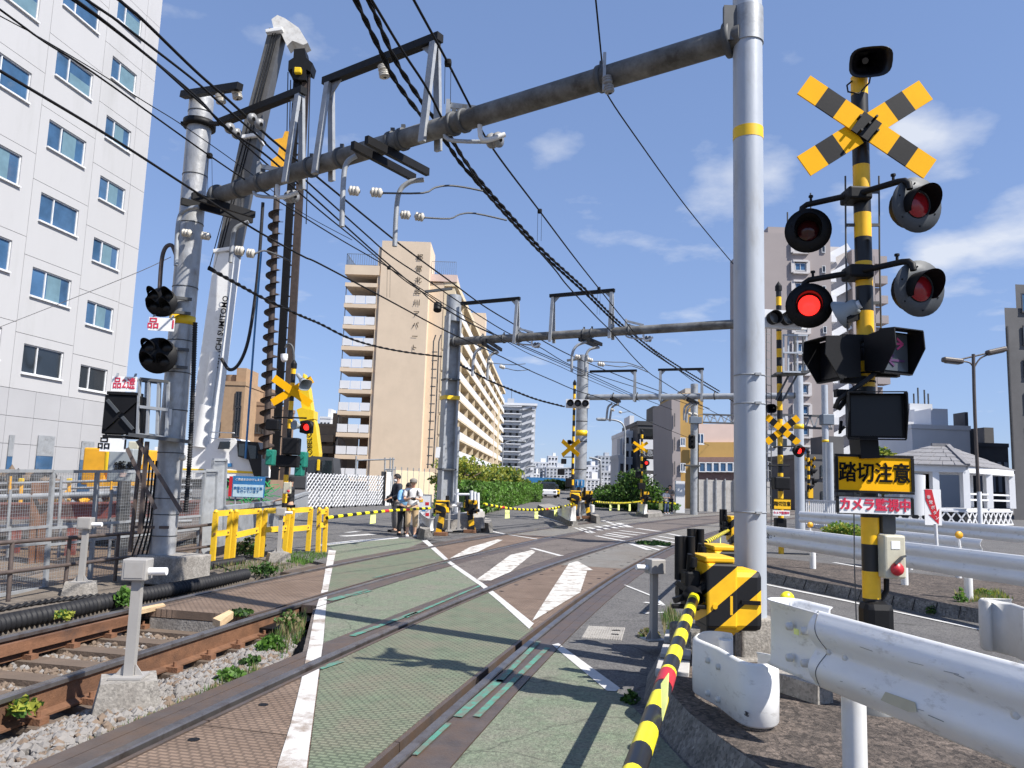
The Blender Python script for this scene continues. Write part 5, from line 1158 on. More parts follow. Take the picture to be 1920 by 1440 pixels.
# ---- rusty railing
rr = thing('pipe_railing', 'rusty pipe railing on the left edge in front of the mesh fence', 'railing', G(130, 1110))
def pipe(root, pts, r, mat, name): q = MB(); q.tube([V(p) for p in pts], r, 8); q.build(name, mat, root, True)
Yr = lambda px: G(15+(px-15)*.97, 1127-(px-15)*.20).y
pipe(rr, [A(-60, 1026, Yr(-60)), A(0, 1018, Yr(0)), A(137, 1008, Yr(137)), A(277, 997, Yr(277)), A(400, 983, Yr(400))], .026, 'rust_pipe', 'rail_pipe')
pipe(rr, [A(-60, 1084, Yr(-60)), A(0, 1075, Yr(0)), A(230, 1046, Yr(230)), A(395, 1024, Yr(395))], .024, 'rust_pipe', 'rail_pipe')
for a, b_ in (((23, 1016), (15, 1128)), ((131, 1009), (121, 1108)), ((223, 1001), (215, 1090)), ((377, 987), (374, 1055))):
    pipe(rr, [A(*a, Yr(a[0])), A(*b_, Yr(a[0]))], .026, 'rust_pipe', 'railing_post')
# ---- mesh fence panels
Yf = lambda px: 10.6+(px-80)*.0112
def panel(label, x0, x1, yt, yb, sheet='mesh_sheet', solid=False):
    o = thing('fence_panel', label, 'fence panel', A(x0, yb, Yf(x0)), group='mesh fence panels along the yard')
    a, b_, c, d = A(x0, yt, Yf(x0)), A(x1, yt, Yf(x1)), A(x1-15, yb-(x1-x0)*.17, Yf(x1)), A(x0-15, yb, Yf(x0))
    for p, r_ in ((a, b_), (b_, c), (c, d), (d, a)): q = MB(); q.bar(p, r_, .045, .04); q.build('frame_tube', 'galv', o, True)
    for t_ in (.48, .62):
        q = MB(); q.bar(a.lerp(d, t_), b_.lerp(c, t_), .03, .035); q.build('cross_tube', 'galv', o, True)
    q = MB(); q.add([a, b_, c, d], [(0, 1, 2, 3)]); q.build('mesh_infill', sheet, o, True)
    n = int((b_-a).length/.05); hgt = 34
    q = MB()
    for i in range(1, n): q.bar(a.lerp(b_, i/n), d.lerp(c, i/n), .0028, .0028)
    for i in range(1, hgt): q.bar(a.lerp(d, i/hgt), b_.lerp(c, i/hgt), .0028, .0028)
    struct(q.build('mesh_wires', 'galv', o, True), 'stuff')
panel('mesh fence panel at the left edge of the picture', -20, 98, 883, 1122); panel('mesh fence panel left of the pole cables', 100, 182, 884, 1108); panel('mesh fence panel behind the big left pole', 184, 300, 884, 1092); panel('mesh fence panel right of the big left pole', 302, 384, 884, 1072)
for i, (x0, x1, yt, yb) in enumerate(((384, 406, 882, 1050), (400, 424, 862, 1000))):
    Y = 14.6+i*1.2; c = (A(x0, yt, Y)+A(x1, yb, Y))/2; o = thing('sheet_panel', ('front pale galvanised sheet panel beside the yellow fence', 'rear taller galvanised sheet panel beside the yellow fence')[i], 'fence panel', A(x0, yb, Y))
    q = MB(); a, b_, c_, d = A(x0, yt, Y), A(x1, yt, Y+.3), A(x1-6, yb, Y+.3), A(x0-12, yb, Y); q.prism([a, b_, c_, d], V((0, .02, 0))); q.build('sheet', 'galv', o, True, True)
    for p, r_ in ((a, b_), (b_, c_), (d, a)): q = MB(); q.bar(p, r_, .05, .05); q.build('edge_tube', 'galv', o, True)
# ---- yellow fence made of old rails
def Yy(px): return G(405+(px-405), 1053-(px-405)*.088).y
def yfence(label, posts, rails, name='yellow_fence'):
    x0 = posts[0][0][0]; o = thing(name, label, 'fence', A(posts[0][1][0], posts[0][1][1], Yy(x0)), group='yellow trackside fences')
    for a, b_ in posts:
        Y = Yy(b_[0]); q = MB(); t_, f_ = A(*a, Y), A(*b_, Y); q.bar(t_, f_, .085, .07, up=(0, 1, 0)); ps = q.build('post', 'old_yellow', o, True)
        q = MB(); q.lathe(t_, (0, 0, 1), [(-.002, .046), (.02, .042), (.04, .02), (.042, .001)], 8); q.build('post_cap', 'old_yellow', ps, True)
    for a, b_ in rails:
        q = MB(); q.bar(A(*a, Yy(a[0])-.06), A(*b_, Yy(b_[0])-.06), .05, .10); rl = q.build('rail', 'old_yellow', o, True)
        for t_ in (.06, .94):
            p = A(*a, Yy(a[0])-.06).lerp(A(*b_, Yy(b_[0])-.06), t_); q = MB(); q.cyl(p+V((0, -.05, 0)), p+V((0, -.02, 0)), .022, n=8); q.build('bolt', 'rust', rl, True)
yfence('yellow fence frame at the left end with two posts', [((405, 960), (398, 1053)), ((433, 959), (425, 1050))], [((405, 963), (433, 961)), ((402, 1001), (430, 998))])
yfence('second yellow fence frame from the left', [((443, 959), (435, 1048)), ((487, 957), (481, 1045))], [((443, 961), (487, 958)), ((440, 1004), (484, 994))])
yfence('third yellow fence frame from the left', [((498, 957), (490, 1044)), ((541, 956), (533, 1038))], [((498, 958), (541, 956)), ((494, 994), (538, 990))])
yfence('yellow fence frame nearest the boom', [((549, 956), (542, 1037)), ((583, 954), (577, 1033))], [((549, 957), (583, 955)), ((546, 992), (580, 989))])
yfence('pair of yellow gate posts catching the tip of the boom', [((599, 955), (596, 1036)), ((612, 954), (608, 1035))], [((599, 960), (612, 959)), ((598, 985), (610, 984))], 'yellow_gate_post')
# ---- far crossing signals
stripes('bands_far', (0, 0, 1), .46, YEL, BLK, phase=.1)
def far_signal(label, px, Y, ytop, xb, L, face, black, ang=R(33), base_z=0.0, r=.06, dx=0.0, cap=True):
    x = A(px, 960, Y).x; o = thing('crossing_signal', label, 'crossing signal', (x, Y, base_z), group='level crossing signals')
    zt_ = A(px, ytop, Y).z-base_z; q = MB(); q.cyl((0, 0, 0), (0, 0, zt_), r, n=14); q.build('mast', 'bands_far', o)
    if cap: q = MB(); q.cyl((0, 0, zt_), (0, 0, zt_+.12), r*1.3, n=14); q.lathe((0, 0, zt_+.12), (0, 0, 1), [(0, r*1.3), (.12, .01), (.13, .001)], 14); q.build('mast_cap', 'black', o)
    crossbuck(o, A(*xb, Y-.1), L, .165*L, ang, face, black)
    return o
def box_part(root, px, py, Y, d, mat, name, rz=0.0): q = MB(); q.bbox(A(px, py, Y), d, min(d)*.12, rz); return q.build(name, mat, root, True)
def lamp_arm(root, a, b_, Y): q = MB(); q.tube([A(*a, Y), A(*b_, Y)], .022, 6); q.build('lamp_arm', 'black', root, True)
s2_ = far_signal('crossing signal with plain yellow crossbuck beside the auger on the left', 532, 19.5, 690, (548, 733), 1.15, (0, -1, 0), False)
horn_speaker(s2_, A(573, 722, 19.1), A(558, 702, 19.4), .16, .16, 'signal_grey')
lamp_arm(s2_, (510, 782), (575, 784), 19.4); lamp_unit(s2_, A(575, 801, 19.2), (-.1, -1, 0), .17, True); box_part(s2_, 575, 801, 19.5, (.30, .25, .30), 'black', 'lamp_box'); box_part(s2_, 513, 797, 19.5, (.32, .3, .28), 'black', 'lamp_box')
q = MB(); q.lathe(A(552, 797, 19.2), (-.5, -.8, .1), [(-.2, .06), (-.1, .07), (.0, .12), (.02, .12), (-.05, .05), (-.06, .001)], 18); q.build('siren', 'signal_grey', s2_, True)
box_part(s2_, 547, 837, 19.3, (.40, .3, .42), 'black', 'indicator_box'); box_part(s2_, 540, 865, 19.4, (.55, .25, .30), 'black', 'indicator_box')
q = MB(); q.tube(spl([A(549, 700, 19.5), A(551, 670, 19.5), A(548, 650, 19.5), A(540, 645, 19.5), A(535, 652, 19.5)], 4), .03, 8); q.build('camera_arm', 'galv_dark', s2_, True)
q = MB(); q.cyl(A(533, 664, 19.5), A(533, 672, 19.5), .09, n=14); q.sphere(A(533, 673, 19.5), .085, 12); q.build('dome_camera', 'white_clean', s2_, True)
box_part(s2_, 539, 915, 19.3, (.18, .12, .28), 'ivory', 'emergency_button_box')
q = MB(); q.lathe(A(541, 921, 19.2), (0, -1, 0), [(0, .035), (.03, .035), (.035, .001)], 12); q.build('push_button', 'red_paint', s2_, True)
s3_ = far_signal('crossing signal with edge-on yellow crossbuck on the mid road island', 1072, 33.5, 722, (1070, 840), 1.15, (-.72, -.69, 0), False, base_z=.2)
for px, py, d in ((1057, 865, (.22, .25, .22)), (1052, 885, (.3, .3, .26)), (1066, 905, (.25, .3, .4))): box_part(s3_, px, py, 33.4, d, 'black', 'lamp_box')
lamp_arm(s3_, (1056, 857), (1076, 857), 33.4); lamp_arm(s3_, (1052, 879), (1076, 879), 33.4)
horn_speaker(s3_, A(1068, 829, 33.2), A(1075, 827, 33.4), .12, .1)
s4_ = far_signal('distant crossing signal with plain yellow crossbuck by the dark building', 1202, 48.5, 812, (1201, 838), 1.05, (0, -1, 0), False, r=.075)
lamp_unit(s4_, A(1212, 868, 48), (-.1, -1, 0), .2, True)
for px, py, d in ((1189, 838, (.25, .3, .2)), (1212, 868, (.3, .25, .3)), (1197, 890, (.35, .3, .4)), (1203, 912, (.45, .3, .4))): box_part(s4_, px, py, 48.4, d, 'black', 'lamp_box')
lamp_arm(s4_, (1200, 865), (1216, 865), 48.4)
s5_ = far_signal('tall crossing signal with yellow black crossbuck just right of the pale pole', 1464, 20.0, 545, (1467, 806), 1.04, (-.1, -1, 0), True, R(40), r=.068)
lamp_unit(s5_, A(1498, 845, 19.8), (.3, -.95, 0), .17, True); lamp_arm(s5_, (1450, 838), (1500, 836), 19.8); lamp_arm(s5_, (1440, 873), (1480, 873), 19.8)
horn_speaker(s5_, A(1446, 766, 19.6), A(1456, 764, 19.9), .14, .12); box_part(s5_, 1464, 906, 19.8, (.40, .3, .33), 'black', 'indicator_box')
box_part(s5_, 1463, 990, 19.9, (.26, .24, .5), 'black', 'cable_hood')
sg5, sc, sx_ = sign(s5_, A(1467, 945, 19.7), .43, .25, (0, -1, 0), 'yellow', 'black', fw=.01); text('踏切注意', .12, sc, sx_, (0, 0, 1), 'dark_text', sg5, w=True, bold=.002, sx=.87)
sg5, sc, sx_ = sign(s5_, A(1465, 962, 19.7), .42, .13, (0, -1, 0), 'white_clean', None); text('カメラ監視中', .075, sc, sx_, (0, 0, 1), 'red_text', sg5, w=True, bold=.002, sx=.9)
q = MB(); q.bbox(A(1527, 968, 21.5), (.35, .03, .9), .01); 
s6_ = far_signal('thin crossing signal seen from the side behind the second crossbuck', 1517, 42, 850, (1519, 868), 1.0, (-.95, -.3, 0), True, r=.07)
for px, py in ((1524, 885), (1527, 903), (1518, 915)): lamp_unit(s6_, A(px, py, 41.6), (.9, -.4, 0), .24, False)
box_part(s6_, 1520, 925, 41.5, (.25, .05, .5), 'yellow', 'sign_board')
# ladder wires and cage beside the tall signal
lad = thing('signal_ladder', 'narrow service ladder left of the tall striped signal mast', 'ladder', A(1441, 990, 20.3))
for px in (1437, 1446): q = MB(); q.bar(A(px, 610, 20.3), A(px, 985, 20.3), .02, .02); q.build('ladder_rail', 'galv_dark', lad, True)
for i in range(22): q = MB(); q.bar(A(1437, 625+i*16, 20.3), A(1446, 627+i*16, 20.3), .02, .02); q.build('ladder_rung', 'galv', lad, True)
cg = thing('service_platform', 'galvanised service cage on the tall striped signal mast', 'service platform', A(1490, 700, 19.8))
for px in (1469, 1478, 1495, 1512): q = MB(); q.bar(A(px, 628, 19.6), A(px, 697, 19.6), .04, .04); q.build('cage_bar', 'pole_pale', cg, True)
for py in (628, 661, 697): q = MB(); q.bar(A(1468, py, 19.55), A(1514, py+1, 19.55), .04, .04); q.build('cage_rail', 'pole_pale', cg, True)
for px in (1490, 1506): q = MB(); q.bar(A(px, 630, 20.3), A(px, 697, 20.3), .06, .04); q.build('cage_bar', 'galv_dark', cg, True)
q = MB(); q.bar(A(1450, 703, 19.9), A(1514, 699, 19.8), .6, .05); q.build('platform_floor', 'galv_dark', cg, True)
for a, b_ in (((1478, 705), (1455, 750)), ((1494, 704), (1467, 752))): q = MB(); q.bar(A(*a, 19.8), A(*b_, 19.9), .05, .05); q.build('strut', 'galv_dark', cg, True)
def traffic_light(label, c, w, h, face, Y):
    o = thing('traffic_light', label, 'traffic light', c, group='traffic lights'); f = V(face).normalized(); s_ = V((-f.y, f.x, 0)); q = MB()
    q.bar(-s_*w/2, s_*w/2, .18, h); q.build('housing', 'far_white', o)
    for k in (-1, 0, 1):
        p = s_*(k*w*.32)+f*.09; q = MB(); q.lathe(p, f, [(.0, h*.36), (.22, h*.40), (.22, h*.37), (.01, h*.34)], 18); vv = q.build('visor', 'black', o); q = MB(); q.lathe(p, f, [(.012, h*.34), (.03, h*.2), (.035, .001)], 16); q.build('lens', 'grey_lens', vv)
    return o
traffic_light('white three lamp traffic light on the mid road island', A(1083, 757, 33.2), 1.0, .37, (-.05, -1, 0), 33)
traffic_light('white three lamp traffic light half hidden behind the lit red lamp', A(1470, 600, 19.6), 1.15, .46, (.15, -1, 0), 19.6)
# ---- gate machines and booms in the middle distance
gml = gate_machine('striped gate machine at the left of the central pair, boom to the left', (G(826, 1004).x, G(826, 1004).y, 0), R(-96), far=True); gmr = gate_machine('striped gate machine at the right of the central pair, boom to the right', (G(876, 999).x+.1, G(876, 999).y, 0), R(84), far=True)
a = A(806, 953, 21.9); b_ = A(613, 971, 16.3); boom('striped boom across the left road in front of the waiting people', a, b_, .036, tags=((.62, .28, .22),), red=(.28, .5), period=.52, sag=-.03)
a = A(908, 945, 23.7); b_ = A(1076, 944, 33.2); boom('sagging striped boom between the central pair and the mid road island', a, b_, .042, tags=((.2, .4, .28), (.5, .4, .28), (.74, .4, .28)), red=(.15, .62), period=.62, sag=.22)
a = A(1118, 941, 34.3); b_ = A(1202, 940, 47.5); boom('far striped boom from the mid road island to the picket fence', a, b_, .05, tags=((.25, .5, .3), (.42, .5, .3), (.68, .6, .4)), period=.7, sag=.08)
a = A(1218, 940, 48.5); b_ = A(1266, 944, 46); boom('short far boom in front of the distant pedestrians', a, b_, .05, tags=((.45, .4, .4),), period=.7)
p = G(1077, 978); gate_machine('striped gate machine on the mid road island, left one', (p.x, p.y, .1), R(-96), far=True, sc=1.22); p = G(1101, 977); gate_machine('striped gate machine on the mid road island, right one', (p.x, p.y, .1), R(84), far=True, sc=1.22); p = G(1209, 966); gate_machine('striped gate machine by the distant picket fence', (p.x, p.y, .1), R(84), far=True, sc=1.2)
q = MB(); 
def sleeve_post(label, pts, z, h, mat='dirty_white'):
    P_ = [G(x, y, z) for x, y in pts]; o = thing('guardrail_end', label, 'guardrail end', P_[0], group='white guardrails'); q = MB(); q.smooth = True; q.sweep([(u*1.4, w*h/.35) for u, w in FP], path_frames([p+V((0, 0, h/2)) for p in spl(P_, 3)], -1)); q.build('end_sleeve', mat, o, True, True)
    q = MB(); q.cyl(P_[-1]+V((0, .1, -.1)), P_[-1]+V((0, .1, h)), .06, n=10); q.build('post', mat, o, True); return o
sleeve_post('short white guardrail left of the central gate pair with a dark label', [(783, 975), (790, 984), (800, 994), (812, 995), (813, 990)], .18, .33)
sleeve_post('white guardrail on the mid road island', [(1046, 965), (1056, 970), (1066, 976), (1076, 976), (1077, 972)], .3, .45)
sleeve_post('white guardrail by the distant picket fence', [(1195, 958), (1200, 961), (1206, 964), (1212, 964)], .15, .5)
q = MB(); p = G(898, 994); q = MB()
for i, (px, py, lab) in enumerate(((898, 992, 'white post right of the central gate pair'), (1110, 973, 'white post right of the mid road gate machines'))):
    p = G(px, py); o = thing('bollard', lab, 'bollard', (p.x, p.y, 0)); q = MB(); q.cyl((0, 0, 0), (0, 0, .62), .11, n=14); q.build('bollard_post', 'dirty_white', o); q = MB(); q.sphere((0, 0, .62), .11, 12, (1, 1, .35)); q.build('bollard_cap', 'dirty_white', o)
p = G(780, 1004); o = thing('steel_post', 'plain grey pipe post beside the man with the cap', 'post', (p.x, p.y, 0)); q = MB(); q.cyl((0, 0, 0), (0, 0, .9), .06, n=14); q.sphere((0, 0, .9), .06, 12, (1, 1, .6)); q.build('post_pipe', 'concrete_pale', o)
bnk = thing('concrete_trough', 'stepped beige concrete trough behind the central gate pair', 'concrete trough', G(850, 992)); q = MB(); q.bar(A(838, 972, 24.3), A(902, 966, 24.9), .5, .25); q.build('upper_step', 'concrete_pale', bnk, True); q = MB(); q.bar(A(836, 984, 24.0), A(898, 979, 24.6), .7, .32); q.build('lower_step', 'concrete', bnk, True)
# ---- people
for nm, c in (('skin', (.55, .33, .22)), ('hair', (.012, .010, .010)), ('navy_cloth', (.015, .018, .028)), ('blue_shirt', (.20, .42, .66)), ('white_shirt', (.68, .68, .67)), ('khaki', (.45, .32, .18)), ('black_cloth', (.012, .012, .014)), ('grey_cloth', (.22, .20, .18)), ('jeans', (.05, .08, .15)), ('cap_grey', (.20, .18, .16)), ('shoe_white', (.6, .6, .6))): mk(nm, c, .75, 0, .15, 12, .1, 30)
def skin_mesh(name, verts, edges, radii, mat, parent, sub=2):
    me = bpy.data.meshes.new(name); me.from_pydata(verts, edges, []); o = bpy.data.objects.new(name, me); COL.objects.link(o)
    md = o.modifiers.new('s', 'SKIN'); md.use_smooth_shade = True; sv = me.skin_vertices[0].data
    for i, r_ in enumerate(radii): sv[i].radius = r_ if isinstance(r_, tuple) else (r_, r_); sv[i].use_root = (i == 0)
    ms = o.modifiers.new('u', 'SUBSURF'); ms.levels = sub; ms.render_levels = sub
    m2 = bpy.data.meshes.new_from_object(o.evaluated_get(bpy.context.evaluated_depsgraph_get())); bpy.data.objects.remove(o, do_unlink=True)
    m2.materials.clear(); m2.materials.append(MT[mat]); m2.name = name
    m2.polygons.foreach_set('use_smooth', [True]*len(m2.polygons)); return put(name, m2, parent)
def person(label, loc_, rz, h, top='white_shirt', legs='khaki', hair='hair', lean=0.0, headtilt=0.0, arms=None, cap=None, jacket=False, mask=False, bag=None, camera=False, shoes='shoe_white', shortsleeve=True, short=False):
    o = thing('person', label, 'person', loc_, rz, 'people waiting at the crossing'); o.scale = (h*1.14, h*1.14, h)
    def up(p, tilt=0.0):         # bend the body above the hips forward (local -Y)
        p = V(p); 
        if p.z > .53:
            q_ = p-V((0, 0, .53)); c_, s_ = math.cos(lean), math.sin(lean); p = V((q_.x, q_.y*c_-q_.z*s_, .53+q_.z*c_+q_.y*s_))
        return p
    el, wr = arms or ((.125, -.03, .64), (.045, -.15, .66))
    ht = V((0, -math.sin(headtilt), math.cos(headtilt)))
    nk = up((0, .0, .835)); hc = nk+ht*.055+V((0, -.012, 0)); ht2 = nk+ht*.10+V((0, -.014, 0)); tp = nk+ht*.145
    vs = [up((0, 0, .53)), up((0, .0, .62)), up((0, 0, .73)), up((0, 0, .80)), nk, hc, ht2, tp]; ed = [(0, 1), (1, 2), (2, 3), (3, 4), (4, 5), (5, 6), (6, 7)]
    ra_ = [(.075, .055), (.068, .05), (.08, .055), (.055, .045), (.027, .028), (.040, .046), (.046, .054), (.030, .036)]
    def chain(start, pts, rs):
        k = start
        for p, r_ in zip(pts, rs): vs.append(V(p)); ra_.append(r_); ed.append((k, len(vs)-1)); k = len(vs)-1
        return k
    fing = []
    for s_ in (-1, 1):
        k = chain(3, [up((s_*.095, .0, .795)), up((s_*el[0], el[1], el[2])), up((s_*wr[0], wr[1], wr[2]))], [.034, .025, .017])
        w_ = vs[k]; dr = (w_-vs[k-1]).normalized(); sx = V((s_, 0, 0)); kk = chain(k, [w_+dr*.03], [(.017, .011)])
        for j, (ox, L) in enumerate(((-.012, .030), (-.004, .036), (.004, .034), (.012, .028))): chain(kk, [w_+dr*.045+V((ox, 0, .0)), w_+dr*(.045+L*.55)+V((ox, 0, -.004)), w_+dr*(.045+L)+V((ox*.9, 0, -.014))], [.0052, .0048, .004])
        chain(k, [w_+dr*.022+V((-s_*.018, 0, .004)), w_+dr*.042+V((-s_*.026, 0, .0))], [.006, .005])
        chain(0, [(s_*.05, 0, .49), (s_*.056, -.012, .28), (s_*.058, .012, .06), (s_*.06, -.02, .028), (s_*.064, -.075, .018)], [.052, .034, .022, .024, .018])
    skin_mesh('body', vs, ed, ra_, 'skin', o)
    # clothing
    tv = [up((0, 0, .50)), up((0, 0, .62)), up((0, 0, .73)), up((0, 0, .805)), up((0, 0, .83))]; te_ = [(0, 1), (1, 2), (2, 3), (3, 4)]; tr_ = [(.088, .066), (.082, .063), (.094, .068), (.066, .055), (.036, .036)]
    for s_ in (-1, 1):
        tv.append(up((s_*.105, 0, .795))); tr_.append(.043); te_.append((3, len(tv)-1)); e_ = up((s_*el[0], el[1], el[2])); w_ = up((s_*wr[0], wr[1], wr[2]))
        sh_ = tv[-1]
        if shortsleeve: tv.append(sh_.lerp(e_, .8)); tr_.append(.040); te_.append((len(tv)-2, len(tv)-1))
        else:
            tv.append(e_); tr_.append(.035); te_.append((len(tv)-2, len(tv)-1)); tv.append(e_.lerp(w_, .85)); tr_.append(.027); te_.append((len(tv)-2, len(tv)-1))
    skin_mesh('jacket' if jacket else 'shirt', tv, te_, tr_, top, o)
    lv = [V((0, 0, .535))]; le = []; lr_ = [(.078, .062)]
    for s_ in (-1, 1):
        k = 0
        for p, r_ in (((s_*.05, 0, .49), .062), ((s_*.056, -.012, .29), .046), ((s_*.058, .008, .15 if short else .055), .040)): lv.append(V(p)); lr_.append(r_); le.append((k, len(lv)-1)); k = len(lv)-1
    skin_mesh('trousers', lv, le, lr_, legs, o)
    for s_ in (-1, 1): q = MB(); q.bbox((s_*.061, -.03, .02), (.052, .14, .04), .012); q.build('shoe', shoes, o)
    # head details
    fw = V((0, -1, 0)); fw = (fw-ht*fw.dot(ht)).normalized(); sx = V((1, 0, 0)); rotm = Matrix((sx, -fw, ht)).transposed()
    q = MB(); n = 14; hv = []
    for i in range(8):
        a = math.pi*.62*i/7
        for j in range(n):
            b2_ = 2*math.pi*j/n; f = math.sin(b2_); k = 1.0 if f > -.3 else max(.35, 1-.9*(abs(f)-.3))
            aa = a*k; d = V((math.sin(aa)*math.cos(b2_)*.053, math.sin(aa)*math.sin(b2_)*.060, math.cos(aa)*.062)); hv.append(ht2+ht*.008+rotm @ d)
    q.smooth = True; q.add(hv, [(i*n+j, (i+1)*n+j, (i+1)*n+(j+1) % n, i*n+(j+1) % n) for i in range(7) for j in range(n)]); q.build('hair', hair, o)
    for s_ in (-1, 1):
        q = MB(); q.sphere(ht2+fw*.050+sx*(s_*.018)-ht*.018, .005, 8); q.build('eye', 'hair', o)
        q = MB(); q.sphere(ht2+sx*(s_*.047)-ht*.022, .011, 8, (.4, .7, 1)); q.build('ear', 'skin', o)
    q = MB(); q.sphere(hc+fw*.050+ht*.010, .009, 8, (.8, 1, 1.3)); q.build('nose', 'skin', o)
    if mask: q = MB(); q.sphere(hc+fw*.028-ht*.004, .034, 12, (1.05, .9, .9)); q.build('face_mask', 'white_shirt', o)
    else: q = MB(); q.sphere(hc+fw*.046-ht*.014, .010, 8, (1.4, .6, .35)); q.build('mouth', 'red_text', o)
    if cap:
        q = MB(); q.lathe(ht2+ht*.015, ht, [(0, .058), (.02, .060), (.045, .05), (.058, .02), (.060, .001)], 18); cp_ = q.build('cap', cap, o)
        q = MB(); q.prism([ht2+ht*.018+sx*(.05*math.cos(a))+fw*(.045+.055*math.sin(a)) for a in [math.pi*i/8 for i in range(9)]], ht*.006); q.build('visor', cap, cp_, False, True)
    if bag == 'strap':
        for s_ in (-1, 1): q = MB(); q.tube([up((s_*.06, .05, .70)), up((s_*.062, .03, .835)), up((s_*.062, -.045, .80)), up((s_*.07, -.068, .70))], .011, 6); q.build('bag_strap', 'black_cloth', o)
        q = MB(); q.bbox(up((0, .10, .71)), (.15, .08, .22), .03); q.build('backpack', 'black_cloth', o)
    if bag == 'waist': q = MB(); q.bbox(V((0, -.12, .56)), (.12, .07, .12), .02); q.build('shoulder_bag', 'black_cloth', o)
    if camera:
        c_ = (up((wr[0], wr[1], wr[2]))+up((-wr[0], wr[1], wr[2])))/2+V((0, -.035, 0)); q = MB(); q.bbox(c_, (.07, .03, .05), .006); q.cyl(c_+V((0, -.01, 0)), c_+V((0, -.06, -.01)), .022, n=12); q.build('camera', 'black_gloss', o)
    return o
p = A(741, 1003, 23.2); person('standing man in dark blazer and face mask carrying a black bag, left of the group', (p.x, 23.2, 0), R(-60), 1.70, 'navy_cloth', 'grey_cloth', jacket=True, mask=True, bag='waist', shortsleeve=False, arms=((.125, -.03, .63), (.06, -.13, .58)), shoes='black_cloth')
p = A(754, 1003, 22.2); person('person in light blue shirt and black trousers bending over a camera', (p.x, 22.2, 0), R(35), 1.52, 'blue_shirt', 'black_cloth', lean=.24, headtilt=.75, arms=((.13, -.05, .65), (.04, -.17, .67)), camera=True, shortsleeve=False, shoes='black_cloth')
p = A(770, 1008, 21.6); person('person in grey cap, white shirt and beige trousers with a backpack', (p.x, 21.6, 0), R(12), 1.57, 'white_shirt', 'khaki', cap='cap_grey', bag='strap', camera=True, short=True, headtilt=.12)
p = A(541, 985, 21.4); person('person in black partly hidden behind the striped mast on the left', (p.x, 21.4, -.1), R(-75), 1.62, 'black_cloth', 'black_cloth', mask=True, arms=((.12, -.06, .64), (.05, -.18, .60)))
p = A(1249, 963, 47.3); person('far pedestrian in white top and jeans beyond the crossing', (p.x, 47.3, 0), R(20), 1.45, 'white_shirt', 'jeans', headtilt=.5)
p = A(1256, 963, 47.8); person('far taller pedestrian in grey beside the one in jeans', (p.x, 47.8, 0), R(-20), 1.72, 'cap_grey', 'navy_cloth')
# ================================================================== building site on the left
def poly_px(q, pts, Y, depth): q.prism([A(x, y, Y) for x, y in pts], V((0, depth, 0)))
# low grey wall leading back to the gate
wl_ = thing('steel_kerb_wall', 'low grey steel wall between the road and the building site', 'low wall', G(430, 1000))
a, b_, c_ = A(408, 985, 17.3), A(520, 955, 22.5), A(575, 945, 36)
for p, r_, h_ in ((a, b_, .75), (b_, c_, .75)):
    q = MB(); q.bar(V((p.x, p.y, .33)), V((r_.x, r_.y, .33)), .12, h_); q.build('wall_sheet', 'galv', wl_, True)
    q = MB(); q.bar(V((p.x, p.y, .78)), V((r_.x, r_.y, .78)), .2, .1); q.build('wall_cap', 'galv', wl_, True)
# excavated pit: red oxide beams, walings, debris
for i, (x0, x1, y0, Y, lab) in enumerate(((-80, 205, 972, 17.5, 'red oxide steel waler across the pit at the left edge'), (205, 372, 968, 18.2, 'red oxide steel waler behind the big left pole'))):
    o = thing('steel_waler', lab, 'steel beam', A((x0+x1)/2, y0, Y)); q = MB()
    a, b_ = A(x0, y0, Y), A(x1, y0-2, Y+.3)
    q.bar(a, b_, .34, .04); q.bar(a+V((0, 0, .32)), b_+V((0, 0, .32)), .34, .04); q.bar(a+V((0, 0, .16)), b_+V((0, 0, .16)), .03, .30); q.build('beam_section', 'red_oxide', o, True)
for i, (x, yt, yb, Y, w_, mat) in enumerate(((68, 905, 1120, 15.5, .3, 'rust'), (132, 988, 1060, 17.0, .2, 'red_oxide'), (24, 990, 1085, 17.0, .2, 'red_oxide'), (228, 898, 1060, 15.8, .25, 'charcoal'), (262, 880, 1060, 14.6, .16, 'rust_pipe'))):
    o = thing('steel_pile', ('thick rusty steel pile left of the pole', 'short red oxide pile under the waler', 'short red oxide pile at the left edge', 'dark steel pile below the grey cabinet', 'slim brown pile just left of the big pole')[i], 'steel pile', A(x, yb, Y)); q = MB(); a, b_ = A(x, yt, Y), A(x-8, yb, Y)
    q.bar(a, b_, w_, .03); q.bar(a+V((0, w_, 0)), b_+V((0, w_, 0)), w_, .03); q.bar(a+V((0, w_/2, 0)), b_+V((0, w_/2, 0)), .03, w_); q.build('pile_section', mat, o, True)
for i, (y, Y, r_) in enumerate(((930, 15, .06), (905, 19, .035), (917, 22, .035), (945, 21, .035), (985, 15.4, .035))):
    o = thing('site_handrail', ('thick grey pipe handrail across the site, front', 'thin upper scaffold pipe of the site railing', 'thin second scaffold pipe of the site railing', 'thin third scaffold pipe of the site railing', 'thin low scaffold pipe near the pit edge')[i], 'handrail', A(100, y, Y)); q = MB(); q.cyl(A(-60, y+4, Y), A(360, y-8, Y+1.5), r_, n=8); q.build('pipe', 'galv', o, True)
    for k in range(4):
        x = 20+k*95; q = MB(); q.cyl(A(x, y-12, Y+.2), A(x-6, y+60, Y+.2), .03, n=6); q.build('upright', 'machine_orange' if i in (1, 2) and k % 2 == 0 else 'galv', o, True)
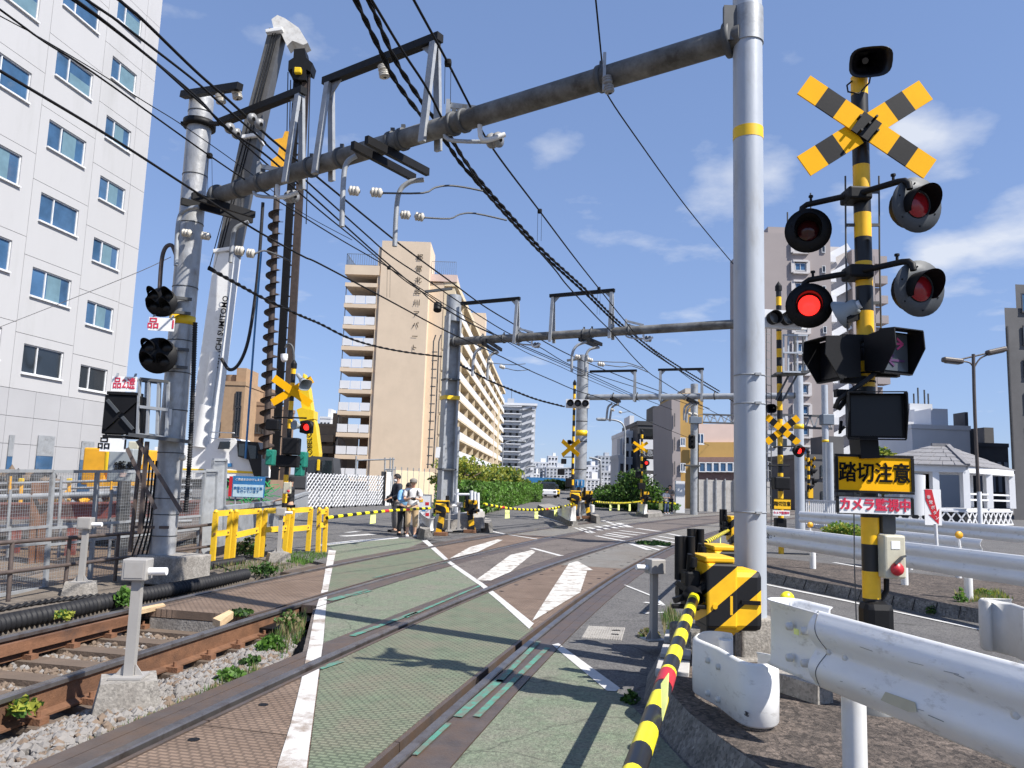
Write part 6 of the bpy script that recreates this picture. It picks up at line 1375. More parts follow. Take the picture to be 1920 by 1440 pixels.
for i, (x, y) in enumerate(((40, 920), (130, 930), (237, 920))):
    o = thing('orange_post', ('leftmost orange site post', 'orange site post with hung hoses', 'orange site post behind the grey cabinet')[i], 'site post', A(x, 965, 20)); q = MB(); q.cyl(A(x, 900, 20), A(x-3, 965, 20), .05, n=8); q.build('post_pipe', 'machine_orange', o, True); q = MB(); q.bbox(A(x, 902, 19.95), (.12, .08, .14), .02); q.build('coupler', 'machine_yellow', o, True)
rg = random.Random(11)
bp = [tuple(A(rg.uniform(4, 95), rg.uniform(893, 930), 24+rg.random()*2)) for _ in range(420)]
o = rocks('rubble_heap', bp, .22, ['charcoal', 'rubber', 'stone_tan'], 5)
bp = [tuple(A(rg.uniform(70, 200), rg.uniform(930, 955), 21+rg.random()*2)) for _ in range(200)]
rocks('coiled_debris', bp, .12, ['rust', 'machine_orange', 'stone_tan', 'galv'], 6)
slab('site_floor', [V((-6.5, 8, 0)), V((-5.9, 16.5, 0)), V((-8, 24, 0)), V((-14, 46, 0)), V((-70, 62, 0)), V((-90, 20, 0)), V((-30, 6, 0))], 'earth', -.30, .1)
slab('site_deck', [V((-8, 19, 0)), V((-8.2, 24, 0)), V((-14, 45, 0)), V((-60, 60, 0)), V((-60, 21, 0))], 'asphalt_brown', .02, .15)
# orange piling rig block and grey cabinet
o = thing('orange_rig', 'orange machine block behind the grey cabinet', 'site machine', A(230, 910, 21.5))
q = MB(); q.bbox(A(190, 875, 21.5), (.62, .8, 1.0), .04); q.build('left_tank', 'machine_orange', o, True); q = MB(); q.bbox(A(276, 878, 21.8), (.45, .8, 1.0), .04); q.build('right_tank', 'machine_orange', o, True); q = MB(); q.bar(A(172, 908, 21.3), A(292, 905, 21.6), .8, .12); q.build('lower_frame', 'machine_orange', o, True); q = MB(); q.cyl(A(205, 848, 21.2), A(203, 885, 21.2), .12, n=12); q.build('cylinder', 'machine_yellow', o, True)
cab_ = thing('control_cabinet', 'grey control cabinet with black company lettering left of the pole', 'cabinet', A(235, 905, 14.9))
q = MB(); q.bbox(A(232, 872, 14.9), (.46, .3, .62), .02); bx_ = q.build('case', 'signal_grey', cab_, True); q = MB(); q.bbox(A(254, 850, 15.2), (.2, .25, .45), .02); q.build('side_case', 'ivory', cab_, True)
text('隆盛', .16, A(237, 873, 14.73), (1, 0, 0), (0, 0, 1), 'dark_text', bx_, w=True, bold=.003); text('株式\n会社', .075, A(221, 874, 14.73), (1, 0, 0), (0, 0, 1), 'dark_text', bx_, w=True, bold=.001)
q = MB(); q.box(A(231, 888, 14.745), (.12, .006, .12)); q.build('pink_notice', 'pink_wall', bx_, True)
# blue notice
p = A(466, 913, 24.5); nb = thing('site_notice', 'blue and pale notice board about the railway works', 'notice board', (p.x, p.y, p.z-1)); s_, sc, sx_ = sign(nb, p, 1.0, .66, (0, -1, 0), 'sign_blue', None, th=.03)
q = MB(); q.box(sc+V((0, -.001, -.12)), (.94, .008, .38)); pan = q.build('pale_panel', 'sign_pale', s_, True)
text('ご迷惑をおかけします', .085, sc+V((0, -.004, .22)), sx_, (0, 0, 1), 'white_clean', s_, w=True); text('鉄道の立体交差工事\nを行っています', .10, sc+V((0, -.010, -.10)), sx_, (0, 0, 1), 'sign_blue', pan, w=True, bold=.001)
q = MB(); q.box(sc+V((-.56, .01, 0)), (.10, .02, .62)); q.build('red_edge', 'red_paint', s_, True)
for dx in (-.4, .4): q = MB(); q.cyl(p+V((dx, .05, -.3)), p+V((dx, .05, -1.2)), .03, n=8); q.build('leg', 'galv', nb, True)
# white crawler crane
CY = 45
cr = thing('crawler_crane', 'white telescopic crawler crane with dark upper boom behind the left pole', 'crane', (A(430, 905, CY).x, CY, 0))
q = MB(); poly_px(q, ((290, 838), (395, 832), (405, 822), (440, 822), (470, 850), (487, 895), (290, 900)), CY-.2, 2.6); q.build('body', 'white_clean', cr, True, True)
q = MB(); poly_px(q, ((290, 876), (395, 880), (474, 884), (476, 888), (395, 885), (290, 882)), CY-.23, .05); q.build('stripe', 'machine_yellow', cr, True, True)
q = MB(); poly_px(q, ((290, 898), (488, 894), (486, 914), (290, 918)), CY+.1, 2.0); q.build('undercarriage', 'charcoal', cr, True, True)
q = MB(); poly_px(q, ((444, 826), (484, 829), (490, 850), (490, 893), (476, 893), (466, 862), (446, 856)), CY-.5, 1.4); cbk = q.build('cab', 'black_gloss', cr, True, True)
for pg in (((448, 832), (459, 832), (457, 856), (447, 854)), ((464, 834), (481, 836), (484, 860), (469, 860)), ((412, 828), (432, 828), (430, 842), (408, 842))):
    q = MB(); poly_px(q, pg, CY-.54, .03); q.build('cab_window', 'glass_dark', cbk, True, True)
q = MB(); q.bbox(A(430, 872, CY-.25), (.3, .02, .2), .01); q.build('emblem', 'sign_blue', cr, True)
def boom_sec(name, a, b_, w0, w1, mat, Y): 
    a, b_ = A(*a, Y), A(*b_, Y); d = (b_-a).normalized(); s_ = V((d.z, 0, -d.x)); q = MB()
    vs = [a+s_*(i*w0/2)+V((0, j*w0*.55, 0)) for j in (-1, 1) for i in (-1, 1)]+[b_+s_*(i*w1/2)+V((0, j*w1*.55, 0)) for j in (-1, 1) for i in (-1, 1)]
    q.add(vs, [(0, 1, 3, 2), (4, 6, 7, 5), (0, 4, 5, 1), (2, 3, 7, 6), (0, 2, 6, 4), (1, 5, 7, 3)]); return q.build(name, mat, cr, True, True)
bs = boom_sec('boom_base', (380, 835), (428, 478), 1.22, 1.12, 'white', CY+.8); boom_sec('boom_stage', (422, 512), (482, 218), 1.08, 1.0, 'boom_grey', CY+.8); boom_sec('boom_tip', (478, 240), (521, 62), .98, .84, 'boom_grey', CY+.8)
for py, px, w_ in ((474, 428, 1.3), (264, 472, 1.15), (68, 520, 1.05)):
    q = MB(); q.bbox(A(px, py, CY+.75), (w_, 1.5, .22), .03, Matrix.Rotation(-.2, 3, 'Y')); q.build('boom_collar', 'white', cr, True)
q = MB(); poly_px(q, ((509, 36), (520, 28), (534, 34), (560, 52), (577, 80), (569, 84), (548, 76), (538, 86), (528, 64), (514, 58)), CY+.3, .9); q.build('boom_head', 'dirty_white', cr, True, True)
bd_ = (A(428, 478, CY)-A(377, 835, CY)).normalized()
text('HITACHI SUMITOMO', .46, A(414, 622, CY+.02), bd_, V((-bd_.z, 0, bd_.x)), 'dark_text', bs, w=True, bold=.01)
q = MB(); q.cyl(A(375, 838, CY-.1), A(388, 760, CY-.1), .42, n=14); q.cyl(A(388, 762, CY-.1), A(402, 660, CY-.1), .26, n=14); q.build('lift_cylinder', 'white', cr, True)
for i, (a, b_) in enumerate((((512, 60), (393, 500)), ((516, 62), (400, 510)), ((520, 66), (415, 470)))): q = MB(); q.cyl(A(*a, CY+.2), A(*b_, CY+.2), .03, n=4); q.build('hoist_rope', 'wire', cr, True)
q = MB(); q.tube(spl([A(493, 380, CY-1), A(487, 470, CY-1), A(478, 560, CY-1), (A(465, 640, CY-1)), A(448, 682, CY-1), A(430, 693, CY-1), A(415, 672, CY-1)], 5), .10, 8); q.build('hydraulic_hose', 'rubber', cr, True)
for a, b_ in (((395, 810), (440, 812)), ((395, 822), (440, 824))): q = MB(); q.cyl(A(*a, CY-.4), A(*b_, CY-.4), .035, n=6); q.build('handrail', 'white', cr, True)
# pile leader with auger
au = thing('auger_rig', 'dark vertical leader with drive head and long earth auger', 'auger', (A(528, 905, CY).x, CY-1.5, 0)); AY = CY-1.5
a, b_ = A(566, 140, AY), A(523, 900, AY)
for dx in (-.26, .26): q = MB(); q.bar(a+V((dx, 0, 0)), b_+V((dx, 0, 0)), .22, .4); q.build('leader_chord', 'black' if dx < 0 else 'auger_dark', au, True)
for i in range(26):
    p = a.lerp(b_, (i+.5)/26); q = MB(); q.bar(p+V((-.32, .1, 0)), p+V((.32, .1, .25 if i % 2 else -.25)), .09, .07); q.build('leader_lace', 'galv_dark', au, True)
q = MB(); poly_px(q, ((551, 92), (571, 90), (574, 108), (586, 118), (582, 134), (574, 130), (574, 150), (548, 148), (548, 128), (540, 132), (541, 114), (550, 108)), AY-.4, .9); q.build('drive_head', 'black', au, True, True)
q = MB(); q.bbox(A(559, 133, AY-.5), (.4, .3, .35), .05); q.build('hook_block', 'machine_yellow', au, True)
for i, (a2, b2_) in enumerate((((540, 135), (537, 310)), ((552, 150), (548, 330)), ((582, 130), (574, 420)), ((545, 150), (541, 330)))): q = MB(); q.cyl(A(*a2, AY-.2), A(*b2_, AY-.2), .03, n=4); q.build('rope', 'wire', au, True)
q = MB(); poly_px(q, ((512, 262), (530, 258), (534, 246), (541, 246), (542, 262), (532, 290), (530, 318), (508, 320), (508, 300), (520, 292), (524, 272)), AY-.8, .8); q.build('auger_motor', 'machine_orange', au, True, True)
t_, f_ = A(521, 320, AY-.9), A(498, 860, AY-.9); q = MB(); q.cyl(t_, f_, .17, n=10); q.build('auger_shaft', 'auger_dark', au, True)
d = (f_-t_); L = d.length; d.normalize(); n = 40; q = MB(); turns = 20; st = .14; vs = []
ex = d.cross(V((0, 1, 0))).normalized(); ey = d.cross(ex); K = turns*16
for i in range(K+1):
    a_ = 2*math.pi*i/16; p = t_+d*(L*(st+(1-st)*i/K)); e_ = ex*math.cos(a_)+ey*math.sin(a_); vs += [p+e_*.16, p+e_*.43]
q.add(vs, [(2*i, 2*i+1, 2*i+3, 2*i+2) for i in range(K)]); q.add([v+d*.05 for v in vs], [(2*i, 2*i+2, 2*i+3, 2*i+1) for i in range(K)]); q.build('auger_flight', 'auger_dark', au, True)
q = MB(); q.tube(spl([A(490, 470, AY), A(476, 640, AY), A(460, 860, AY)], 4), .06, 6); q.build('blue_hose', 'sign_blue', au, True)
# yellow excavator
ex_ = thing('excavator', 'yellow excavator with raised boom and black cab behind the lattice gate', 'excavator', (A(600, 900, 44).x, 44, 0)); EY = 44
q = MB(); poly_px(q, ((569, 700), (578, 728), (584, 770), (592, 800), (598, 850), (596, 872), (577, 872), (574, 800), (567, 770), (560, 735)), EY, .8); xb = q.build('boom', 'machine_yellow', ex_, True, True)
q = MB(); poly_px(q, ((556, 768), (565, 764), (588, 770), (588, 785), (570, 788), (562, 790)), EY-.2, 1.0); q.build('arm_cylinder', 'machine_yellow', ex_, True, True)
text('KOBELCO', .42, A(581, 830, EY-.03), (A(579, 800, EY)-A(581, 860, EY)), V((-1, 0, 0)), 'dark_text', xb, w=True)
q = MB(); poly_px(q, ((570, 860), (586, 855), (624, 858), (627, 890), (568, 892)), EY-1, 1.8); xc = q.build('cab', 'charcoal', ex_, True, True)
for pg in (((577, 863), (594, 862), (592, 886), (575, 886)), ((604, 863), (622, 864), (622, 888), (603, 888))): q = MB(); poly_px(q, pg, EY-1.05, .04); q.build('cab_window', 'glass_dark', xc, True, True)
q = MB(); q.bbox(A(597, 872, EY-1.1), (.15, .1, .6), .02); q.build('cab_pillar', 'machine_yellow', xc, True)
q = MB(); q.bbox(A(596, 905, EY), (3.0, 2.4, .8), .1); q.build('undercarriage', 'charcoal', ex_, True)
for i, (x, y, w_, h_) in enumerate(((508, 858, .4, .8), (568, 862, .4, .8), (562, 880, .4, .7))):
    o = thing('green_machine', ('teal green machine part beside the crane cab', 'teal green machine part left of the excavator boom', 'teal green drum under the striped mast box')[i], 'site machine', A(x, 905, 40)); q = MB(); q.bbox(A(x, y, 40), (w_, .6, h_), .06); q.build('casing', 'teal_machine', o, True); q = MB(); q.cyl(A(x, y, 40)+V((0, -.3, h_*.2)), A(x, y, 40)+V((0, -.42, h_*.2)), w_*.3, n=12); q.build('flange', 'teal_machine', o, True)
q = MB(); rg = random.Random(4)
for i in range(60): p = A(rg.uniform(425, 515), rg.uniform(905, 945), 25+rg.random()); q.bar(p, p+V((rg.uniform(-.5, .5), rg.uniform(-.2, .2), rg.uniform(-.3, .3))), .03, .02)
struct(q.build('green_netting', 'green_net'), 'stuff')
# accordion gate and white site hoarding
ag = thing('accordion_gate', 'silver folding lattice gate across the site entrance', 'gate', A(645, 950, 42))
ga, gb = A(572, 948, 36.5), A(716, 944, 45); zt_ = lambda p: p.y
n = 26
for i in range(n):
    p0, p1 = ga.lerp(gb, i/n), ga.lerp(gb, (i+1)/n); h_ = 1.62
    for j in range(6):
        z0, z1_ = .06+h_*j/6, .06+h_*(j+1)/6
        q = MB(); q.bar(V((p0.x, p0.y, z0)), V((p1.x, p1.y, z1_)), .045, .02); q.bar(V((p0.x, p0.y+.03, z1_)), V((p1.x, p1.y+.03, z0)), .045, .02); q.build('lattice_link', 'far_white', ag, True)
for i in range(0, n+1, 4): p = ga.lerp(gb, i/n); q = MB(); q.bar(V((p.x, p.y-.04, 0)), V((p.x, p.y-.04, 1.72)), .05, .05); q.build('gate_upright', 'galv', ag, True); q = MB(); q.cyl(V((p.x-.04, p.y-.1, .05)), V((p.x+.04, p.y-.1, .05)), .05, n=10); q.build('castor', 'black', ag, True)
q = MB(); q.bbox(A(718, 915, 45.2), (.25, .25, 1.9), .02); tag(q.build('gate_post', 'charcoal'), 'dark post at the right end of the lattice gate', 'post')
hb = thing('site_hoarding', 'plain white hoarding sheet right of the lattice gate', 'hoarding', A(726, 946, 45)); a, b_ = A(722, 946, 45), A(734, 946, 46.5); q = MB(); q.prism([V((a.x, a.y, 0)), V((b_.x, b_.y, 0)), V((b_.x, b_.y, 2.0)), V((a.x, a.y, 2.0))], V((0, .05, 0))); q.build('sheet', 'white_clean', hb, True, True); q = MB(); q.bar(V((a.x, a.y-.02, 2.0)), V((b_.x, b_.y-.02, 2.0)), .06, .05); q.build('top_rail', 'galv', hb, True)
fn_ = thing('panel_fence', 'beige panel fence with thin posts behind the waiting people', 'fence', A(780, 950, 52)); a, b_ = A(738, 946, 49), A(812, 948, 56)
for i in range(7):
    p0, p1 = a.lerp(b_, i/7), a.lerp(b_, (i+1)/7); q = MB(); q.bar(V((p0.x, p0.y, 1.05)), V((p1.x, p1.y, 1.05)), .04, 2.1); q.build('fence_sheet', 'beige_light', fn_, True); q = MB(); q.bar(V((p0.x, p0.y-.05, 0)), V((p0.x, p0.y-.05, 2.3)), .06, .06); q.build('fence_post', 'galv', fn_, True)
tb_ = thing('notice_frame', 'framed site notice board behind the man with the cap', 'notice board', A(795, 990, 26)); s_, sc, sx_ = sign(tb_, A(795, 950, 26), .45, .75, (0, -1, 0), 'far_white', 'galv', fw=.03)
for dx, dz, m_ in ((-.1, .2, 'yellow'), (.1, .1, 'red_paint'), (0, -.1, 'sign_blue'), (.12, -.25, 'red_paint')): q = MB(); q.box(sc+V((dx, 0, dz)), (.12, .01, .1)); q.build('notice', m_, s_, True)
sp = thing('scaffold_frame', 'scaffold pipes rising behind the hoarding', 'scaffolding', A(735, 900, 46))
for px in (722, 732, 737): q = MB(); q.cyl(A(px, 858, 46), A(px-2, 946, 46), .05, n=6); q.build('scaffold_pipe', 'galv', sp, True)
for a, b_ in (((670, 863), (740, 861)), ((720, 880), (742, 880)), ((668, 855), (666, 900))): q = MB(); q.cyl(A(*a, 46), A(*b_, 46), .05, n=6); q.build('scaffold_pipe', 'galv', sp, True)
# ================================================================== buildings
def window(root, o_, s_, n_, w, h, panes=2, split=None, fr='frame_white', gl='glass', sill=True, dep=.10, fw=.06):
    """o_: lower left corner on the wall plane, s_: along the wall, n_: outward"""
    o_ = V(o_); u = V((0, 0, 1)); bk = o_-n_*dep
    q = MB(); q.prism([bk, bk+s_*w, bk+s_*w+u*h, bk+u*h], -n_*.03); wn = q.build('window', gl, root, True, True)
    q = MB()
    for a, b_ in ((0, 0), (1, 0)): q.bar(bk+n_*.02+s_*(fw/2+a*(w-fw)), bk+n_*.02+s_*(fw/2+a*(w-fw))+u*h, fw, .06, up=n_)
    for z in (fw/2, h-fw/2): q.bar(bk+n_*.02+u*z+s_*fw, bk+n_*.02+u*z+s_*(w-fw), fw, .06, up=n_)
    if panes > 1: q.bar(bk+n_*.03+s_*(w*(split or .5)), bk+n_*.03+s_*(w*(split or .5))+u*h, fw, .06, up=n_)
    q.build('frame', fr, wn, True)
    if sill: q = MB(); q.bar(o_+n_*.03-u*.04-s_*.03, o_+n_*.03-u*.04+s_*(w+.03), .16, .08); q.build('sill', fr, wn, True)
    return wn
# --- white office building on the left
th = R(9); wd = V((math.sin(th), math.cos(th), 0)); wn_ = V((wd.y, -wd.x, 0)); C0 = A(250, 575, 44.7); C0.z = 0
wb = thing('office_building', 'tall white panelled building with square windows at the left edge', 'building', C0)
cols = [(-1.3, 0.0, None, None, 3.5, 7.0), (-4.5, -1.3, (-3.82, -1.66), 1.28, 3.49, 7.03), (-8.4, -4.5, (-7.8, -5.12), 1.42, 3.79, 7.43), (-12.4, -8.4, (-11.9, -9.2), 1.5, 4.17, 7.9), (-17, -12.4, (-16.2, -13.6), 1.5, 4.4, 8.2)]
for s0, s1_, win, wh, sp_, ztop in cols:
    zb0 = 5.2
    for r_ in range(9):
        za = zb0+.0 if r_ == 0 else ztop+.45+sp_*(r_-1)
        zb1 = ztop+.45+sp_*r_
        if za > 38: break
        g = .012; P = lambda s_, z: C0+wd*s_+V((0, 0, z)); q = MB()
        def bxp(a, b_, z0, z1_):
            if b_-a < .01 or z1_-z0 < .01: return
            q.prism([P(a, z0), P(b_, z0), P(b_, z1_), P(a, z1_)], -wn_*.25)
        if win:
            w0, w1 = win; zt_ = ztop+sp_*r_; zl = zt_-wh
            bxp(s0+g, w0, za+g, zb1-g); bxp(w1, s1_-g, za+g, zb1-g); bxp(w0, w1, za+g, zl); bxp(w0, w1, zt_, zb1-g)
        else: bxp(s0+g, s1_-g, za+g, zb1-g)
        q.build('facade_panel', 'facade_white', wb, True, True)
        if win:
            wv_ = window(wb, P(w0, zl), wd, wn_, w1-w0, wh, 2, .36, gl='glass_dark' if r_ == 0 else 'glass', dep=.12)
            k_ = rnd.random()
            if k_ < .5 and r_ > 0:
                zt2 = zt_-.07-(0 if k_ < .3 else wh*rnd.uniform(.15, .45)); q = MB(); a0 = w0+(w1-w0)*.42; b0 = w1-.08-(w1-w0)*rnd.choice((0, 0, .2))
                q.prism([P(a0, zl+.07)-wn_*.117, P(b0, zl+.07)-wn_*.117, P(b0, zt2)-wn_*.117, P(a0, zt2)-wn_*.117], wn_*.004); q.build('curtain', 'curtain', wv_, True, True)
q = MB(); q.prism([C0+wd*(-30)-wn_*.26, C0-wn_*.26, C0-wn_*18, C0+wd*(-30)-wn_*18], V((0, 0, 38))); q.build('building_core', 'facade_grey', wb, True, True)
for s0, s1_ in ((-1.6, 0), (-3.3, -1.6), (-5.0, -3.3), (-6.7, -5.0), (-8.4, -6.7), (-10.4, -8.4), (-12.4, -10.4), (-17, -12.4)):
    for z0, z1_ in ((0, 1.3), (1.3, 2.6), (2.6, 3.9), (3.9, 5.2)):
        q = MB(); g = .01; q.prism([C0+wd*(s0+g)+V((0, 0, z0+g)), C0+wd*(s1_-g)+V((0, 0, z0+g)), C0+wd*(s1_-g)+V((0, 0, z1_-g)), C0+wd*(s0+g)+V((0, 0, z1_-g))], -wn_*.2); q.build('base_panel', 'facade_grey', wb, True, True)
for s0, w_, zt_ in ((-6.3, 1.1, 3.1), (-3.2, .95, 3.0), (-8.1, .3, 3.0), (-10.6, 1.1, 3.2)):
    o_ = C0+wd*s0+wn_*.03; q = MB(); q.prism([o_, o_+wd*w_, o_+wd*w_+V((0, 0, zt_-1)), o_+V((0, 0, zt_-1))], wn_*.03); dw = q.build('lower_window', 'glass', wb, True, True); q = MB(); q.prism([o_+V((0, 0, zt_-1)), o_+wd*w_+V((0, 0, zt_-1)), o_+wd*w_+V((0, 0, zt_)), o_+V((0, 0, zt_))], wn_*.04); q.build('louvre', 'galv', dw, True, True)
# --- beige slab apartment block
ap = thing('apartment_block', 'long beige slab apartment block with lettered end wall', 'apartment building', (-13, 95, 0))
FH = 2.68; Z0 = 2.0
q = MB(); q.box((-13.85, 98, 15.6), (6.1, 6, 31.2)); q.build('end_tower', 'beige', ap, True)
q = MB(); q.box((-17.1, 97.8, 15.2), (.42, 5.2, 30.4)); q.build('tower_fin', 'beige', ap, True)
for i, ch in enumerate('都営北品川アパート'):
    p = A(787-i*1.35, 483+i*21.2, 94.9); text(ch, .85, p, (1, 0, 0), (0, 0, 1), 'dark_text', ap, w=True, bold=.004)
q = MB(); q.box((-9.2, 99.5, 13.3), (3.2, 5, 26.6)); q.build('stair_bay', 'beige_light', ap, True)
for k in range(9): q = MB(); q.box((-9.9, 96.98, 3.3+FH*k), (.45, .1, .6)); q.build('stair_window', 'brown_wall', ap, True)
q = MB(); q.box((-9.2, 99.2, 27.0), (3.6, 5.6, .9)); q.build('roof_parapet', 'pink_wall', ap, True)
# left access balconies
for k in range(10):
    z = 1.1+FH*k
    q = MB(); q.box((-19.25, 97.6, z+.2), (4.0, 5.2, .5)); sl_ = q.build('balcony_slab', 'beige', ap, True)
    if k < 9:
        for j in range(3): q = MB(); q.box((-20.55+j*1.3, 95.1, z+1.02), (1.22, .06, .98)); q.build('parapet_panel', 'far_white', sl_, True)
        q = MB(); q.box((-21.18, 97.5, z+1.02), (.06, 4.8, .98)); q.build('parapet_panel', 'far_white', sl_, True)
        q = MB(); q.cyl((-21.1, 95.2, z+.4), (-21.1, 95.2, z+FH), .06, n=6); q.build('balcony_post', 'galv_dark', sl_, True)
q = MB(); q.box((-18.2, 100.1, 13.4), (2.0, 1.4, 26.8)); q.build('access_core', 'brown_wall', ap, True)
q = MB(); q.box((-19.2, 97.7, 27.3), (4.3, 5.6, 1.2)); q.build('roof_edge', 'beige', ap, True)
def railing(root, a, b_, z, h, n, mat='steel_blue'):
    a, b_ = V(a), V(b_)
    for t_ in (0, 1): q = MB(); q.bar(a+V((0, 0, z+h*t_+.05)), b_+V((0, 0, z+h*t_+.05)), .06, .06); q.build('roof_rail', mat, root, True)
    for i in range(n+1): p = a.lerp(b_, i/n); q = MB(); q.bar(p+V((0, 0, z)), p+V((0, 0, z+h)), .04, .04); q.build('roof_baluster', mat, root, True)
railing(ap, (-21.2, 95, 0), (-17.3, 95, 0), 27.9, 1.4, 14); railing(ap, (-21.2, 95, 0), (-21.2, 100, 0), 27.9, 1.4, 14); railing(ap, (-10.7, 96.5, 0), (-7.6, 96.5, 0), 27.4, 1.7, 12)
# long balcony front
la, lb = V((-7.6, 96.5, 0)), V((-2.0, 217, 0)); ld = (lb-la).normalized(); ln = V((ld.y, -ld.x, 0)); LL = (lb-la).length
q = MB(); q.prism([la-ln*1.4, lb-ln*1.4, lb-ln*9, la-ln*9], V((0, 0, 26.4))); q.build('long_wall', 'beige', ap, True, True)
q = MB(); q.prism([la-ln*1.5, lb-ln*1.5, lb+ln*.25, la+ln*.25], V((0, 0, .7))); ro = q.build('roof_overhang', 'beige_light', ap, True, True); ro.location.z += 26.0
wq = MB(); wq.box((0, 0, 0), (.1, 2.9, 1.95)); wq.mi = 1; wq.box((.03, .3, 0), (.16, .22, 2.0)); wq.box((.03, -.9, 0), (.14, .12, 2.0)); wmesh = wq.mesh('window', ['glass_dark', 'beige_light']); ang = math.atan2(ld.y, ld.x)-math.pi/2
fq = MB(); fq.box((0, 0, 0), (1.35, .12, FH-.3)); fmesh = fq.mesh('balcony_fin', 'beige_light')
for k in range(9):
    z = 1.9+FH*k
    q = MB(); q.prism([la+V((0, 0, z-.22))-ln*1.38, lb+V((0, 0, z-.22))-ln*1.38, lb+V((0, 0, z-.22))+ln*.05, la+V((0, 0, z-.22))+ln*.05], V((0, 0, .2))); sl_ = q.build('balcony_slab', 'beige_light', ap, True, True)
    q = MB(); m_ = 20
    for i in range(m_):
        q = MB(); p0, p1 = la.lerp(lb, i/m_+.0006), la.lerp(lb, (i+1)/m_-.0006); q.bar(V((p0.x, p0.y, z+.52))+ln*.02, V((p1.x, p1.y, z+.52))+ln*.02, .05, 1.0); q.build('parapet_panel', 'far_white', sl_, True)
    for i in range(33):
        t_ = ((i+.5)/33)**1.0; p = la.lerp(lb, t_)-ln*1.36; put('window', wmesh, ap, V((p.x, p.y, z+1.1))-ap.location, (0, 0, ang))
        if i % 3 == 0: p = la.lerp(lb, i/33)-ln*.7; put('balcony_fin', fmesh, ap, V((p.x, p.y, z+1.15))-ap.location, (0, 0, ang))
for x0, x1, y0, y1, Y, mt in ((880, 911, 586, 660, 150, 'beige'), (921, 928, 768, 870, 176, 'beige'), (929, 937, 762, 870, 190, 'beige_light')):
    a, b_ = A(x0, y0, Y), A(x1, y0, Y); q = MB(); q.prism([V((a.x, Y, A(x0, y1, Y).z)), V((b_.x, Y, A(x0, y1, Y).z)), V((b_.x, Y, a.z)), V((a.x, Y, a.z))], V((0, 6, 0))); q.build('stair_tower', mt, ap, True, True)
# --- generic block with real window pieces
def block(name, label, x0, x1, ytop, Y, depth, mat, nx, nz, wmat='glass_dark', wfrac=(.5, .45), z0=0.0, cat='building', roof=True, group=None, side=None, fh=None, bands=None):
    a, b_ = A(x0, ytop, Y), A(x1, ytop, Y); zt_ = (a.z+b_.z)/2; o = thing(name, label, cat, ((a.x+b_.x)/2, Y, z0), group=group)
    w_ = b_.x-a.x; hgt = zt_-z0; q = MB(); q.box((0, depth/2, hgt/2), (w_, depth, hgt)); wa = q.build('walls', mat, o)
    if roof: q = MB(); q.box((0, depth/2, hgt+.2), (w_*1.01+.1, depth+.15, .4)); q.build('roof_edge', mat, o); q = MB(); q.box((w_*.15, depth*.4, hgt+1.2), (w_*.3, depth*.4, 1.8)); q.build('roof_housing', mat, o)
    if nx:
        ww, wh = w_/nx*wfrac[0], hgt/nz*wfrac[1]; q = MB(); q.box((0, .02, 0), (ww, .1, wh)); wm = q.mesh('window', wmat); q = MB(); q.box((0, -.03, -wh/2-.06), (ww*1.1, .16, .12)); sm = q.mesh('sill', mat)
        for i in range(nx):
            for k in range(nz):
                if rnd.random() < .06: continue
                wv = put('window', wm, o, (-w_/2+w_*(i+.5)/nx, -.04, hgt*(k+.55)/nz))
                put('sill', sm, wv)
    if bands:
        for k in range(bands): q = MB(); q.box((0, -.35, hgt*(k+.18)/bands), (w_*.98, .7, hgt/bands*.36)); q.build('balcony', 'far_white', o)
    return o
# mid-distance grey corridor apartment
ga_ = thing('corridor_apartment', 'grey apartment building with open corridors and zigzag stair beyond the beige block', 'apartment building', (1.5, 250, 0))
q = MB(); q.box((1.5, 258, 13.1), (13, 13, 26.2)); q.build('walls', 'far_grey', ga_, True)
for k in range(11):
    z = 1.0+2.42*k
    q = MB(); q.box((-.9, 250.5, z), (8.6, 1.9, 1.0)); q.build('corridor_parapet', 'far_grey', ga_, True); q = MB(); q.box((-.9, 249.9, z+.65), (8.7, 2.6, .28)); q.build('corridor_slab', 'far_white', ga_, True)
    for j in range(4): q = MB(); q.box((-4.2+j*2.1, 251.4, z+1.45), (.8, .2, 1.0)); q.build('door' if j % 2 else 'window', 'charcoal', ga_, True)
    q = MB(); q.bar((3.6, 249.6, z-.2), (7.0, 249.6, z+1.1), .3, .75); q.build('stair_flight', 'far_pale', ga_, True)
    q = MB(); q.box((7.2, 250.6, z+.3), (.9, 2.2, 1.0)); q.build('stair_landing', 'far_white', ga_, True)
q = MB(); q.box((1.6, 256, 26.6), (13.6, 14, .7)); q.build('roof_edge', 'far_white', ga_, True)
q = MB(); q.box((-.2, 254, 27.8), (2.2, 3, 1.8)); q.build('roof_tank', 'far_grey', ga_, True); q = MB(); q.cyl((0, 253, 28), (0, 253, 32), .08, n=5); q.build('aerial', 'galv_dark', ga_, True)
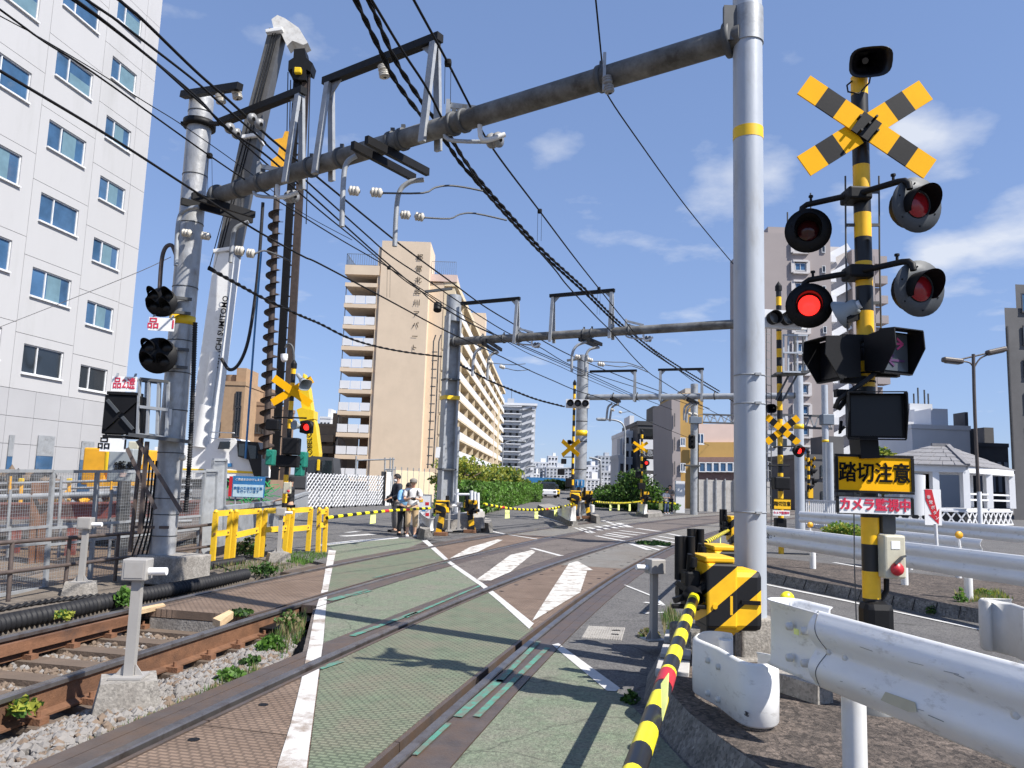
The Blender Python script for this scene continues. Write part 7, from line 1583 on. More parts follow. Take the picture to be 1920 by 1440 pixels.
# distant city
for i, a in enumerate(((998, 1030, 868, 330, 'far_white', 5, 7, 'white distant block just right of the corridor apartment'), (1000, 1018, 878, 300, 'far_grey', 3, 7, 'dark balcony block in front of the distant white block'), (1024, 1066, 878, 290, 'far_pale', 6, 6, 'pale distant slab behind the mid road signal'), (1028, 1046, 856, 420, 'far_white', 3, 6, 'distant white tower behind the pale slab'), (1066, 1100, 878, 360, 'far_grey', 5, 5, 'distant grey block behind the mid road pole'), (1098, 1122, 874, 330, 'far_white', 4, 5, 'distant white block right of the mid road pole'), (1121, 1149, 856, 380, 'far_grey', 4, 8, 'taller distant block with balconies near the curved street lamp'), (1104, 1122, 866, 480, 'steel_blue', 3, 4, 'bluish distant roof right of the mid road pole'), (1126, 1160, 885, 240, 'far_pale', 5, 4, 'low pale block left of the round bush'), (1094, 1130, 900, 200, 'far_white', 5, 3, 'low white block behind the mid road pole'), (1060, 1096, 905, 180, 'charcoal', 4, 3, 'low dark block behind the mid road signal'), (1008, 1048, 918, 150, 'far_white', 4, 2, 'small white house with blue roof at the end of the street'), (1160, 1200, 872, 200, 'far_white', 4, 5, 'pale block behind the curved street lamp'), (1000, 1012, 890, 260, 'far_white', 2, 5, 'narrow white block at the end of the hedge'))):
    x0, x1, yt, Y, mt, nx, nz, lab = a; block('distant_building', lab, x0, x1, yt, Y, 14, mt, nx, nz, group='distant city blocks', wfrac=(.55, .4))
p = A(1028, 905, 148); q = MB(); q.prism([V((p.x-5, 147, p.z-.6)), V((p.x+4, 147, p.z-.6)), V((p.x+3, 147, p.z+.9)), V((p.x-4, 147, p.z+.9))], V((0, 8, 0))); tag(q.build('blue_roof', 'sign_blue'), 'blue metal roof over the small white house at the end of the street', 'roof')
# brown apartments behind the crane
def tan_block(label, x0, x1, yt, Y, mat, wins, shape='brown_apartment'):
    o = block(shape, label, x0, x1, yt, Y, 10, mat, 0, 0, cat='apartment building', roof=True, group='brown apartments behind the site')
    for px, py, w_, h_ in wins: window(o, A(px, py, Y)-V((0, .02, 0)), V((1, 0, 0)), V((0, -1, 0)), w_, h_, 2, gl='glass_dark', fr='frame_dark', dep=-.05, fw=.08)
    return o
tan_block('brown tiled apartment house left of the auger', 398, 460, 722, 80, 'tan_brick', [(403, 783, .6, 1.3), (402, 815, .6, 1.3), (441, 763, .6, 1.6), (440, 790, .6, 1.6), (438, 818, .6, 1.6)])
q = MB(); p = A(434, 712, 82); q.cyl((p.x, 84, p.z-3), (p.x, 84, p.z+.6), 1.6, n=20); tag(q.build('roof_drum', 'tan_brick'), 'round stair drum on the roof of the brown apartment house', 'roof tower')
tan_block('lower brown apartment wing behind the auger', 455, 505, 760, 84, 'brown_wall', [(478, 812, .8, 1.0), (490, 812, .8, 1.0)])
br = tan_block('brown stepped apartment house between the excavator and the beige block', 586, 648, 800, 110, 'tan_brick', [(596, 830, 1.2, 1.2), (598, 858, 1.2, 1.2), (625, 835, 1.2, 1.2)])
for k in range(4): q = MB(); p = A(604, 822+k*21, 108.5); q.box(p, (3.4, 1.4, 1.0)); q.build('balcony', 'tan_brick', br, True)
q = MB(); p = A(636, 860, 107); q.prism([A(628, 905, 107), A(628, 830, 107), A(634, 820, 107), A(642, 835, 107), A(642, 905, 107)], V((0, 3, 0))); q.build('gabled_bay', 'brown_wall', br, True, True)
block('pale_block', 'small pale roof block behind the brown stepped house', 600, 620, 785, 150, 10, 'far_white', 3, 4)
# --- right of centre: dark building, mustard building
bb_ = block('dark_building', 'charcoal building with white awning band beyond the far signal', 1196, 1268, 798, 75, 10, 'charcoal', 0, 0)
for y0, y1, mt, nm in ((826, 842, 'far_white', 'white_band'), (862, 882, 'far_white', 'sign_panel'), (806, 818, 'glass_dark', 'window_band'), (896, 912, 'glass_dark', 'window_band'), (884, 890, 'frame_dark', 'ledge'), (845, 858, 'frame_dark', 'sign_strip')):
    a, b_ = A(1199 if 'panel' not in nm else 1212, y1, 74.8), A(1264 if 'panel' not in nm else 1248, y0, 74.8); q = MB(); q.prism([V((a.x, 74.8, a.z)), V((b_.x, 74.8, a.z)), V((b_.x, 74.8, b_.z)), V((a.x, 74.8, b_.z))], V((0, -.2, 0))); q.build(nm, mt, bb_, True, True)
text('京急第1ビル', .7, A(1236, 851, 74.5), (1, 0, 0), (0, 0, 1), 'far_grey', bb_, w=True)
for px in (1218, 1234): q = MB(); q.bbox(A(px, 900, 74.4), (.6, .4, 1.1), .05); q.build('air_unit', 'far_white', bb_, True)
block('roof_plant', 'dark rooftop plant room on the charcoal building', 1238, 1262, 785, 78, 6, 'charcoal', 2, 1)
block('narrow_building', 'narrow white building left of the charcoal one', 1172, 1200, 815, 78, 10, 'far_white', 3, 5)
block('narrow_building', 'thin dark tower house left of the narrow white building', 1160, 1172, 860, 76, 6, 'far_grey', 1, 2)
mb_ = thing('mustard_building', 'mustard and pink railway building with brick base behind the pale pole', 'building', (15.5, 62, 0))
def facade(root, pts, Y, depth, mat, name='wall'): q = MB(); poly_px(q, pts, Y, depth); return q.build(name, mat, root, True, True)
facade(mb_, ((1259, 748), (1275, 742), (1277, 965), (1262, 965)), 60.5, 8, 'taupe', 'end_wall'); facade(mb_, ((1274, 737), (1318, 737), (1318, 965), (1276, 965)), 61, 8, 'mustard', 'tower_wall'); facade(mb_, ((1285, 728), (1306, 728), (1306, 738), (1285, 738)), 62, 3, 'concrete_pale', 'roof_tank'); facade(mb_, ((1308, 795), (1420, 795), (1420, 830), (1308, 830)), 60.9, 8, 'pink_wall', 'upper_wall'); facade(mb_, ((1308, 829), (1420, 829), (1420, 858), (1308, 858)), 60.7, 8, 'mustard', 'middle_wall'); facade(mb_, ((1308, 857), (1420, 857), (1420, 965), (1308, 965)), 60.5, 8, 'brick', 'base_wall')
for px, py, w_, h_ in ((1306, 832, .55, .8), (1275, 836, .4, .65), (1275, 884, .4, .65)): window(mb_, A(px, py, 60.45), V((1, 0, 0)), V((0, -1, 0)), w_, h_, 2, gl='glass', dep=-.05)
for k in range(6): window(mb_, A(1310+k*13, 885, 60.3), V((1, 0, 0)), V((0, -1, 0)), .52, .75, 1, gl='glass', dep=-.05, sill=False)
for k in range(3): q = MB(); q.bar(A(1265, 775+k*45, 60.4), A(1265, 800+k*45, 60.4), .08, .05); q.build('slit_window', 'glass_dark', mb_, True)
fw_ = thing('board_fence', 'weathered beige panel fence below the mustard building', 'fence', A(1350, 965, 55))
for k in range(8):
    a, b_ = A(1308+k*17, 963, 55), A(1308+(k+1)*17, 963, 55); q = MB(); q.bar(V((a.x+.02, 55, 1.0)), V((b_.x-.02, 55, 1.0)), .06, 2.4); q.build('fence_board', 'concrete_pale', fw_, True); q = MB(); q.bar(V((a.x, 54.9, -.1)), V((a.x, 54.9, 2.3)), .08, .08); q.build('fence_post', 'galv', fw_, True)
q = MB(); a, b_ = A(1267, 963, 50), A(1284, 963, 50); q.prism([V((a.x, 50, 0)), V((b_.x, 50, 0)), V((b_.x, 50, 2.0)), V((a.x, 50, 2.0))], V((0, .3, 0))); tag(q.build('hoarding_board', 'far_white'), 'plain white panel standing beside the far pedestrians', 'panel')
# signal mast and lattice truss in the middle distance
sm_ = thing('railway_mast', 'grey railway mast with three lamp signal in front of the mustard building', 'railway mast', (A(1301, 965, 47).x, 47, 0)); x_ = A(1301, 965, 47).x
q = MB(); q.cyl((0, 0, 0), (0, 0, A(1301, 720, 47).z), .22, n=14); q.build('mast', 'galv', sm_); q = MB(); q.bbox(A(1297, 828, 46.6), (.42, .2, .85), .1); sh_ = q.build('signal_head', 'black', sm_, True)
for k in (-1, 0, 1): q = MB(); q.lathe(A(1297, 828+k*9, 46.5), (0, -1, 0), [(0, .07), (.12, .08)], 10); q.build('lens_hood', 'frame_dark', sh_, True)
q = MB(); q.bbox(A(1298, 873, 46.6), (.9, .6, .1), .01); q.build('platform', 'galv_dark', sm_, True); q = MB(); q.cyl(A(1307, 780, 47), A(1307, 960, 47), .1, n=8); q.build('cable_pipe', 'black', sm_, True); q = MB(); q.bbox(A(1304, 788, 46.8), (.7, .4, .4), .02); q.build('junction_box', 'steel_blue', sm_, True)
def truss(label, x0, x1, y, Y, h_=.5, n=12, dx=0):
    o = thing('lattice_truss', label, 'lattice truss', A(x0, y, Y)); a, b_ = A(x0, y, Y), A(x1, y, Y); b_.z = a.z
    for dz in (0, h_): q = MB(); q.bar(a+V((0, 0, dz)), b_+V((0, 0, dz)), .1, .1); q.build('chord', 'galv_dark', o, True)
    for i in range(n): p0, p1 = a.lerp(b_, i/n), a.lerp(b_, (i+1)/n); q = MB(); q.bar(p0+V((0, 0, h_*(i % 2))), p1+V((0, 0, h_*((i+1) % 2))), .06, .06); q.build('lace', 'galv', o, True)
    return o
truss('lattice truss left of the pale pole in front of the mustard building', 1318, 1400, 792, 48); truss('lattice truss carried by the pale blue posts behind the second crossbuck', 1445, 1560, 800, 38, .6, 14)
for i, (px, yt, Y) in enumerate(((1550, 722, 37.5), (1558, 830, 37))):
    o = pole_thing('truss_post', ('tall pale blue post at the right end of the lattice truss', 'short pale blue post beside the gate fence')[i], A(px, 965, Y), A(px, yt, Y).z, .15, 'pole_pale', 'post'); 
    if i == 0: q = MB(); q.bbox(A(px, 787, Y), (.55, .5, .5), .03); q.build('post_head', 'steel_blue', o, True); ring_band(o, A(px, 827, Y).z, .15, .12, 'yellow_tape', 'tape_band', 18)
# --- taupe apartment on the right
ta = thing('taupe_apartment', 'tall taupe apartment tower with white stair recess behind the signal mast', 'apartment building', (44, 107, 0))
def bx(root, x0, x1, y0, y1, z0, z1_, mat, name): q = MB(); q.box(((x0+x1)/2, (y0+y1)/2, (z0+z1_)/2), (x1-x0, y1-y0, z1_-z0)); return q.build(name, mat, root, True)
bx(ta, 34.5, 44.5, 107, 122, 0, 38, 'taupe', 'front_wall'); bx(ta, 44.45, 48.2, 110, 121, 0, 37.2, 'taupe_pale', 'stair_wall'); bx(ta, 48.2, 51.4, 108.5, 121, 0, 36.4, 'taupe', 'side_wall')
for k in range(12):
    z = 3.2+2.9*k; q = MB(); q.bar((44.7, 109, z), (48, 109, z+1.9), .2, 1.0); q.build('stair_flight', 'far_white', ta, True); q = MB(); q.box((45.0, 108.6, z-.4), (1.0, 2.0, 1.0)); q.build('stair_landing', 'far_white', ta, True)
    q = MB(); q.box((52.3, 109.6, z-.1), (1.9, 2.2, 1.15)); q.build('balcony', 'taupe', ta, True); q = MB(); q.box((52.2, 111.0, z+1.2), (1.5, 1.6, 1.6)); q.build('balcony_recess', 'taupe', ta, True)
    q = MB(); q.box((44.8, 109.9, z+1.5), (.5, .3, 1.0)); q.build('stair_window', 'charcoal', ta, True)
    if k < 12:
        window(ta, V((39.4, 106.95, z+.35)), V((1, 0, 0)), V((0, -1, 0)), 1.45, 1.05, 2, gl='glass', dep=-.12); q = MB()
        for a, b_ in (((39.05, z+.0), (41.2, z+.0)), ((39.05, z+1.7), (41.2, z+1.7))): q.bar((a[0], 106.8, a[1]), (b_[0], 106.8, b_[1]), .5, .28)
        for x in (39.05, 41.2): q.bar((x, 106.8, z), (x, 106.8, z+1.7), .28, .5)
        q.build('window_surround', 'taupe_pale', ta, True); window(ta, V((43.2, 106.95, z+.2)), V((1, 0, 0)), V((0, -1, 0)), .5, .95, 1, gl='glass_dark', dep=-.1)
q = MB(); q.box((40, 112, 38.6), (8, 8, 1.2)); q.build('roof_housing', 'taupe', ta, True)
for px, yt in ((1477, 398), (1521, 362)): q = MB(); p = A(px, 435, 110); q.cyl((p.x, 110, 38), (p.x, 110, A(px, yt, 110).z), .12, n=5); q.build('aerial', 'galv_dark', ta, True)
block('maroon_building', 'dark brown low building behind the pale blue posts', 1500, 1622, 862, 66, 8, 'dark_wall', 4, 2); block('grey_house', 'pale grey low house behind the fence right of the second crossbuck', 1440, 1500, 815, 80, 8, 'far_pale', 3, 4)
# white cluster right of the signal
block('white_house', 'white stepped building with roof aerials right of the warning signs', 1695, 1770, 798, 90, 10, 'far_white', 4, 3); wt = block('roof_tower', 'grey cylindrical roof tower with aerials on the white stepped building', 1706, 1748, 757, 94, 6, 'far_pale', 2, 2, roof=False)
for px, yt in ((1714, 738), (1722, 727), (1734, 731), (1741, 738)): q = MB(); p = A(px, 760, 95); q.cyl((p.x, 95, p.z-.5), (p.x, 95, A(px, yt, 95).z), .1, n=5); q.build('aerial', 'galv_dark', wt, True)
block('pink_grey_house', 'pale pinkish house behind the pavilion roof', 1710, 1818, 805, 72, 8, 'far_white', 0, 0); block('dark_house', 'small dark block right of the pale pinkish house', 1812, 1832, 812, 74, 5, 'dark_wall', 1, 1); block('low_roof', 'low grey crenellated building beyond the brown street lamp', 1830, 1890, 838, 80, 6, 'dark_wall', 5, 1, wmat='far_grey')
# dark building at the right edge
db = thing('dark_apartment', 'dark grey building cut by the right edge of the picture', 'building', (38.5, 60, 0)); a = A(1880, 570, 60)
q = MB(); q.prism([(38.6, 60, 0), (56, 60, 0), (60, 76, 0), (50.5, 76, 0)], (0, 0, 16.5)); q.build('walls', 'dark_wall', db, True, True); q = MB(); q.prism([(40.2, 61, 16.5), (56, 61, 16.5), (60, 76, 16.5), (51.5, 76, 16.5)], (0, 0, 2.2)); q.build('upper_block', 'dark_wall', db, True, True)
for k in range(6): window(db, V((39.9, 59.95, 3.2+2.6*k)), V((1, 0, 0)), V((0, -1, 0)), .75, 1.5, 1, gl='glass', fr='frame_dark', dep=-.05); q = MB(); q.bar((38.7, 59.9, 1), (38.7, 59.9, 15), .1, .1)
q.build('drain_pipe', 'charcoal', db, True)
# --- pavilion
pv = thing('pavilion', 'white open pavilion with grey tiled hip roof right of the warning signs', 'pavilion', A(1800, 985, 41))
c0 = A(1812, 985, 40); c1 = A(1640, 985, 40.6); c2_ = A(1898, 985, 44.2); zg, zf_, ze = .15, .95, 2.95
for p in (c0, c1, c2_): p.z = 0
c3_ = c1+(c2_-c0)
q = MB(); q.prism([p+V((0, 0, zf_-.08)) for p in (c0, c2_, c3_, c1)], V((0, 0, .12))); q.build('deck', 'far_white', pv, True, True)
q = MB(); q.prism([p+V((0, 0, .05)) for p in (c0.lerp(c3_, .04), c2_.lerp(c1, .04), c3_.lerp(c0, .04), c1.lerp(c2_, .04))], V((0, 0, .78))); q.build('plinth', 'charcoal', pv, True, True)
def lattice(a, b_, z0, z1_, n):
    for i in range(n):
        p0, p1 = a.lerp(b_, i/n), a.lerp(b_, (i+1)/n)
        for s_ in (0, 1): q = MB(); q.bar(V((p0.x, p0.y-.04, z1_ if s_ else z0)), V((p1.x, p1.y-.04, z0 if s_ else z1_)), .05, .07); q.build('lattice_slat', 'far_white', pv, True)
    for z in (z0, z1_): q = MB(); q.bar(V((a.x, a.y-.05, z)), V((b_.x, b_.y-.05, z)), .08, .08); q.build('lattice_rail', 'far_white', pv, True)
lattice(c1, c0, zg, zf_-.1, 9); lattice(c0, c2_, zg, zf_-.1, 9)
for t_, (a, b_) in ((0, (c0, c2_)), (.48, (c0, c2_)), (1, (c0, c2_)), (.33, (c0, c1)), (.66, (c0, c1)), (1, (c0, c1)), (1, (c2_, c3_)), (.5, (c2_, c3_)), (1, (c0, c3_))):
    p = a.lerp(b_, t_); q = MB(); q.box((p.x, p.y, (zf_+ze)/2+.05), (.34, .34, ze-zf_-.06)); q.build('column', 'far_white', pv, True)
for a, b_ in ((c0, c2_), (c0, c1), (c2_, c3_), (c1, c3_)): q = MB(); q.bar(a+V((0, 0, ze+.03)), b_+V((0, 0, ze+.03)), .4, .32); q.build('fascia', 'far_white', pv, True)
for z in (1.45, 1.75): q = MB(); q.bar(c0+V((.1, -.05, z)), c2_+V((-.1, -.05, z)), .06, .09); q.build('handrail', 'far_white', pv, True)
ov = .45; cc = (c0+c1+c2_+c3_)/4; e_ = [p+(p-cc).normalized()*ov+V((0, 0, ze+.2)) for p in (c0, c2_, c3_, c1)]; rz0 = c0.lerp(c2_, .5)+(c1-c0).normalized()*2.0+V((0, 0, ze+1.35)); rz1 = c1.lerp(c3_, .5)-(c1-c0).normalized()*1.6+V((0, 0, ze+1.35))
for pl_ in ((e_[0], e_[1], rz0), (e_[3], e_[0], rz0, rz1), (e_[1], e_[2], rz1, rz0), (e_[2], e_[3], rz1)):
    q = MB(); q.add(pl_, [list(range(len(pl_)))]); q.build('roof_slope', 'roof_tile', pv, True, True)
def tile_rows(a, b_, c_, d_, rows):   # courses of tiles on a slope (a,b eave; c,d ridge)
    for r_ in range(rows):
        t0, t1 = r_/rows, (r_+1)/rows; p0, p1 = a.lerp(d_, t0), b_.lerp(c_, t0); k0, k1 = a.lerp(d_, t1), b_.lerp(c_, t1); m_ = max(3, int((p1-p0).length/.55)); up_ = V((0, 0, .05))
        for i in range(m_):
            u0, u1 = (i+.04)/m_, (i+.96)/m_; q = MB(); v = [p0.lerp(p1, u0)+up_, p0.lerp(p1, u1)+up_, k0.lerp(k1, u1)+up_*.3, k0.lerp(k1, u0)+up_*.3]
            q.prism(v, V((0, 0, -.05))); q.build('roof_tile', 'roof_tile', pv, True, True)
tile_rows(e_[3], e_[0], rz0, rz1, 5); tile_rows(e_[0], e_[1], rz0, rz0+V((.01, 0, 0)), 5)
q = MB(); q.bar(e_[0]+V((0, 0, .06)), rz0+V((0, 0, .06)), .22, .12); q.bar(rz0+V((0, 0, .06)), rz1+V((0, 0, .06)), .22, .14); q.build('ridge_tiles', 'roof_tile', pv, True)
q = MB(); q.cyl(A(1714, 965, 39), A(1714, 890, 39), .5, n=18); tag(q.build('round_column', 'far_pale'), 'thick pale round column partly behind the warning sign', 'column')
# notice with red arrow
rs = thing('arrow_sign', 'white board with red arrow pointing to the emergency button', 'arrow sign', A(1752, 1030, 14)); s_, sc, sx_ = sign(rs, A(1749, 951, 14), .30, .63, (0, -1, 0), 'white_clean', None)
ar = [(-.14, .31), (-.01, .31), (.07, -.08), (.11, -.02), (.09, -.30), (-.08, -.13), (-.02, -.13), (-.13, .12)]
q = MB(); q.prism([sc+V((x, 0, z)) for x, z in ar], V((0, -.004, 0))); aw = q.build('arrow', 'red_paint', s_, True, True)
for i, ch in enumerate('非常ボタン'): text(ch, .075, sc+V((-.075+i*.034, -.006, .17-i*.09)), sx_, (0, 0, 1), 'white_clean', aw, w=True)
q = MB(); q.cyl(A(1754, 982, 14), A(1757, 1035, 14), .03, n=10); q.build('stem', 'white', rs, True)
# --- street lamps
def lamp_post(label, px, pyb, Y, pts, r, heads, mat='lamp_brown', white_to=None):
    o = thing('street_lamp', label, 'street lamp', (A(px, pyb, Y).x, Y, 0), group='street lamps'); q = MB(); q.tube(spl([A(x, y, Y) for x, y in pts[0]], 3), r, 10); q.build('lamp_pole', mat, o, True)
    for b_ in pts[1:]: q = MB(); q.tube(spl([A(x, y, Y) for x, y in b_], 4), r*.5, 8); q.build('lamp_arm', mat, o, True)
    for x, y, s_ in heads: q = MB(); q.bbox(A(x, y, Y), (.85, .3, .22), .07, Matrix.Rotation(s_, 3, 'Y')); hd = q.build('lamp_head', mat, o, True); q = MB(); q.bbox(A(x, y, Y)+V((0, 0, -.11)), (.6, .22, .05), .02, Matrix.Rotation(s_, 3, 'Y')); q.build('lamp_glass', 'grey_lens', hd, True)
    if white_to: q = MB(); q.cyl(A(white_to[0], white_to[1], Y), A(px, pyb, Y), r*1.35, n=12); q.build('white_sleeve', 'far_white', o, True)
    return o
lamp_post('brown twin arm street lamp right of the signal', 1838, 985, 32, [((1825, 668), (1828, 780), (1838, 985))], .10, [(1784, 676, .1), (1868, 658, -.25)]) if False else None
lamp_post('brown twin arm street lamp right of the signal', 1838, 985, 32, [((1825, 664), (1828, 780), (1838, 985)), ((1797, 675), (1826, 668), (1858, 661)), ((1800, 677), (1818, 680), (1826, 690)), ((1858, 663), (1838, 672), (1826, 690))], .068, [(1786, 676, .08), (1868, 658, -.25)], white_to=(1836, 922))
lamp_post('grey curved street lamp left of the narrow white building', 1171, 930, 62, [((1170, 930), (1172, 830), (1170, 800), (1158, 789), (1135, 786))], .075, [(1128, 786, 0)], 'galv')
lamp_post('thin street lamp in front of the corridor apartment', 945, 930, 75, [((940, 930), (943, 845), (946, 832), (956, 827), (975, 827))], .07, [(978, 828, 0)], 'galv'); lamp_post('thin street lamp at the end of the hedge', 983, 930, 110, [((982, 930), (984, 885), (988, 876), (996, 873))], .12, [(999, 874, 0)], 'galv'); lamp_post('thin street lamp right of the mid road pole', 1126, 935, 90, [((1126, 935), (1126, 872), (1122, 862), (1105, 858))], .12, [], 'galv')
# road-side fences
pf_ = thing('picket_fence', 'white picket fence at the far right side of the road', 'fence', A(1190, 960, 50))
for i in range(9): p = A(1176+i*3.3, 958, 51); q = MB(); q.box((p.x, 51, .85), (.09, .05, 1.7)); q.build('picket', 'far_white', pf_, True)
for z in (.5, 1.4): q = MB(); q.bar(V((A(1175, 958, 51).x, 51.05, z)), V((A(1204, 958, 51).x, 51.05, z)), .05, .1); q.build('picket_rail', 'far_white', pf_, True)
gf = thing('bar_fence', 'white vertical bar fence behind the thin side-on signal', 'fence', A(1545, 970, 36)); a, b_ = A(1512, 965, 36), A(1580, 965, 34)
for i in range(19): p = a.lerp(b_, i/18); q = MB(); q.box((p.x, p.y, .6), (.05, .05, 1.2)); q.build('fence_bar', 'far_white', gf, True)
for z in (.1, 1.2): q = MB(); q.bar(V((a.x, a.y, z)), V((b_.x, b_.y, z)), .07, .07); q.build('fence_rail', 'far_white', gf, True)
wr_ = thing('white_railing', 'white pipe railing behind the central gate pair', 'railing', A(860, 970, 27)); 
for a, b_ in (((836, 927), (884, 927)), ((848, 918), (848, 962)), ((857, 917), (857, 962)), ((884, 920), (884, 970)), ((890, 922), (890, 972)), ((896, 924), (896, 974))): q = MB(); q.cyl(A(*a, 27), A(*b_, 27), .06 if a[1] != 927 else .04, n=8); q.build('railing_pipe', 'far_white', wr_, True)
tp_ = pole_thing('thin_pole', 'thin grey pole just right of the grey column', A(853, 960, 30), A(853, 800, 30).z, .06, 'galv', 'pole')
# small cars and van far down the street
def car(label, px, py, Y, col, w_=1.7, h_=1.5, L=4.2):
    p = A(px, py, Y); o = thing('car', label, 'car', (p.x, Y, 0)); q = MB(); q.bbox((0, 0, .62), (w_, L, .6), .12); q.build('body', col, o); q = MB(); q.bbox((0, .2, 1.1), (w_*.86, L*.55, h_-.7), .18); q.build('cabin', 'glass_dark', o)
    for sx in (-1, 1):
        for sy in (-1, 1): q = MB(); q.cyl((sx*w_*.5, sy*L*.3, .32), (sx*w_*.40, sy*L*.3, .32), .32, n=14); q.build('wheel', 'black', o)
        q = MB(); q.bbox((sx*w_*.36, -L*.5, .7), (.28, .06, .16), .02); q.build('headlight', 'grey_lens', o)
car('white van far down the street', 1026, 950, 88, 'far_white', 1.9, 2.0); car('small yellow car far down the street', 1034, 948, 96, 'machine_yellow')
# ================================================================== vegetation
def leaf_mesh(name, pts, size, mats, seed, up=.0, long=1.0):
    rg = np.random.default_rng(seed); n = len(pts); P = np.array(pts)
    a = rg.normal(size=(n, 3)); a[:, 2] = np.abs(a[:, 2])*.6+up; a /= np.linalg.norm(a, axis=1)[:, None]
    b = np.cross(a, rg.normal(size=(n, 3))); b /= np.linalg.norm(b, axis=1)[:, None]; s = size*rg.uniform(.6, 1.3, (n, 1))
    c = np.cross(a, b)
    Vx = np.stack([P-b*s*.5, P-c*s*.1+a*s*long*.5+b*s*0, P+b*s*.5, P+a*s*long*.0-c*s*.5-a*s*long*.4], 1)
    me = bpy.data.meshes.new(name); me.from_pydata(Vx.reshape(-1, 3).tolist(), [], (np.arange(n)[:, None]*4+np.arange(4)[None]).tolist())
    for m_ in mats: me.materials.append(MT[m_])
    me.polygons.foreach_set('material_index', rg.integers(0, len(mats), n).astype(np.int32)); return me
def crown_pts(c, r, n, rg, lobes=9, fill=.75):
    c = V(c); L = []
    for _ in range(lobes):
        d = V((rg.gauss(0, 1), rg.gauss(0, 1), rg.gauss(0, 1))).normalized(); L.append((c+V((d.x*r[0]*.62, d.y*r[1]*.62, d.z*r[2]*.58)), rg.uniform(.32, .55)))
    out_ = []
    while len(out_) < n:
        p0, k = rg.choice(L); d = V((rg.gauss(0, 1), rg.gauss(0, 1), rg.gauss(0, 1))).normalized()*(rg.random()**.4)
        out_.append(tuple(p0+V((d.x*r[0]*k, d.y*r[1]*k, d.z*r[2]*k))))
    return out_
vg = random.Random(21); vseed = [100]
def tree(name, label, base, h, r, mats, n=2600, leaf=.22, trunk=True, cat='tree', group=None, lobes=11, zc=None):
    vseed[0] += 1; o = thing(name, label, cat, base, group=group); cz = zc if zc is not None else h-r[2]
    pts = crown_pts((0, 0, cz), r, n, vg, lobes); put('crown', leaf_mesh('crown', pts, leaf, mats, vseed[0]), o)
    if trunk:
        q = MB(); q.tube([V((0, 0, 0)), V((.05, 0, h*.25)), V((0, .05, h*.5)), V((.04, 0, h*.8))], [r[0]*.07, r[0]*.055, r[0]*.045, r[0]*.015], 8)
        for k in range(7):
            a = vg.uniform(0, 6.28); z = h*vg.uniform(.3, .6); q.tube([V((0, 0, z)), V((math.cos(a)*r[0]*.4, math.sin(a)*r[1]*.4, z+r[2]*.4)), V((math.cos(a)*r[0]*.75, math.sin(a)*r[1]*.75, z+r[2]*.75))], [r[0]*.03, r[0]*.02, r[0]*.008], 5)
        q.build('trunk', 'bark', o)
    return o
def at_tree(px, pyt, Y, rx, name, label, mats, n=2600, leaf=.22, **k):
    p = A(px, 950, Y); h = A(px, pyt, Y).z; return tree(name, label, (p.x, Y, 0), h, (rx, rx*.9, k.pop('rz', h*.36)), mats, n, leaf, **k)
G7 = 'street trees by the hedge'
at_tree(868, 856, 44, 2.3, 'street_tree', 'yellowish young tree just right of the grey column', ['leaf_yellow', 'leaf_yellow', 'leaf'], 1800, .18, group=G7); at_tree(893, 862, 52, 2.2, 'street_tree', 'yellow green tree behind the hedge, second from the grey column', ['leaf_yellow', 'leaf_yellow', 'leaf'], 2600, .2, group=G7)
at_tree(921, 868, 58, 2.4, 'street_tree', 'bright yellow green tree in front of the long balcony front', ['leaf_yellow', 'leaf'], 2600, .22, group=G7); at_tree(948, 884, 68, 2.3, 'street_tree', 'yellow green tree below the corridor apartment', ['leaf_yellow', 'leaf'], 2200, .24, group=G7); at_tree(972, 896, 78, 2.2, 'street_tree', 'small yellow green tree near the end of the hedge', ['leaf_yellow', 'leaf'], 1800, .26, group=G7)
# clipped hedge: a row of separate bushes merged into one planted strip
hg = thing('hedge', 'long clipped green hedge along the street behind the boom', 'hedge', A(900, 950, 40))
pts = []; ha, hb_ = A(850, 950, 33), A(1002, 950, 76)
for _ in range(15000):
    t_ = vg.random(); p = ha.lerp(hb_, t_); sx = .75; d = vg.uniform(-1, 1); z = vg.random()
    hh = 1.2-.05*t_+.18*math.sin(t_*40)+.1*math.sin(t_*93)
    if vg.random() < .55: d = math.copysign(1, d)*vg.uniform(.8, 1.05)
    elif vg.random() < .6: z = vg.uniform(.88, 1.04)
    pts.append((p.x+d*sx, p.y+d*.3+vg.uniform(-.2, .2), .1+z*hh))
lm = leaf_mesh('clipped_foliage', pts, .2, ['leaf_hedge', 'leaf_hedge', 'leaf'], 51); lm.transform(Matrix.Translation(-hg.location)); put('clipped_foliage', lm, hg)
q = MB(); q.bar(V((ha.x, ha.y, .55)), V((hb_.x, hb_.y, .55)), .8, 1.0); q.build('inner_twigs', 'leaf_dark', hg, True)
G8 = 'round bushes beyond the crossing'
at_tree(988, 918, 66, 1.35, 'round_bush', 'dark round bush at the end of the hedge', ['leaf_dark', 'leaf'], 1800, .2, rz=1.0, group=G8)
at_tree(1190, 882, 50, 1.9, 'round_bush', 'large round green bush left of the far signal', ['leaf', 'leaf_dark', 'leaf_hedge'], 3600, .17, rz=1.35, group=G8, lobes=26); at_tree(1158, 903, 56, 1.7, 'round_bush', 'dark wide bush left of the large round one', ['leaf_dark', 'leaf'], 3000, .2, rz=1.2, group=G8); at_tree(1140, 920, 58, 1.2, 'round_bush', 'low dark bush right of the mid road island', ['leaf_dark', 'leaf'], 1800, .2, rz=.8, group=G8)
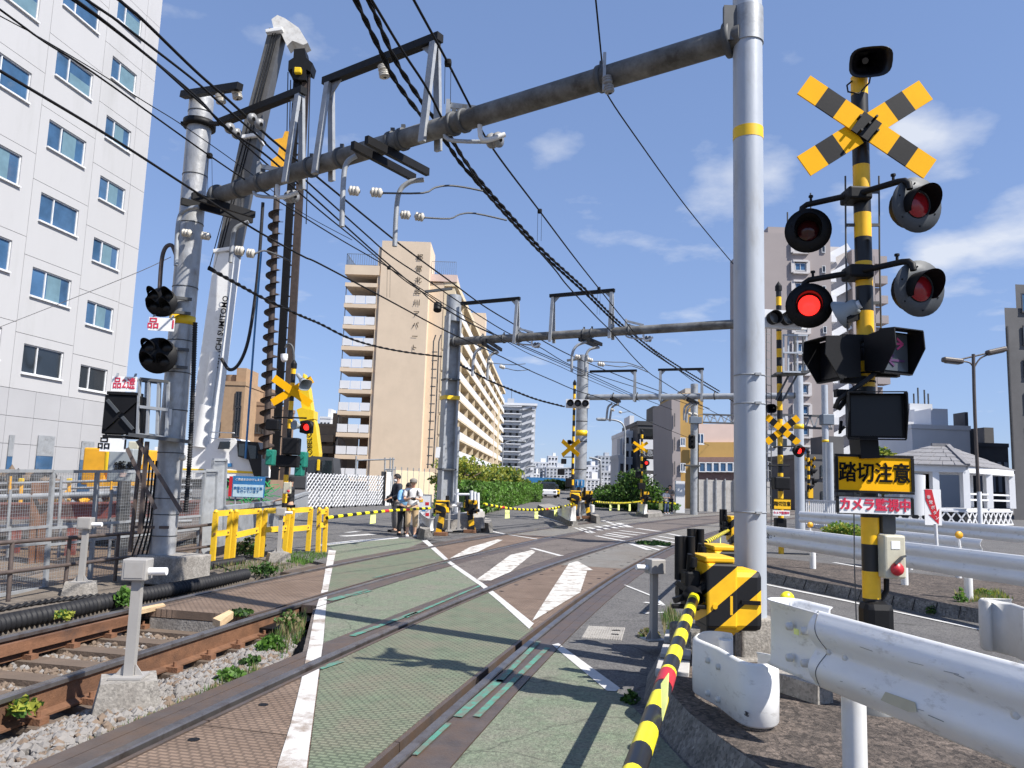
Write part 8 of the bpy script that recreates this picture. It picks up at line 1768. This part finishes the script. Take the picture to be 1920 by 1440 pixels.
at_tree(1170, 928, 52, 2.6, 'low_hedge', 'low dark hedge under the round bushes', ['leaf_dark', 'leaf_hedge'], 3500, .16, rz=.75, trunk=False, cat='hedge', zc=.7); at_tree(1240, 945, 49, 1.1, 'low_hedge', 'low green hedge in front of the far pedestrians', ['leaf_hedge', 'leaf'], 1500, .16, rz=.4, trunk=False, cat='hedge', zc=.4)
at_tree(1590, 966, 23, .75, 'low_bush', 'small clipped bush behind the graffiti guardrail', ['leaf_hedge', 'leaf_yellow'], 1600, .09, rz=.32, trunk=False, cat='bush', zc=.42)
at_tree(1040, 898, 130, 3.0, 'street_tree', 'dark tree at the far end of the street', ['leaf_dark', 'leaf'], 1500, .5, group=G7); at_tree(1015, 905, 125, 2.6, 'street_tree', 'olive tree beside the dark tree at the far end of the street', ['leaf_yellow', 'leaf_dark'], 1200, .5, group=G7); at_tree(1655, 838, 64, 2.2, 'street_tree', 'green tree top showing behind the signal boxes', ['leaf', 'leaf_yellow'], 1600, .3, group=G7)
# weeds and grass tufts by the track and kerb
def weed(label, px, py, r, h, n=90, leaf=.05, mats=('weed', 'leaf_hedge'), z=0.0):
    vseed[0] += 1; p = G(px, py, z); o = thing('weed', label, 'weed', p, group='weeds by the track'); pts = []
    for _ in range(n):
        a = vg.uniform(0, 6.28); k = vg.random()**.6; pts.append((math.cos(a)*r*k, math.sin(a)*r*k, h*vg.random()*(1.1-k*.6)))
    put('leaves', leaf_mesh('leaves', pts, leaf, mats, vseed[0], .3, 1.3), o)
    q = MB()
    for _ in range(6): a = vg.uniform(0, 6.28); q.tube([V((0, 0, -.03)), V((math.cos(a)*r*.6, math.sin(a)*r*.6, h*.75))], [.004, .002], 4)
    q.build('stems', 'weed', o)
for a in (('leafy weed in the ballast nearest the white line', 507, 1218, .13, .14, 150, .055, ('weed', 'leaf_hedge'), -.08), ('leafy weed in the middle of the ballast', 432, 1275, .11, .10, 110, .05, ('weed', 'leaf_hedge'), -.08), ('small weed between the two larger ballast weeds', 468, 1246, .09, .08, 70, .04, ('weed', 'leaf_dark'), -.08), ('pale weed at the lower left of the ballast', 45, 1335, .10, .10, 90, .05, ('weed', 'leaf_yellow'), -.1), ('weed behind the nearest sensor post', 233, 1132, .11, .2, 110, .06, ('weed', 'leaf_hedge'), 0), ('weed on the thick hose', 120, 1158, .10, .08, 60, .045, ('weed', 'leaf_yellow'), .05), ('low weed by the yellow wooden wedge', 450, 1152, .14, .06, 90, .05, ('leaf_dark', 'weed'), 0), ('dry tuft beside the crossing edge', 540, 1170, .14, .14, 120, .05, ('dry_grass', 'weed'), -.05), ('bushy weed at the foot of the yellow fence', 468, 1040, .28, .36, 260, .07, ('leaf_dark', 'dry_grass', 'weed'), 0), ('bushy weed beside the farther track end', 495, 1076, .22, .18, 160, .06, ('leaf_dark', 'weed'), 0), ('weed at the kerb behind the signal mast', 1600, 1112, .12, .12, 80, .05, ('weed', 'leaf_yellow'), .02), ('tall weed on the median kerb', 1803, 1150, .09, .34, 110, .05, ('weed', 'leaf_hedge'), .02), ('small weed at the median kerb joint', 1748, 1150, .07, .1, 50, .04, ('weed', 'leaf_dark'), .02), ('green growth between the rails of the nearer track', 1225, 1021, .5, .1, 160, .09, ('weed', 'leaf'), 0), ('weed on the median near the leaning post', 1845, 1115, .16, .08, 90, .05, ('weed', 'leaf_yellow'), .17), ('dry tuft below the slim sensor post', 1215, 1195, .12, .1, 90, .045, ('dry_grass', 'weed'), 0), ('dark growth at the near kerb corner', 1183, 1318, .06, .10, 60, .04, ('leaf_dark', 'weed'), 0)): weed(*a)
def grass(name, polypx, n, h, mats, seed, z=0.0):
    rg = random.Random(seed); P_ = [G(x, y, z) for x, y in polypx]; x0, x1 = min(p.x for p in P_), max(p.x for p in P_); y0, y1 = min(p.y for p in P_), max(p.y for p in P_)
    vs, fs = [], []
    def inside(x, y):
        c_ = False
        for i in range(len(P_)):
            a, b_ = P_[i], P_[i-1]
            if (a.y > y) != (b_.y > y) and x < (b_.x-a.x)*(y-a.y)/(b_.y-a.y)+a.x: c_ = not c_
        return c_
    k = 0
    while k < n:
        x, y = rg.uniform(x0, x1), rg.uniform(y0, y1)
        if not inside(x, y): continue
        k += 1; a = rg.uniform(0, 6.28); w_ = .008; hh = h*rg.uniform(.5, 1.2); dx, dy = math.cos(a), math.sin(a); o = len(vs)
        vs += [(x-dy*w_, y+dx*w_, z-.02), (x+dy*w_, y-dx*w_, z-.02), (x+dx*hh*.35, y+dy*hh*.35, z+hh)]; fs.append((o, o+1, o+2))
    me = bpy.data.meshes.new(name); me.from_pydata(vs, [], fs)
    for m_ in mats: me.materials.append(MT[m_])
    me.polygons.foreach_set('material_index', [rg.randrange(len(mats)) for _ in fs]); o = bpy.data.objects.new(name, me); COL.objects.link(o); struct(o, 'stuff')
grass('grass_patch', ((535, 1052), (545, 1035), (612, 1036), (612, 1045), (570, 1058)), 900, .055, ['weed', 'leaf_hedge'], 1)
grass('dry_grass', ((380, 1062), (470, 1050), (560, 1058), (500, 1082), (430, 1075)), 500, .06, ['dry_grass', 'weed'], 2)
grass('dry_grass', ((500, 1200), (545, 1160), (575, 1150), (570, 1190), (530, 1240)), 500, .09, ['dry_grass', 'weed'], 3, -.08)
grass('track_edge_grass', ((160, 1400), (330, 1325), (480, 1250), (490, 1262), (340, 1340), (190, 1415)), 900, .06, ['dry_grass', 'weed'], 4, -.08)
grass('kerb_grass', ((1240, 1160), (1262, 1140), (1275, 1165), (1250, 1205)), 350, .12, ['dry_grass', 'weed'], 5)
grass('median_grass', ((1790, 1112), (1870, 1108), (1900, 1125), (1820, 1130)), 700, .07, ['dry_grass', 'weed', 'leaf_yellow'], 6, .17)
